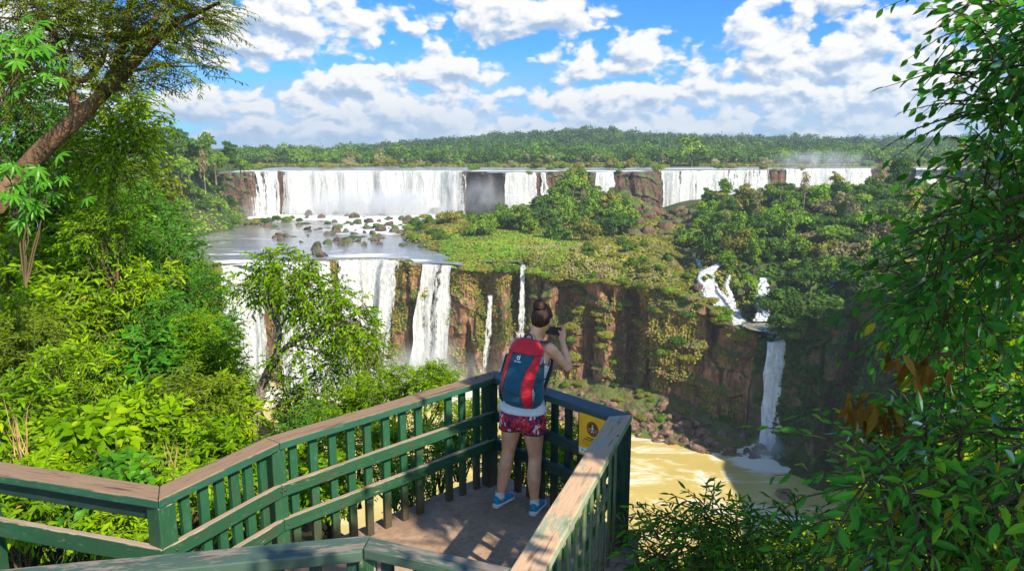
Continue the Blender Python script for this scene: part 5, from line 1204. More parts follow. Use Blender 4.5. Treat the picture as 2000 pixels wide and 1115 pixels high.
def sprays(mb, base, dirs, length, nleaf, size, tmpl, tint, droop=.35, twig=True, flat=.5, tsd=.12, mat=0, tmat=1, pair=True):
    """twigs with alternate leaves: base (n,3), dirs (n,3)"""
    n = len(base); t = np.linspace(.15, 1.0, nleaf); L = np.broadcast_to(length, (n,))[:, None]
    d = dirs / np.linalg.norm(dirs, axis=1)[:, None]; up = np.array([0, 0, 1.0]) + r.normal(0, .25, (n, 3)); side = np.cross(d, up); side /= np.linalg.norm(side, axis=1)[:, None] + 1e-9; upn = np.cross(side, d)
    pts = base[:, None] + d[:, None] * (L[..., None] * t[None, :, None]); pts[..., 2] -= droop * L * t[None] ** 2
    tang = d[:, None] - np.array([0, 0, 1.0]) * (2 * droop * t[None, :, None]); sg = np.where(np.arange(nleaf) % 2 == 0, 1.0, -1.0)[None, :, None]
    last = np.arange(nleaf) == nleaf - 1
    ax = tang * .75 + side[:, None] * sg * np.where(last, .15, .85)[None, :, None] + r.normal(0, .22, (n, nleaf, 3)) + np.array([0, 0, -.15])
    un = upn[:, None] + r.normal(0, flat, (n, nleaf, 3))
    sz = size * r.uniform(.65, 1.15, (n, nleaf)) * (1 - .25 * abs(t - .5))[None]
    tt = np.clip(np.broadcast_to(np.asarray(tint, float), (n,))[:, None] + r.normal(0, tsd, (n, nleaf)), 0, 1)
    leaves(mb, pts.reshape(-1, 3), ax.reshape(-1, 3), un.reshape(-1, 3), sz.ravel(), tt.ravel(), tmpl, mat)
    if twig:
        w = .006 * (size / .1); q0 = base; q1 = pts[:, nleaf // 2]; q2 = pts[:, -1]; o = side * w
        A = np.stack([q0 - o, q0 + o, q1 + o * .7, q1 - o * .7, q2 + o * .3, q2 - o * .3], 1); o2 = upn * w
        B = np.stack([q0 - o2, q0 + o2, q1 + o2 * .7, q1 - o2 * .7, q2 + o2 * .3, q2 - o2 * .3], 1)
        f = np.array([(0, 1, 2, 3), (3, 2, 4, 5)])
        for Q in (A, B): mb.add(Q.reshape(-1, 3), (f[None] + (np.arange(n) * 6)[:, None, None]).reshape(-1, 4), .4, tmat)
def limb(p0, p1, sag=0.0, wob=.08, n=7, seed=0):
    p0, p1 = np.asarray(p0, float), np.asarray(p1, float); t = np.linspace(0, 1, n)[:, None]; L = np.linalg.norm(p1 - p0)
    P = p0 + (p1 - p0) * t; P[:, 2] += sag * L * 4 * (t * (1 - t))[:, 0]; k = N1(np.c_[t * 3 + seed, t * 0, t * 0]); k2 = N2(np.c_[t * 3 + seed, t * 0, t * 0]); e = (t * (1 - t) * 4)[:, 0]
    P[:, 0] += wob * L * k * e; P[:, 2] += wob * L * k2 * e; return P

LEAFPAL = {'sun': [(0, (.045, .11, .003)), (.42, (.12, .26, .004)), (.78, (.24, .38, .006)), (.95, (.36, .45, .012)), (1, (.42, .30, .03))],
           'lime': [(0, (.07, .16, .003)), (.5, (.20, .36, .004)), (.96, (.38, .49, .010)), (1, (.45, .33, .03))],
           'deep': [(0, (.024, .095, .007)), (.5, (.055, .20, .012)), (.85, (.095, .28, .016)), (1, (.18, .32, .02))],
           'shade': [(0, (.028, .10, .013)), (.5, (.052, .22, .022)), (.82, (.085, .32, .028)), (.97, (.20, .42, .02)), (1, (.40, .34, .02))],
           'olive': [(0, (.05, .09, .004)), (.5, (.13, .20, .010)), (1, (.28, .32, .02))],
           'rust': [(0, (.10, .05, .012)), (.5, (.22, .11, .02)), (1, (.35, .20, .03))]}
ML = {k: leaf_material('leaf_' + k, v, trans=.42 if k != 'shade' else .46, gloss=.13 if k in ('shade', 'deep') else .05, rough=.32, hue_var=.12) for k, v in LEAFPAL.items()}
M_twig = principled('twig', (.09, .06, .03), .8, .2)[0]
M_stem = principled('green_stem', (.10, .13, .03), .7, .2)[0]

# ---- the ground on our side
def bank_h(x, y):
    z = ZF - .45 + interp([-30, -14, -7, -3.4, -2.2], [1.2, .3, .2, .05, 0], x) - smooth(3, 16, y) * interp([-30, -14, -6, -3, -1], [1.0, 2.2, 4.0, 4.5, 4.5], x)
    edge = interp([-30, -14, -6, -3, -1, .2, .9, 2.5, 5, 9, 20], [44, 30, 17, 12, 8.0, 6.0, 4.6, 2.2, 1.6, 1.6, 1.6], x)
    z = z - smooth(0, 9, y - edge) * 12 - smooth(4, 40, y - edge) * 100
    return z + .10 * N1.fbm(np.stack([x / 1.3, y / 1.3, x * 0], -1), 4)
xs = np.r_[np.arange(-60, -14, 1.5), np.arange(-14, 10, .32), np.arange(10, 58, 2)]; ys = np.r_[np.arange(-14, 16, .34), np.arange(16, 70, 1.6)]
X, Yg = np.meshgrid(xs, ys); Zg = bank_h(X, Yg)
M_litter = soil_material('leaf_litter', [(.05, .035, .018), (.085, .055, .026), (.06, .065, .02), (.11, .075, .035)], 1.2)
inside = (X > -3.0) & (X < 1.5) & (Yg > 1.5) & (Yg < 6.6); Zg = np.where(inside, np.minimum(Zg, ZF - .6), Zg)
tag(MB().grid(np.stack([X, Yg, Zg], -1)).build('ground', M_litter), kind='structure')

# ---- bushes: a few kinds, each a stem cluster and its foliage
def bush_proto(kind, seed):
    """unit bush (radius 1, base at z 0): foliage mesh and stem mesh"""
    global r; r0 = r; r = np.random.default_rng(seed); fo = MB(); st = MB()
    n = {'small': 360, 'long': 300, 'near': 190, 'fine': 430, 'broad': 120}[kind]
    size = {'small': .105, 'long': .14, 'near': .21, 'fine': .085, 'broad': .25}[kind]; tm = {'small': T_SIMPLE, 'long': T_NARROW, 'near': T_FULL, 'fine': T_SIMPLE, 'broad': T_WIDE}[kind]; nl = {'small': 7, 'long': 7, 'near': 7, 'fine': 11, 'broad': 5}[kind]
    L = [(0, 0, .62, .60)] + [(.5 * math.cos(a), .5 * math.sin(a), r.uniform(.35, .85), r.uniform(.32, .5)) for a in r.uniform(0, 6.28, 7)] + [(r.uniform(-.3, .3), r.uniform(-.3, .3), 1.05, .36), (r.uniform(-.3, .3), r.uniform(-.3, .3), .95, .4)]
    A = np.array(L); k = r.choice(len(A), n, p=A[:, 3] ** 2 / (A[:, 3] ** 2).sum()); d = rand_dirs(n, r, .35); rad = A[k, 3] * np.where(r.random(n) < .25, r.uniform(.35, .75, n), r.uniform(.75, 1.0, n))
    pos = A[k, :3] + d * rad[:, None]; pos[:, 2] = np.maximum(pos[:, 2], .02); dr = d + r.normal(0, .45, (n, 3)) + np.array([0, 0, .15])
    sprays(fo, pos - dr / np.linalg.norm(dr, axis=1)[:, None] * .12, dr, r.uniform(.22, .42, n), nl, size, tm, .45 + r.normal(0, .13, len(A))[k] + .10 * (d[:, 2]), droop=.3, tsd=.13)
    for q in range(11):
        c = A[q % len(A)]; b0 = np.array([r.uniform(-.12, .12), r.uniform(-.12, .12), -.5]); st.tube(limb(b0, c[:3] + r.uniform(-.2, .2, 3), 0, .07, 6, q), np.linspace(.028, .008, 6), 5, tint=.3)
    r = r0; return fo, st
PROTO = {}
def bush_mesh(kind, i, pal):
    key = (kind, i, pal)
    if key not in PROTO:
        fo, st = bush_proto(kind, 100 + i * 13 + hash_int(kind)); a = fo.build('foliage', [ML[pal], M_stem]); b = st.build('stem', M_twig); PROTO[key] = (a.data, b.data); bpy.data.objects.remove(a); bpy.data.objects.remove(b)
    return PROTO[key]
def put_bush(px, py, Y, rad, kind, pal, label, group, i=None, name='bush', cat='bush', sz=1.0):
    """(px, py): where the middle of the bush shows"""
    c = W(px, py, Y); i = random.randint(0, 2) if i is None else i; m = bush_mesh(kind, i, pal)
    e = empty(name, (c[0], c[1], c[2] - rad * .62 * sz), random.uniform(0, 6.28)); e.scale = (rad * random.uniform(.92, 1.1), rad * random.uniform(.92, 1.1), rad * sz)
    obj_of(m[0], 'foliage', e); obj_of(m[1], 'stem', e); tag(e, label, cat, group); return e
G1 = 'bushes on the sunny bank'
BANK = [  # px, py, Y, radius, kind, palette
 (215, 450, 12.6, .9, 'small', 'sun', 'leafy bush before the thin trunk of the bright green tree'), (40, 820, 7.6, .62, 'near', 'sun', 'broad leaved bright green bush behind the stair rail, at the picture edge'), (160, 880, 6.6, .55, 'broad', 'sun', 'broad leaved bush standing close behind the brown stair rail'), (270, 830, 7.4, .60, 'near', 'lime', 'yellow green bush with large pointed leaves above the stair post'), (370, 790, 8.2, .62, 'long', 'olive', 'bright bush with large leaves above the bend of the railing'), (440, 800, 8.6, .55, 'near', 'lime', 'lime green bush just behind the upper railing bend'),
 (90, 940, 5.9, .42, 'near', 'lime', 'low lime plant showing through the open stair rail'), (215, 960, 5.7, .4, 'broad', 'deep', 'low leafy plant filling the gap of the stair rail'), (30, 1000, 5.2, .42, 'near', 'sun', 'low plant under the brown stair beam'), (260, 1040, 5.2, .35, 'near', 'lime', 'low plant left of the green stair post'),
 (40, 700, 10, .95, 'fine', 'olive', 'bush with long leaves on the bank beyond the stair rail'), (160, 740, 9.2, .8, 'long', 'lime', 'sunlit lime bush in the middle of the bank'), (280, 720, 10, .9, 'near', 'deep', 'long leaved bush below the bank crest'), (390, 700, 10.6, .9, 'fine', 'sun', 'small leaved bush nearest the slender tree base'), (110, 620, 12, 1.2, 'long', 'lime', 'large pale lime bush on the bank'), (250, 610, 12.6, 1.2, 'long', 'lime', 'large bush with brightest yellowish leaves half way along the bank'), (370, 620, 13, 1.1, 'fine', 'deep', 'rounded small leaved bush before the left waterfall'),
 (30, 560, 13.6, 1.4, 'small', 'lime', 'tall small leaved bush at the picture edge of the bank'), (160, 530, 15, 1.4, 'fine', 'lime', 'sunlit bush under the big leaning tree'), (290, 520, 16, 1.3, 'long', 'deep', 'bush at the shoulder of the bank near the flat river'), (60, 460, 17, 1.6, 'fine', 'olive', 'bush below the palmate leaved plant'), (180, 440, 18, 1.6, 'small', 'sun', 'high bush on the bank under the yellowish tree'), (265, 450, 18, 1.4, 'small', 'deep', 'darker bush at the top of the bank'), (325, 540, 18, 1.1, 'long', 'deep', 'dark drooping leaved bush on the edge of the bank'),
 (380, 580, 17, 1.1, 'small', 'sun', 'bush whose top edge meets the left waterfall'), (425, 680, 14, .85, 'fine', 'sun', 'bush spilling towards the left waterfall foot'), (430, 765, 11.5, .75, 'small', 'sun', 'bush left of the slender tree trunk'), (330, 660, 11.8, .9, 'small', 'deep', 'green bush with darker leaves inside the bank'), (445, 845, 9.0, .5, 'long', 'sun', 'bush just over the long brown cap rail'),
 (590, 815, 10.5, .62, 'fine', 'sun', 'bush right of the slender tree trunk above the cap rail'), (650, 800, 11, .62, 'small', 'sun', 'small leaved bush under the slender tree crown'), (715, 785, 11, .6, 'fine', 'lime', 'bush beside the white falling water below the slender tree'), (690, 700, 12.5, .75, 'fine', 'olive', 'olive sapling crown right of the slender tree'), (760, 775, 10, .62, 'fine', 'sun', 'bush peeking over the middle of the long cap rail'), (830, 765, 9.4, .50, 'small', 'lime', 'sprig of lime leaves over the cap rail near the lacy waterfall'), (862, 745, 9.4, .36, 'small', 'sun', 'small sprig next to the person at the rail'),
 (600, 860, 8.2, .6, 'long', 'deep', 'bush seen between the green balusters, near the rail bend'), (690, 880, 7.6, .6, 'small', 'sun', 'bush seen through the middle of the green balusters'), (760, 890, 7.4, .55, 'small', 'lime', 'lime bush behind the balusters'), (850, 890, 7.4, .5, 'long', 'deep', 'dark leaved plant behind the last balusters'), (900, 860, 7.6, .42, 'small', 'sun', 'bush behind the corner post'), (940, 800, 8.2, .3, 'small', 'lime', 'lime sprig between corner post and last baluster'), (1050, 880, 7.4, .5, 'small', 'lime', 'sunlit bush seen behind the legs of the person'), (1120, 880, 7.2, .42, 'small', 'sun', 'bush seen behind the dark balusters'), (1010, 880, 7.6, .5, 'small', 'sun', 'bush behind the person between the two legs'), (1100, 960, 6.6, .4, 'long', 'deep', 'shaded plant under the dark rail'), (800, 950, 6.7, .4, 'long', 'deep', 'low plant at the ledge behind the balusters'),
 (540, 930, 7.2, .5, 'broad', 'sun', 'broad leaved plant behind the railing bend post'), (420, 900, 7.0, .5, 'near', 'sun', 'broad leaved plant behind the short railing run'), (370, 960, 5.8, .36, 'near', 'lime', 'low plant behind the first balusters'), (640, 960, 6.6, .42, 'near', 'sun', 'leafy plant low behind the balusters'), (480, 990, 5.9, .36, 'near', 'sun', 'low leaves behind the lower rail')]
for (px, py, Y, rd, kd, pl, lb) in BANK: put_bush(px, py, Y, rd, kd, pl, lb, G1)
# filler growth between the bushes of the bank
fill = MB(); n = 5200; px = rnd(-60, 520, n); py = rnd(430, 1010, n); 
Yb = np.interp(py, [430, 520, 620, 720, 820, 900, 1010], [19.5, 16.5, 13.4, 10.8, 8.6, 7.2, 5.6]); keep = px < np.interp(py, [430, 480, 600, 700, 800, 900, 1010], [250, 330, 405, 450, 450, 420, 320]); px, py, Yb = px[keep], py[keep], Yb[keep]
P = rays(px, py) * (Yb + rnd(-.3, .9, len(px)))[:, None]; d = rand_dirs(len(P), r, .4)
sz = np.interp(Yb, [5, 9, 20], [.10, .12, .15]); 
for lo, hi, s_ in ((5, 9, .10), (9, 13, .12), (13, 21, .15)):
    k = (Yb >= lo) & (Yb < hi); sprays(fill, P[k], d[k], rnd(.3, .6, k.sum()), 7, s_, T_SIMPLE if lo > 8 else T_FULL, rnd(.25, .65, k.sum()))
tag(fill.build('undergrowth', [ML['sun'], M_stem]), kind='stuff')

# ---- slender tree in front of the falls
def tree_from(name, label, cat, base, trunk_pts, trunk_r, limbs, mats, foliage_fn, bark, group=None):
    e = empty(name, base); tag(e, label, cat, group); o = np.array(base)
    tr = MB(); P = np.array(trunk_pts); tr.tube(P - o, trunk_r, 10); t = tr.build('trunk', bark, e)
    br = MB()
    for (Q, ra) in limbs: br.tube(Q - o, ra, 7)
    br.build('branches', bark, e)
    fo = MB(); foliage_fn(fo); fo.V = [(v - o, q) for v, q in fo.V]; fo.build('crown', mats, e); return e
Yt = 9.2
TP = [W(488, 880, Yt), W(500, 800, Yt), W(515, 745, Yt), W(540, 695, Yt)]
fork_l = [W(540, 695, Yt), W(545, 640, Yt), W(524, 600, Yt + .2), W(520, 550, Yt + .2), W(528, 500, Yt + .1)]
fork_r = [W(540, 695, Yt), W(575, 665, Yt - .1), W(620, 648, Yt - .2), W(680, 625, Yt - .3), W(715, 640, Yt - .3)]
LB = [(np.array(fork_l), np.linspace(.048, .009, 5)), (np.array(fork_r), np.linspace(.045, .009, 5))]
for (a, b, w_) in [((535, 620), (600, 560), .03), ((524, 600), (470, 560), .022), ((545, 640), (590, 600), .03), ((590, 600), (650, 560), .02), ((620, 648), (690, 580), .025), ((575, 665), (600, 720), .02), ((520, 560), (570, 520), .02), ((600, 560), (610, 510), .015), ((680, 625), (715, 590), .015), ((560, 675), (640, 690), .02)]:
    LB.append((limb(W(*a, Yt), W(*b, Yt + random.uniform(-.6, .6)), .03, .06, 6, a[0]), np.linspace(w_ * .75, w_ * .22, 6)))
CROWN = [(528, 515, 30), (500, 560, 34), (560, 535, 50), (600, 560, 45), (545, 575, 40), (640, 580, 46), (680, 610, 40), (620, 610, 45), (708, 640, 30), (650, 650, 34), (585, 610, 32), (478, 548, 22), (590, 690, 38), (640, 720, 36), (545, 720, 22), (700, 665, 26), (560, 760, 30), (620, 780, 40)]
def slender(fo):
    for (a, b, rp) in CROWN:
        c = W(a, b, Yt + random.uniform(-.4, .4)); rm = rp / F_PX * Yt * 1.02; n = int(50 * (rp / 38) ** 2); d = rand_dirs(n, r, .2); p = c + d * (rm * r.random(n) ** .45)[:, None] * np.array([1, .9, .85])
        sprays(fo, p, d + r.normal(0, .4, (n, 3)) + [0, 0, -.1], rnd(.14, .28, n), 7, .085, T_SIMPLE, rnd(.3, .65, n), droop=.5)
tree_from('tree', 'slender tree with a forked trunk and airy sunlit crown standing before the lower falls', 'tree', TP[0], TP, [.078, .070, .062, .056], LB, [ML['sun'], M_twig], slender, M_bark_pale)

# ---- leaning tree, upper corner
Yl = 11.0
TP = [W(-10, 400, Yl + .3), W(45, 335, Yl), W(100, 275, Yl), W(160, 225, Yl), W(215, 170, Yl)]
LB = [(np.array([W(215, 170, Yl), W(260, 120, Yl), W(300, 80, Yl - .2), W(345, 45, Yl - .3), W(430, 5, Yl - .4)]), np.linspace(.12, .02, 5)),
      (np.array([W(190, 195, Yl), W(225, 140, Yl + .2), W(245, 70, Yl + .3), W(255, 0, Yl + .3), W(250, -60, Yl + .4)]), np.linspace(.10, .03, 5)),
      (np.array([W(150, 232, Yl), W(142, 185, Yl), W(118, 160, Yl - .2), W(126, 110, Yl - .3), W(100, 50, Yl - .4), W(60, 0, Yl - .5)]), np.linspace(.085, .015, 6)),
      (np.array([W(128, 160, Yl), W(170, 155, Yl), W(200, 120, Yl + .1), W(215, 60, Yl + .2), W(195, 0, Yl + .3)]), np.linspace(.07, .012, 5)),
      (np.array([W(260, 120, Yl), W(285, 60, Yl + .3), W(325, 10, Yl + .5), W(350, -40, Yl + .5)]), np.linspace(.07, .015, 4)),
      (np.array([W(300, 80, Yl), W(350, 60, Yl - .3), W(400, 35, Yl - .5)]), np.linspace(.04, .01, 3)), (np.array([W(250, 140, Yl), W(310, 130, Yl - .5), W(385, 130, Yl - .8)]), np.linspace(.03, .006, 3)),
      (np.array([W(120, 160, Yl), W(60, 120, Yl - .3), W(0, 90, Yl - .5), W(-60, 70, Yl - .5)]), np.linspace(.05, .01, 4)), (np.array([W(100, 60, Yl), W(40, 40, Yl), W(-30, 30, Yl)]), np.linspace(.03, .008, 3))]
M_bark_lean = rock_material('leaning_bark', (.21, .115, .06), (.08, .048, .03), (.34, .20, .11), .15, (.06, .07, .02), 9.0, 0, False)
def feather(fo, base, d, L, tint, pal_mat=0):
    """compound leaf: rachis with fine leaflets"""
    n = len(base); sprays(fo, base, d, L, 17, .085, T_NARROW, tint, droop=.25, flat=.2, tsd=.08)
def lean_foliage(fo):
    spots = [(60, 20, 60), (130, 40, 60), (200, 30, 65), (260, 40, 60), (320, 30, 60), (375, 25, 50), (410, 15, 30), (160, 90, 60), (240, 95, 60), (310, 85, 50), (360, 70, 40), (395, 45, 26), (100, 100, 60), (30, 80, 50), (200, 150, 40), (80, 150, 50), (270, 150, 34), (340, 128, 30), (385, 132, 16), (300, 165, 16), (400, 155, 8), (20, 160, 60), (130, -10, 70), (240, -20, 70), (330, -15, 60), (40, -20, 60)]
    for (a, b, rp) in spots:
        c = W(a, b, Yl + random.uniform(-.9, .9)); rm = rp / F_PX * Yl; n = int(27 * (rp / 50) ** 2) + 3; d = rand_dirs(n, r, 0); p = c + d * (rm * r.random(n) ** .5)[:, None] * np.array([1, 1.3, .7]); dd = d * [1, 1, .3] + [.25, -.1, .05]
        for q in range(2): feather(fo, p, dd + r.normal(0, .5, p.shape) * [1, 1, .35], rnd(.35, .6, n), rnd(.1, .62, n))
tree_from('tree', 'big leaning tree with rough brown trunk and feathery leaves spreading across the sky', 'tree', TP[0], TP, [.165, .15, .13, .11, .09], LB, [ML['olive'], M_twig], lean_foliage, M_bark_lean)
# ---- fuller crowns behind and below the leaning trunk
def blob_tree(label, spots, Yc, pal, per, size, tm, trunk, nl=7, tint=(.3, .65), bark=None, depth=1.0, droop=.35, Ls=(.3, .5)):
    def fo_(fo):
        for (a, b, rp) in spots:
            c = W(a, b, Yc + random.uniform(-.7, .7) * depth); rm = rp / F_PX * Yc; n = max(4, int(per * (rp / 50) ** 2)); d = rand_dirs(n, r, .2); p = c + d * (rm * r.random(n) ** .4)[:, None] * np.array([1, 1.2, .85])
            sprays(fo, p, d + r.normal(0, .4, (n, 3)), rnd(*Ls, n), nl, size, tm, rnd(*tint, n), droop=droop)
    P = [W(a, b, Yc + .6) for (a, b) in trunk]; cen = np.array(P[-1]); LBq = []
    for (a, b, rp) in spots: LBq.append((limb(cen, W(a, b, Yc), .02, .08, 6, a), np.linspace(.035 * Yc / 10, .008, 6)))
    tree_from('tree', label, 'tree', P[0], P, np.linspace(.006 * Yc, .004 * Yc, len(P)), LBq, [ML[pal], M_twig], fo_, bark or M_bark)
blob_tree('bright green tree glowing in the sun right behind the leaning trunk', [(215, 215, 50), (250, 190, 40), (262, 235, 40), (245, 270, 45), (200, 270, 50), (270, 290, 30), (235, 310, 40), (180, 310, 40), (285, 250, 22), (150, 290, 40), (225, 345, 30), (170, 345, 30)], 13.5, 'lime', 70, .14, T_SIMPLE, [(205, 470), (215, 400), (225, 300)])
blob_tree('yellowish rounded tree standing on the bank beside the flat river', [(290, 350, 40), (250, 365, 40), (320, 370, 25), (265, 400, 45), (310, 405, 30), (230, 420, 40), (290, 440, 40), (335, 350, 14)], 21, 'olive', 80, .17, T_SIMPLE, [(260, 560), (270, 480), (280, 400)], tint=(.35, .8))
blob_tree('dark leafy tree filling the upper corner behind the leaning tree', [(20, 180, 60), (60, 230, 60), (10, 260, 60), (100, 210, 45), (120, 300, 40), (50, 310, 50), (-30, 320, 60), (140, 250, 36), (-20, 120, 50), (30, 110, 40), (100, 250, 40), (90, 360, 40)], 15, 'deep', 70, .15, T_SIMPLE, [(20, 560), (30, 420), (40, 280)], tint=(.2, .6))
blob_tree('green tree on the bank below the leaning trunk', [(70, 400, 60), (140, 390, 50), (190, 400, 40), (20, 420, 60), (110, 440, 50), (200, 450, 40)], 17, 'sun', 80, .15, T_SIMPLE, [(100, 600), (110, 520), (110, 430)], tint=(.2, .55))
# ---- plants with palmate leaves
def palmate(label, heads, Yc, base, group=None):
    e = empty('palmate_plant', W(*base, Yc)); tag(e, label, 'plant', group); o = np.array(e.location); fo = MB(); st = MB()
    for (a, b, s) in heads:
        c = W(a, b, Yc + random.uniform(-.3, .3)); st.tube(limb(o, c, 0, .05, 6, a) - o, np.linspace(.013, .006, 6), 5)
        for q in range(random.randint(4, 6)):
            cc = c + r.normal(0, .17, 3); out = np.array([r.normal(0, .5), -.5, .8]); out /= np.linalg.norm(out); u = np.cross(out, [0, 0, 1.0]); u /= np.linalg.norm(u); w_ = np.cross(u, out); k = 8; th = np.linspace(-2.5, 2.5, k) + math.pi / 2
            ax = np.cos(th)[:, None] * u - np.sin(th)[:, None] * w_ * 1.0 - out * .25
            leaves(fo, np.repeat((cc - o)[None], k, 0), ax, np.repeat(out[None], k, 0) + r.normal(0, .1, (k, 3)), s * .66 * (1 - .3 * abs(th - math.pi / 2) / 2.5) * r.uniform(.85, 1.15), np.clip(rnd(.5, .85, k), 0, 1), T_NARROW)
    st.build('stem', M_twig, e); fo.build('leaves', [ML['deep'], M_stem], e)
palmate('plant with light green palmate leaves below the leaning trunk', [(60, 340, .30), (40, 375, .30), (85, 385, .28), (50, 405, .30), (20, 350, .26), (100, 360, .22)], 9.0, (50, 560))
palmate('palmate leaved plant hanging in the top corner', [(30, 60, .26), (70, 75, .26), (95, 130, .22), (20, 110, .28), (55, 100, .24), (0, 140, .24), (75, 95, .22)], 8.5, (-120, 380))
# dry stalks by the stair rail
for (a, b) in ((40, 850), (48, 880), (345, 905), (52, 960)):
    c = W(a, b + 40, 6.0); o = MB()
    for q in range(6): o.tube(limb((r.uniform(-.05, .05), r.uniform(-.05, .05), 0), (r.uniform(-.12, .12), r.uniform(-.1, .1), r.uniform(.3, .6)), 0, .08, 5, q + a), np.linspace(.006, .002, 5), 4)
    t = o.build('dry_stalk', principled('dry_straw', (.35, .22, .09), .8)[0]); t.location = Vector([float(v) for v in c]); tag(t, 'dry straw coloured stalks among the plants by the stair rail', 'plant', 'dry stalks by the stair rail')
# ---- right-hand tree: hanging boughs of large glossy leaves, trunk beyond the frame
def bough_tree(name, label, cat, boughs, trunk, pal, size, tm, per, nl=8, tint=(.2, .7), droop=.45, Ls=(.35, .65), group=None, tr=.16, extra=None):
    P = [np.array(q, float) for q in trunk]; LBq = []
    def fo_(fo):
        for (a, b, Y, rp) in boughs:
            c = W(a, b, Y); rm = rp / F_PX * Y; n = max(3, int(per * (rp / 60) ** 2)); d = rand_dirs(n, r, .1); p = c + d * (rm * r.random(n) ** .5)[:, None] * np.array([1, 1.5, 1]); lean = np.array([-.45, -.15, -.1])
            sprays(fo, p, d * .8 + lean + r.normal(0, .4, (n, 3)), rnd(*Ls, n), nl, size, tm, np.minimum(rnd(*tint, n) + (.30 if r.random() < .22 else 0), .80), droop=droop, flat=.6)  # a share of the boughs gets a brighter tint standing in for sunlight
    for (a, b, Y, rp) in boughs[::3]:
        z = W(a, b, Y); k = min(range(len(P)), key=lambda i: np.linalg.norm(P[i] - z)); LBq.append((limb(P[k], z, .05, .06, 7, a), np.linspace(.022, .005, 7)))
    e = tree_from(name, label, cat, P[0], P, np.linspace(tr, tr * .5, len(P)), LBq, [ML[pal], M_twig], fo_, M_bark, group); return e
RB = []
edge_px = [(0, 1880), (60, 1862), (110, 1905), (170, 1870), (230, 1868), (300, 1900), (360, 1850), (420, 1800), (470, 1762), (520, 1735), (560, 1725), (610, 1775), (680, 1800), (740, 1790), (800, 1800)]
for k in range(92):
    py = random.uniform(-60, 830); ex = float(np.interp(py, [q[0] for q in edge_px], [q[1] for q in edge_px])); px = ex + (100 if py < 430 else 82) + (2120 - ex) * random.random() ** 1.1; Y = random.uniform(4.4, 6.6); RB.append((px, py, Y, random.uniform(34, 62)))
for py in range(-20, 830, 26): RB.append((float(np.interp(py, [q[0] for q in edge_px], [q[1] for q in edge_px])) + 66, py + random.uniform(-8, 8), random.uniform(4.6, 5.8), random.uniform(24, 36)))
bough_tree('tree', 'tree with big glossy dark green leaves and hanging boughs framing the gorge edge', 'tree', RB, [(4.6, 4.6, -5), (4.5, 4.7, -2.2), (4.4, 4.8, 0), (4.3, 4.8, 2.2)], 'shade', .112, T_BROAD, 17, 7, droop=.3, Ls=(.35, .65))
RB2 = [(1700, 780, 4.0, 34), (1680, 800, 4.0, 26), (1740, 815, 4.0, 30)]
def rust_fo():
    e = empty('branch', W(1790, 730, 4.2)); tag(e, 'hanging bough with rust brown and olive leaves in front of the dark cliff', 'branch'); o = np.array(e.location); fo = MB(); br = MB()
    br.tube(limb(W(1900, 690, 4.6), W(1680, 790, 4.0), .08, .05, 8, 3) - o, np.linspace(.016, .005, 8), 6)
    for (a, b, rp, n) in ((1690, 800, 36, 16), (1740, 820, 30, 12), (1665, 780, 16, 6), (1790, 720, 34, 12), (1760, 700, 20, 6), (1720, 790, 30, 8)):
        c = W(a, b, 4.1); p = c + r.normal(0, rp / F_PX * 4.1 * .5, (n, 3)); leaves(fo, p - o, np.array([0, 0, -1.0]) + r.normal(0, .35, (n, 3)), np.array([0, -1.0, .2]) + r.normal(0, .5, (n, 3)), rnd(.10, .17, n), np.clip(rnd(.0, 1, n), 0, 1), T_FULL)
    br.build('twig', M_twig, e); fo.build('leaves', [ML['rust'], M_twig], e)
rust_fo()
LBW = []
lower_edge = [(850, 1690), (900, 1610), (940, 1590), (990, 1640), (1040, 1660), (1100, 1640)]
for k in range(70):
    py = random.uniform(850, 1150); ex = float(np.interp(py, [q[0] for q in lower_edge], [q[1] for q in lower_edge])); LBW.append((ex + 100 + (2100 - ex) * random.random(), py, random.uniform(3.2, 4.8), random.uniform(34, 56)))
bough_tree('tree', 'lower tree with drooping bright and dark green leaves crowding the corner over the brown river', 'tree', LBW, [(4.4, 3.4, -5.5), (4.3, 3.4, -3.6), (4.1, 3.5, -2.2), (3.8, 3.6, -1.4)], 'shade', .115, T_FULL, 15, 7, tint=(.35, .9), tr=.035, droop=.35)
SB = [(1390, 1035, 60), (1330, 1060, 50), (1290, 1095, 45), (1440, 1060, 55), (1500, 1070, 50), (1560, 1060, 45), (1400, 1100, 70), (1500, 1120, 60), (1330, 1130, 60), (1600, 1090, 50), (1290, 1150, 50), (1660, 1110, 50), (1375, 1005, 26)]
bough_tree('bush', 'shaded bush with narrow dark leaves at the foot of the railing against the brown river', 'bush', [(a, b, random.uniform(4.3, 5.2), q) for a, b, q in SB], [(1.9, 4.9, -5.2), (1.85, 4.9, -4.2), (1.8, 4.8, -3.4)], 'deep', .092, T_NARROW, 48, 8, tint=(.3, .95), droop=.2, Ls=(.22, .4), tr=.03)
# sunlit growth on the drop below the platform, seen beneath the boughs
for (px, py, Y, rd, lb) in [(1560, 1110, 8.5, .8, 'sunlit bush on the steep drop beneath the dark boughs'), (1700, 1080, 8.5, 1.0, 'sunlit bush behind the drooping corner tree'), (1850, 1000, 8.8, 1.3, 'sunlit bush glinting between the corner leaves'), (1950, 900, 9, 1.4, 'bright bush behind the big glossy leaves'), (1430, 1150, 8.0, .7, 'sunlit bush under the narrow leaved bush'), (1980, 760, 10, 1.5, 'bright crown showing through gaps of the glossy tree'), (1960, 620, 11, 1.6, 'bright foliage beyond the glossy tree, high up')]:
    put_bush(px, py, Y, rd, 'small', 'lime', lb, 'bushes beneath the boughs')
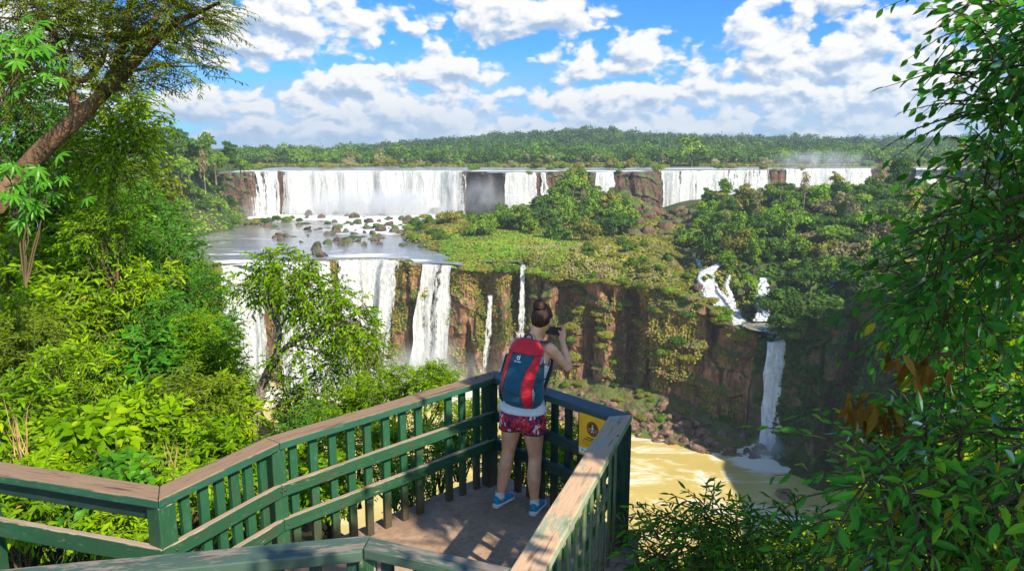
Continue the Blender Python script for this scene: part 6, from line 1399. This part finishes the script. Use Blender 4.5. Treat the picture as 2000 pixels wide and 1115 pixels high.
# canopy of the same glossy tree above and beside the lookout (it shades the floor)
CN = []
def canopy():
    e = empty('tree', (6.4, 1.2, -5)); tag(e, 'broad shade tree beside the lookout, standing outside the view', 'tree'); o = np.array(e.location); fo = MB(); br = MB(); tr = MB()
    tr.tube(np.array([(6.4, 1.2, -5), (6.3, 1.3, -2), (6.0, 1.4, .5), (5.6, 1.6, 2.2)]) - o, [.24, .2, .17, .1], 10)
    # openings in the crown: the sun reaches the long railing, the pale cap board, a patch of floor
    holes = [(np.array([-.57 + dx, 4.98 + dy, ZF]), rr) for dx, dy, rr in ((0, 0, .20), (.22, -.12, .14), (-.22, .1, .13), (.05, .25, .10), (-.25, -.22, .12), (.35, .05, .08))]
    holes += [(along(E_, F_, t), -.10) for t in (.36, .44)] + [(along(E_, F_, t), .03) for t in np.linspace(.54, 1.1, 9)]
    holes += [(along(C_, D_, t), .10) for t in np.linspace(-.1, .78, 9)] + [(along(C_, D_, t) + np.array([0, 0, -.33]), .08) for t in np.linspace(-.1, .62, 7)] + [(along(C_, D_, t) + np.array([0, 0, -.6]), .05) for t in np.linspace(-.1, .4, 5)]
    holes += [(along(B_, C_, t) + np.array([0, 0, dz]), .16) for t in (0, .5, 1) for dz in (0, -.4, -.7)] + [(along(A_, B_, t) + np.array([0, 0, dz]), .2) for t in (.6, .8, 1) for dz in (0, -.4)]
    holes += [(along(G_, J_, t), .06) for t in (.2, .6, 1)]
    SD = np.array(SUN_DIR); P = []
    while len(P) < 1900:
        f = np.array([random.uniform(-1.6, 1.6), random.uniform(2.6, 7.4), ZF + .3]); p = f + SD * random.uniform(4.6, 8.2)
        if any(np.linalg.norm(np.cross(p - h, SD)) < rr + .20 for h, rr in holes): 
            continue
        q = world_px(p)
        if p[1] > 0 and -50 < q[0] < 2260 and q[1] > -260: continue
        P.append(p)
    P = np.array(P); d = rand_dirs(len(P), r, 0); sprays(fo, P - o, d, rnd(.22, .38, len(P)), 8, .15, T_BROAD, rnd(.2, .7, len(P)), droop=.3)
    for k in range(0, len(P), 40): br.tube(limb((6.0, 1.4, .5), P[k], .06, .06, 6, k) - o, np.linspace(.05, .008, 6), 5)
    tr.build('trunk', M_bark, e); br.build('branches', M_bark, e); fo.build('crown', [ML['shade'], M_twig], e)
canopy()
# ------------------------------------------------------------------ the person with the backpack, taking a picture
PYAW = -R(27)
per = empty('person', (.09, 5.63, ZF + .002), PYAW); tag(per, 'person in white top and patterned shorts at the rail, lifting a phone', 'person')
def loft(mb, rings, n=28, e=2.0, smooth=True, cap=True, mat=0):
    """rings: (cx, cy, z, half width, half depth)"""
    th = np.arange(n) * 2 * math.pi / n; c, s = np.cos(th), np.sin(th); q = 2 / e
    P = np.array([[(cx + a * np.sign(c[k]) * abs(c[k]) ** q, cy + b * np.sign(s[k]) * abs(s[k]) ** q, z) for k in range(n)] for (cx, cy, z, a, b) in rings])
    b0 = mb.n; mb.grid(P, smooth=smooth, closed_v=True, mat=mat); m = len(rings)
    if cap: mb.F.append((np.array([list(range(b0 + n - 1, b0 - 1, -1)), list(range(b0 + (m - 1) * n, b0 + m * n))]), mat, smooth))
    return mb
def finer(rings, k=4):
    A = np.array(rings, float); t = np.arange(len(A)); tt = np.linspace(0, len(A) - 1, (len(A) - 1) * k + 1); out = []
    for j in range(A.shape[1]):
        y = A[:, j]; m = np.gradient(y); i = np.minimum(tt.astype(int), len(A) - 2); f = tt - i
        out.append((2 * f**3 - 3 * f**2 + 1) * y[i] + (f**3 - 2 * f**2 + f) * m[i] + (-2 * f**3 + 3 * f**2) * y[i + 1] + (f**3 - f**2) * m[i + 1])
    return np.stack(out, 1)
def ball(mb, c, r3, n=16, mat=0):
    v = np.linspace(-1, 1, n); v = np.sin(v * math.pi / 2); v[0], v[-1] = -.999, .999
    return loft(mb, [(c[0], c[1], c[2] + r3[2] * z, r3[0] * math.sqrt(1 - z * z), r3[1] * math.sqrt(1 - z * z)) for z in v], 24, mat=mat)
def chain(mb, pts, n=14, k=5):
    A = finer(pts, k); mb.tube(A[:, :3], A[:, 3], n); ball(mb, A[0, :3], [A[0, 3]] * 3, 10); ball(mb, A[-1, :3], [A[-1, 3]] * 3, 10)
def remeshed(mb, name, mat, parent, voxel, smooth_it=6):
    o = mb.build(name, mat, attr=False); m = o.modifiers.new('r', 'REMESH'); m.mode = 'VOXEL'; m.voxel_size = voxel; m.use_smooth_shade = True
    s = o.modifiers.new('s', 'SMOOTH'); s.factor = .5; s.iterations = smooth_it
    dg = bpy.context.evaluated_depsgraph_get(); me = bpy.data.meshes.new_from_object(o.evaluated_get(dg)); old = o.data
    o.modifiers.clear(); o.data = me; bpy.data.meshes.remove(old); me.materials.clear(); me.materials.append(mat); o.parent = parent
    me.polygons.foreach_set('use_smooth', np.ones(len(me.polygons), bool)); return o
TORSO = [(0, -.005, .73, .150, .100), (0, -.014, .80, .186, .126), (0, -.010, .87, .184, .124), (.004, .0, .95, .158, .108), (.012, .012, 1.04, .134, .096), (.022, .026, 1.13, .140, .100), (.034, .040, 1.22, .152, .106), (.044, .052, 1.31, .162, .102), (.05, .062, 1.375, .150, .080), (.054, .07, 1.415, .100, .062), (.06, .078, 1.45, .058, .056), (.076, .092, 1.50, .050, .052), (.092, .105, 1.56, .050, .055)]
HEAD = (.100, .135, 1.590)
LEGS = [[(-.090, -.008, .80, .098), (-.108, -.004, .66, .083), (-.134, .010, .52, .062), (-.144, .014, .46, .057), (-.154, .0, .38, .058), (-.165, -.012, .29, .058), (-.181, -.026, .18, .043), (-.192, -.034, .10, .034), (-.196, -.037, .06, .036)],
        [(.090, -.008, .80, .098), (.096, .002, .66, .083), (.100, .014, .52, .062), (.102, .018, .46, .056), (.104, .002, .38, .057), (.106, -.014, .29, .058), (.110, -.018, .18, .043), (.113, -.016, .10, .034), (.114, -.014, .06, .036)]]
body = MB(); loft(body, finer(TORSO), 36)
for sx in (-1, 1): ball(body, (sx * .075, -.075, .80), (.085, .062, .085))
for L in LEGS: chain(body, L)
SH_R, EL_R, WR_R = (.205, .062, 1.372), (.312, .190, 1.195), (.212, .288, 1.395)
SH_L, EL_L, WR_L = (-.108, .075, 1.372), (-.150, .270, 1.200), (.012, .316, 1.392)
for S, E, Wq in ((SH_R, EL_R, WR_R), (SH_L, EL_L, WR_L)):
    mid = lambda a, b, t: tuple(a[i] + (b[i] - a[i]) * t for i in range(3))
    chain(body, [(*mid(S, (.05, .06, 1.37), .25), .050), (*S, .050), (*mid(S, E, .35), .043), (*mid(S, E, .75), .037), (*E, .034), (*mid(E, Wq, .25), .037), (*mid(E, Wq, .65), .029), (*Wq, .0235), (*mid(E, Wq, 1.10), .024)], 14, 4)
def hand(mb, wr, px, sgn):
    """px: x of the phone's end; fingers wrap behind it, the thumb stays on the near side"""
    w = np.array(wr); pc = np.array([px + sgn * .022, .312, 1.440])
    A = finer([(*w, .024), (*(w * .5 + pc * .5 + [0, 0, -.004]), .027), (*pc, .027), (*(pc + [sgn * -.002, .006, .026]), .022)], 4); mb.tube(A[:, :3], A[:, 3], 12); ball(mb, pc, (.021, .026, .040))
    for q, (z, l) in enumerate(((1.482, .92), (1.463, 1.0), (1.444, .96), (1.426, .80))):
        x0 = px + sgn * .018; lift = (.016, .006, 0, -.003)[q]
        chain(mb, [(x0 + sgn * .004, .316, z - .004, .0098), (x0 - sgn * .000, .337, z + lift * .4, .0092), (x0 - sgn * .022 * l, .341, z + lift * .8, .0084), (x0 - sgn * .044 * l, .334, z + lift, .0072)], 8, 3)
    chain(mb, [(px + sgn * .022, .300, 1.415, .0125), (px + sgn * .014, .292, 1.436, .0108), (px + sgn * .000, .295, 1.455, .0096), (px - sgn * .014, .299, 1.467, .0082)], 8, 3)
hand(body, WR_R, .188, 1); hand(body, WR_L, .048, -1)
# head with face
ball(body, HEAD, (.074, .094, .108), 20); ball(body, (.100, .165, 1.545), (.056, .062, .062)); ball(body, (.100, .205, 1.510), (.026, .024, .022))
chain(body, [(.100, .224, 1.612, .010), (.100, .240, 1.585, .012), (.100, .238, 1.570, .013)], 8, 3)
for sx in (-1, 1):
    ball(body, (.100 + sx * .076, .128, 1.580), (.012, .022, .033), 10); ball(body, (.100 + sx * .034, .205, 1.560), (.022, .020, .020), 10); ball(body, (.100 + sx * .03, .215, 1.622), (.024, .013, .009), 8)
ball(body, (.100, .228, 1.540), (.020, .010, .008), 8)
m_skin, nt, out = mat_new('skin'); g = NT(nt); p = g.obj()
c = g.mix(g.mapr(g.noise(p, 14, 4, .6), .35, .65), (.60, .285, .155), (.68, .365, .22)); c = g.mix(g.math('MULTIPLY', g.mapr(g.noise(p, 5, 3, .6), .5, .7), .35), c, (.50, .22, .15))
pr = g.n('ShaderNodeBsdfPrincipled', {'Base Color': c, 'Roughness': .48, 'Specular IOR Level': .35, 'Subsurface Weight': .12, 'Subsurface Scale': .01}); pr.inputs['Subsurface Radius'].default_value = (1.0, .3, .15)
g.link(g.n('ShaderNodeBump', {'Strength': .12, 'Distance': .002, 'Height': g.noise(p, 260, 3, .6)}).outputs[0], pr.inputs['Normal']); g.link(pr.outputs[0], out.inputs[0]); M_skin = m_skin
remeshed(body, 'body', M_skin, per, .0052, 5)
M_eye = principled('eye', (.05, .03, .02), .2)[0]; M_lip = principled('lip', (.45, .15, .13), .45)[0]
for sx in (-1, 1): ball(mb := MB(), (.100 + sx * .031, .2145, 1.600), (.013, .008, .007), 10); mb.build('eye', M_eye, per)
ball(mb := MB(), (.100, .2335, 1.539), (.021, .007, .006), 10); mb.build('lips', M_lip, per)
# hair pulled up into a bun
m, nt, out = mat_new('brown_hair'); g = NT(nt); p = g.obj()
st = g.noise(g.mapping(p, (60, 60, 14)), 1.0, 5, .6, 1.2); c = g.ramp(st, [(.3, (.014, .006, .004)), (.52, (.042, .017, .009)), (.72, (.11, .045, .022))])
pr = g.n('ShaderNodeBsdfPrincipled', {'Base Color': c, 'Roughness': .6, 'Specular IOR Level': .25}); g.link(g.n('ShaderNodeBump', {'Strength': .8, 'Distance': .006, 'Height': st}).outputs[0], pr.inputs['Normal']); g.link(pr.outputs[0], out.inputs[0]); M_hair = m
hr = MB(); cx, cy, cz = HEAD; rows = []
for th in np.linspace(.02, 1.0, 18):                 # from the crown down to the nape at the back, to the hair line in front
    row = []
    for a in np.linspace(0, 2 * math.pi, 44, endpoint=False):
        back = .5 - .5 * math.sin(a)                 # 1 at the back of the head
        phi = th * (1.08 + 1.10 * back ** .8 - .0 * back); k = 1.06 + .035 * N1(np.array([a * 5, phi * 2, 3.]))
        row.append((cx + .079 * k * math.sin(phi) * math.cos(a) * (1 - .18 * max(0, phi - 1.6)), cy - .006 + .099 * k * math.sin(phi) * math.sin(a) * (1 - .25 * max(0, phi - 1.7)), cz + .012 + .112 * k * math.cos(phi)))
    rows.append(row)
hr.grid(np.array(rows), closed_v=True); o = hr.build('hair', M_hair, per); sd = o.modifiers.new('t', 'SOLIDIFY'); sd.thickness = .006; sd.offset = -1
bn = MB(); ball(bn, (.098, .085, 1.722), (.045, .044, .038), 18)
for q in range(5):
    a = np.linspace(q, q + 4.2, 12); bn.tube(np.stack([  .098 + .040 * np.cos(a), .085 + .039 * np.sin(a), 1.712 + .016 * np.sin(a * 1.3 + q)], 1), .012, 7)
# loose strands at the nape and temples
for k in range(18):
    a = random.uniform(0, 6.28); p0 = np.array([.098 + .04 * math.cos(a), .085 + .04 * math.sin(a), 1.722 + random.uniform(-.01, .03)]); d_ = rand_dirs(1)[0]; bn.tube([p0, p0 + d_ * .02, p0 + d_ * .03 + [0, 0, .012]], [.0011, .0009, .0004], 4)
bo = bn.build('hair_bun', M_hair, per)
# clothes
def cloth(name, col, rough=.85, weave=700, var=.12):
    m, nt, out = mat_new(name); g = NT(nt); p = g.obj(); w = g.noise(p, weave, 2, .5); f = g.noise(p, 16, 5, .6, .5)
    c = g.mix(f, tuple(x * (1 - var) for x in col), tuple(min(1, x * (1 + var)) for x in col))
    pr = g.n('ShaderNodeBsdfPrincipled', {'Base Color': c, 'Roughness': rough, 'Specular IOR Level': .2, 'Sheen Weight': .15})
    g.link(g.n('ShaderNodeBump', {'Strength': .5, 'Distance': .008, 'Height': g.math('ADD', f, g.math('MULTIPLY', w, .08))}).outputs[0], pr.inputs['Normal']); g.link(pr.outputs[0], out.inputs[0]); return m
M_white = cloth('white_jersey', (.62, .61, .62)); M_pink = cloth('pink_jersey', (.75, .05, .22)); M_navy = cloth('navy_nylon', (.004, .062, .105), .55, 500, .25); M_red = cloth('red_nylon', (.52, .012, .025), .5, 500, .2)
for _m in (M_navy, M_red):
    _b = [n for n in _m.node_tree.nodes if n.type == 'BUMP'][0]; _b.inputs['Strength'].default_value = .9; _b.inputs['Distance'].default_value = .02
M_strap = cloth('dark_webbing', (.02, .028, .04), .7); M_greyn = cloth('grey_nylon', (.30, .31, .33), .6); M_aqua = cloth('aqua_nylon', (.02, .22, .26), .5)
T = finer(TORSO, 6)
def torso_ring(z):
    return [np.interp(z, T[:, 2], T[:, k]) for k in range(5)]
def wrapped(name, mat, z0, z1, a0, a1, grow, n=20, m=26, flare=0.0, thick=.003, top=None, parent=per):
    """cloth over the torso between angles a0, a1 (0 = the person's right, -pi/2 = back)"""
    rows = []
    for i in range(n):
        row = []
        for a in np.linspace(a0, a1, m):
            zt = z1 if top is None else top(a); z = z0 + (zt - z0) * i / (n - 1); cx, cy, _, A, B = torso_ring(z); gq = grow + flare * (1 - i / (n - 1)) ** 2 + .004 * N1(np.array([a * 3, z * 9, 1.0]))
            row.append((cx + (A + gq) * math.cos(a), cy + (B + gq) * math.sin(a), z))
        rows.append(row)
    mb = MB().grid(np.array(rows)); o = mb.build(name, mat, parent); s = o.modifiers.new('t', 'SOLIDIFY'); s.thickness = thick; return o
def tank_top(a):
    s = abs(math.cos(a)); return 1.335 - .095 * smooth(.78, 1.0, s) + .03 * smooth(.75, .3, s)
wrapped('tank_top', M_white, .862, 1.3, 0, 2 * math.pi, .011, 26, 60, .006, .003, tank_top)
wrapped('sports_top', M_pink, 1.18, 1.385, -math.pi * .80, -math.pi * .20, .0065, 12, 20)
for sx in (-1, 1):                            # tank straps over the shoulders
    P = np.array([(.05 + sx * .075, -.036, 1.31), (.05 + sx * .088, -.016, 1.375), (.052 + sx * .098, .045, 1.425), (.052 + sx * .092, .115, 1.39), (.05 + sx * .085, .150, 1.32)]); P = finer(P, 4)
    V = []; 
    for q in P: V.append((q + [-.016, 0, 0], q + [.016, 0, 0]))
    o = MB().grid(np.array(V)).build('tank_strap', M_white, per); s = o.modifiers.new('t', 'SOLIDIFY'); s.thickness = .004; s.offset = 0
# patterned shorts
m, nt, out = mat_new('patterned_shorts'); g = NT(nt); p = g.obj()
q = g.mapping(p, (30, 30, 20)); z_ = g.n('ShaderNodeSeparateXYZ', {0: q})
v1 = g.n('ShaderNodeTexVoronoi', {'Vector': g.mapping(p, (58, 40, 26), rot=(.0, .35, .0)), 'Scale': 1.0, 'Randomness': .75}, feature='F1', distance='MANHATTAN')
rv = g.n('ShaderNodeSeparateXYZ', {0: v1.outputs['Color']}).outputs[0]
c = g.ramp(rv, [(0, (.42, .02, .035)), (.30, (.58, .06, .06)), (.48, (.05, .02, .06)), (.60, (.16, .02, .09)), (.74, (.62, .58, .58)), (.88, (.50, .03, .05))], 'CONSTANT')
pr = g.n('ShaderNodeBsdfPrincipled', {'Base Color': c, 'Roughness': .8, 'Specular IOR Level': .2}); g.link(g.n('ShaderNodeBump', {'Strength': .4, 'Distance': .008, 'Height': g.noise(p, 18, 4, .6, .6)}).outputs[0], pr.inputs['Normal']); g.link(pr.outputs[0], out.inputs[0]); M_short = m
sh = MB(); loft(sh, finer([(cx, cy, z, a + .010, b + .010) for (cx, cy, z, a, b) in TORSO[:4]]), 36)
for sx in (-1, 1): ball(sh, (sx * .075, -.075, .80), (.094, .071, .094))
for L in LEGS: chain(sh, [(x, y, z, r_ + .016) for (x, y, z, r_) in L[:3]])
so = remeshed(sh, 'shorts', M_short, per, .007, 6)
bm = bmesh.new(); bm.from_mesh(so.data)
for co, no in (((0, 0, .690), (0, 0, -1)), ((0, 0, .935), (0, 0, 1))): bmesh.ops.bisect_plane(bm, geom=bm.verts[:] + bm.edges[:] + bm.faces[:], plane_co=co, plane_no=no, clear_outer=True)
bm.to_mesh(so.data); bm.free(); s = so.modifiers.new('t', 'SOLIDIFY'); s.thickness = .003
M_trim = cloth('plum_trim', (.035, .015, .03))
for L in LEGS:
    A = np.array(L); z = .692; c = [np.interp(-z, -A[:, 2], A[:, k]) for k in range(4)]; t = np.linspace(0, 2 * math.pi, 36, endpoint=False)
    P = np.array([[(c[0] + (c[3] + .0165 + w_) * math.cos(a), c[1] + (c[3] + .0165 + w_) * math.sin(a), z + dz) for a in t] for (w_, dz) in ((-.004, -.005), (.002, -.005), (.002, .006), (-.004, .006))])
    MB().grid(P, closed_v=True, closed_u=True).build('hem', M_trim, per)
# shoes and socks
M_shoe = cloth('blue_knit', (.005, .20, .34), .7, 500, .3); M_sole = principled('white_rubber', (.55, .55, .53), .6)[0]; M_sock = cloth('white_sock', (.6, .6, .6)); M_lace = cloth('blue_lace', (.0, .34, .5), .7)
def shoe(x, y, yaw):
    e = bpy.data.objects.new("shoe", None); COL.objects.link(e); e.parent = per; e.location = (x, y, 0); e.rotation_euler = (0, 0, yaw)
    ys = np.array([-.095, -.085, -.06, -.02, .03, .08, .12, .145, .156]); hw = np.array([.012, .028, .033, .034, .037, .043, .041, .028, .008]); ht = np.array([.055, .088, .092, .088, .070, .052, .044, .036, .026]); xo = np.array([0, 0, 0, .001, .004, .006, .004, 0, -.002])
    yy = np.linspace(-.095, .156, 26); up = MB(); so_ = MB(); n = 22; R1, R2 = [], []
    for v in yy:
        h, w, c0 = np.interp(v, ys, ht), np.interp(v, ys, hw), np.interp(v, ys, xo); t = np.linspace(0, math.pi, n)
        R1.append([(c0 + w * math.copysign(abs(math.cos(a)) ** .75, math.cos(a)), v, .024 + (h - .024) * math.sin(a) ** .8) for a in t])
        t2 = np.linspace(0, 2 * math.pi, n, endpoint=False); R2.append([(c0 + (w + .005) * math.copysign(abs(math.cos(a)) ** .6, math.cos(a)), v * 1.025, .015 + (.0148 + (.004 if v < -.03 else 0)) * math.copysign(abs(math.sin(a)) ** .5, math.sin(a)) + (.012 * max(0, (v - .11) / .05) ** 2)) for a in t2])
    up.grid(np.array(R1)); so_.grid(np.array(R2), closed_v=True); so_.F.append((np.array([list(range(n)), list(range(25 * n + n - 1, 25 * n - 1, -1))]), 0, False))
    up.build('upper', M_shoe, e); so_.build('sole', M_sole, e)
    lc = MB()
    for k in range(5): v = .005 + .017 * k; h = np.interp(v, ys, ht); lc.tube([(-.020, v, h - .010), (0, v + .003, h + .003), (.022, v, h - .010)], .0028, 6)
    for s_ in (-1, 1): a = np.linspace(0, 5.5, 12); lc.tube(np.stack([s_ * (.012 + .012 * np.sin(a)), .0 + .012 * np.cos(a), np.full(12, .096)], 1), .0024, 6)
    lc.build('laces', M_lace, e); return e
me_dummy = None
def obj_shoe(): pass
LEGS_END = [(-.196, -.037), (.114, -.014)]
for (x, y), yw in zip(LEGS_END, (R(-8), R(6))):
    shoe(x, y + .03, yw); k = MB(); k.tube([(x, y, .07), (x - .001, y + .001, .105), (x, y + .002, .125)], [.040, .0385, .0395], 20, cap=False); k.build('sock', M_sock, per)

# ---- the backpack (worn, but a thing of its own)
bp = empty('backpack', (0, 0, 0)); bp.location = per.matrix_basis @ Vector((.0, -.10, .86 + ZF * 0)) if False else Vector((0, 0, 0))
PB = Vector((.014, -.080, .918)); rot = Matrix.Rotation(PYAW, 4, 'Z'); base = Vector((.09, 5.63, ZF + .002)) + rot @ PB
bp.location = base; bp.rotation_euler = (R(-9), R(5), PYAW + R(6)); tag(bp, 'red and navy hiking backpack worn on the back of the person', 'backpack')
HB = .545
pv = np.array([0, .03, .10, .25, .45, .65, .80, .90, .96, 1.0]); pw = np.array([.085, .120, .150, .165, .165, .152, .138, .120, .095, .055]); pd = np.array([.075, .115, .145, .165, .165, .15, .132, .110, .085, .05])
def psurf(u, v, off=0.0):
    """u -1..1 round the back face from left to right side, v 0..1 up"""
    w = np.interp(v, pv, pw); d = np.interp(v, pv, pd); a = -math.pi / 2 + u * math.pi / 2; q = 2 / 2.7; c, s = math.cos(a), math.sin(a)
    return np.array([(w + off) * math.copysign(abs(c) ** q, c), -(d + off) * abs(s) ** q if s < 0 else 0.0, HB * v + off * (v - .5) * .6])
rows = [[psurf(u, v) for u in np.linspace(-1, 1, 41)] for v in np.r_[np.linspace(0, .1, 8), np.linspace(.13, .88, 26), np.linspace(.9, 1, 10)]]
P = np.array(rows); mb = MB(); mb.grid(P); b0 = mb.n
fl_ = np.concatenate([P[:, :1], P[:, -1:]], 1).copy(); mb.grid(fl_); mb.F.append((np.array([list(range(0, 41))]), 0, True)); mb.F.append((np.array([list(range(43 * 41, 44 * 41))]), 0, True))
mb.build('bag', M_navy, bp)
def patch(name, mat, vs, ul, ur, off, n=24, m=12, thick=.004):
    rows = []
    for v in np.linspace(vs[0], vs[-1], n): a, b = np.interp(v, vs, ul), np.interp(v, vs, ur); rows.append([psurf(u, v, off) for u in np.linspace(a, b, m)])
    o = MB().grid(np.array(rows)).build(name, mat, bp); s = o.modifiers.new('t', 'SOLIDIFY'); s.thickness = thick; s.offset = 0; return o
patch('lid', M_red, [.79, .90, .96, 1.0], [-.92, -.95, -.97, -1], [.92, .95, .97, 1], .006, 18, 34)
patch('red_panel', M_red, [.44, .58, .70, .83], [.10, .16, .32, .44], [.46, .56, .70, .92], .005)
patch('red_panel', M_red, [.03, .16, .30, .44], [.30, .12, .08, .10], [.86, .66, .50, .46], .005)
patch('red_panel', M_red, [.14, .30, .46, .60, .83], [-.90, -.76, -.68, -.62, -.62], [-.56, -.46, -.40, -.34, -.30], .005)
patch('grey_panel', M_greyn, [.10, .20, .34], [.62, .50, .44], [.78, .66, .47], .006)
patch('grey_panel', M_greyn, [.68, .76, .82], [.66, .74, .86], [.70, .90, .92], .006)
for (vs, us) in (([.80, .80], [-.9, .9]), ([.28, .24, .22, .24, .28], [-.6, -.3, 0, .2, .34])):
    uu = np.linspace(us[0], us[-1], 30); MB().tube([psurf(u, float(np.interp(u, us, vs)), .007) for u in uu], .0032, 6).build('zip', M_strap, bp)
for sx in (-1, 1):                              # side pockets
    rows = [[psurf(sx * u, v, .016 * math.sin(math.pi * min(1, v / .36 * .9 + .1)) + .004) for u in np.linspace(.55, 1.0, 10)] for v in np.linspace(.04, .36, 12)]
    o = MB().grid(np.array(rows)).build('side_pocket', M_navy, bp); s = o.modifiers.new('t', 'SOLIDIFY'); s.thickness = .004
    for v in (.45, .66): MB().tube([psurf(sx * u, v + .03 * (u - .5), .008) for u in np.linspace(.6, 1, 8)], .006, 6).build('side_strap', M_strap, bp)
mb = MB(); rows = [[psurf(-u, v, .022) for u in np.linspace(.80, 1.0, 6)] for v in np.linspace(.42, .72, 8)]; o = mb.grid(np.array(rows)).build('side_flap', M_aqua, bp); o.modifiers.new('t', 'SOLIDIFY').thickness = .006
a = np.linspace(0, math.pi, 12); MB().tube(np.stack([.03 * np.cos(a), np.full(12, -.03), HB + .0 + .035 * np.sin(a)], 1), .006, 7).build('haul_loop', M_strap, bp)
a = np.linspace(0, math.pi, 14); MB().tube(np.stack([.02 + .045 * np.cos(a), -.04 - .01 * np.sin(a), HB - .005 + .05 * np.sin(a)], 1), .0018, 6).build('drawcord', M_strap, bp)
# logo: ring-like mark over the maker's word, white thread
M_logo = principled('white_thread', (.75, .76, .78), .6)[0]
def on_pack(name, mbv, mat):
    c = psurf(-.05, .73, .006); n0 = np.array([-.05, -1, .18]); o = mbv if isinstance(mbv, bpy.types.Object) else mbv.build(name, mat, bp); o.name = name; o.parent = bp
    o.matrix_basis = frame(c, n0, (1, 0, 0)); return o
lg_ = MB(); t = np.linspace(.9, 6.9, 22); lg_.tube(np.stack([.010 * np.cos(t), .010 * np.sin(t), np.full(22, .001)], 1), .0024, 6); lg_.tube([(.010, -.010, .001), (.010, .004, .001), (.011, .022, .001)], .0026, 6); lg_.tube([(-.012, .012, .001), (-.004, .018, .001), (.004, .017, .001)], .0018, 6)
on_pack('logo', lg_, M_logo)
fc = bpy.data.curves.new('wordmark', 'FONT'); fc.body = 'deuter'; fc.size = .022; fc.align_x = 'CENTER'; fc.extrude = .0006; fo = bpy.data.objects.new('wordmark', fc); COL.objects.link(fo)
dg = bpy.context.evaluated_depsgraph_get(); me = bpy.data.meshes.new_from_object(fo.evaluated_get(dg)); bpy.data.objects.remove(fo); wo = bpy.data.objects.new('wordmark', me); COL.objects.link(wo); me.materials.clear(); me.materials.append(M_logo)
me.transform(Matrix.Translation((0, -.032, .001))); on_pack('wordmark', wo, M_logo)
# shoulder straps, from the bag over the shoulders and down the chest (person's own frame, converted)
inv = bp.matrix_basis.inverted() @ per.matrix_basis
for sx in (-1, 1):
    P = finer(np.array([(.04 + sx * .060, -.075, 1.30), (.05 + sx * .078, -.052, 1.375), (.052 + sx * .098, .005, 1.432), (.055 + sx * .108, .075, 1.425), (.05 + sx * .115, .135, 1.35), (.04 + sx * .118, .155, 1.25), (.03 + sx * .135, .11, 1.13), (.02 + sx * .150, .02, 1.03), (.01 + sx * .15, -.06, .98)]), 4)
    wdt = np.interp(np.arange(len(P)), [0, 4, 22, 26, len(P)], [.026, .033, .033, .012, .012]); V = []
    for q, w_ in zip(P, wdt): V.append([tuple(inv @ Vector((q[0] + d_ * w_, q[1], q[2]))) for d_ in (-1, -.4, .4, 1)])
    o = MB().grid(np.array(V)).build('shoulder_strap', M_strap, bp); s = o.modifiers.new('t', 'SOLIDIFY'); s.thickness = .012; s.offset = .5
# ---- the phone
ph = empty('phone', tuple(per.matrix_basis @ Vector((.118, .318, 1.455)))); ph.rotation_euler = (R(-6), 0, PYAW); tag(ph, 'dark phone held up in both hands of the person', 'phone')
M_ph = principled('black_glass', (.012, .012, .014), .15, .6)[0]; M_scr = principled('dark_screen', (.03, .035, .04), .08, .7)[0]
o = MB().box(Matrix.Identity(4), (.142, .0085, .070)).build('case', M_ph, ph); bevel(o, .0035, 3)
o = MB().box(Matrix.Translation((0, -.0047, 0)), (.128, .0010, .062)).build('screen', M_scr, ph)
# ------------------------------------------------------------------ air: thin haze over the valley, spray at the feet of the falls
def haze():
    x0, x1, y0, y1, z0, z1 = -3200, 3200, -160, 3400, -107.5, 135
    o = MB().box(Matrix.Translation(((x0 + x1) / 2, (y0 + y1) / 2, (z0 + z1) / 2)), (x1 - x0, y1 - y0, z1 - z0))
    m, nt, out = mat_new('haze_air'); g = NT(nt)
    v = g.n('ShaderNodeVolumePrincipled', {'Color': (.80, .90, 1.0, 1), 'Density': HAZE_D, 'Anisotropy': .35}); g.link(v.outputs[0], out.inputs['Volume'])
    ob = o.build('haze', m); tag(ob, kind='stuff'); return ob
HAZE_D = .00013
haze()
def mist(px, py, Y, r3, dens, seed=0):
    c = W(px, py, Y); mb = MB(); bm = bmesh.new(); bmesh.ops.create_icosphere(bm, subdivisions=3, radius=1.0)
    V = np.array([v.co for v in bm.verts]); F = np.array([[v.index for v in f.verts] for f in bm.faces]); bm.free()
    mb.add(V, F); m, nt, out = mat_new('spray_mist'); g = NT(nt); p = g.obj()
    d = g.n('ShaderNodeVectorMath', {0: p}, operation='LENGTH').outputs['Value']
    n = g.noise(g.mapping(p, (2.2 * r3[0] / 20, 2.2 * r3[1] / 20, 1.5), (seed, 0, 0)), 1.0, 3, .55)
    f = g.math('MULTIPLY', g.mapr(d, 1.0, .15), g.mapr(n, .30, .66)); f = g.math('MULTIPLY', f, dens * 1.6)
    v = g.n('ShaderNodeVolumePrincipled', {'Color': (.95, .97, 1.0, 1), 'Density': f, 'Anisotropy': .2}); g.link(v.outputs[0], out.inputs['Volume'])
    try: m.cycles.volume_step_rate = 2.0
    except Exception: pass
    o = mb.build('spray_mist', m); o.location = Vector([float(q) for q in c]); o.scale = r3; tag(o, kind='stuff')
mist(735, 404, 545, (80, 18, 17), .11, 0)
mist(950, 385, 530, (26, 14, 20), .030, 3)
mist(1020, 400, 524, (20, 12, 13), .045, 5)
mist(500, 408, 536, (20, 10, 12), .04, 7)
mist(470, 740, 298, (18, 12, 26), .10, 9)
mist(690, 745, 300, (32, 14, 24), .10, 11)
mist(850, 735, 302, (24, 12, 20), .08, 13)
mist(1000, 720, 304, (20, 10, 16), .02, 15)
mist(1508, 878, 236, (9, 7, 7), .09, 17)
mist(1600, 312, 655, (60, 22, 11), .018, 19)
mist(1390, 385, 575, (38, 10, 8), .03, 21)
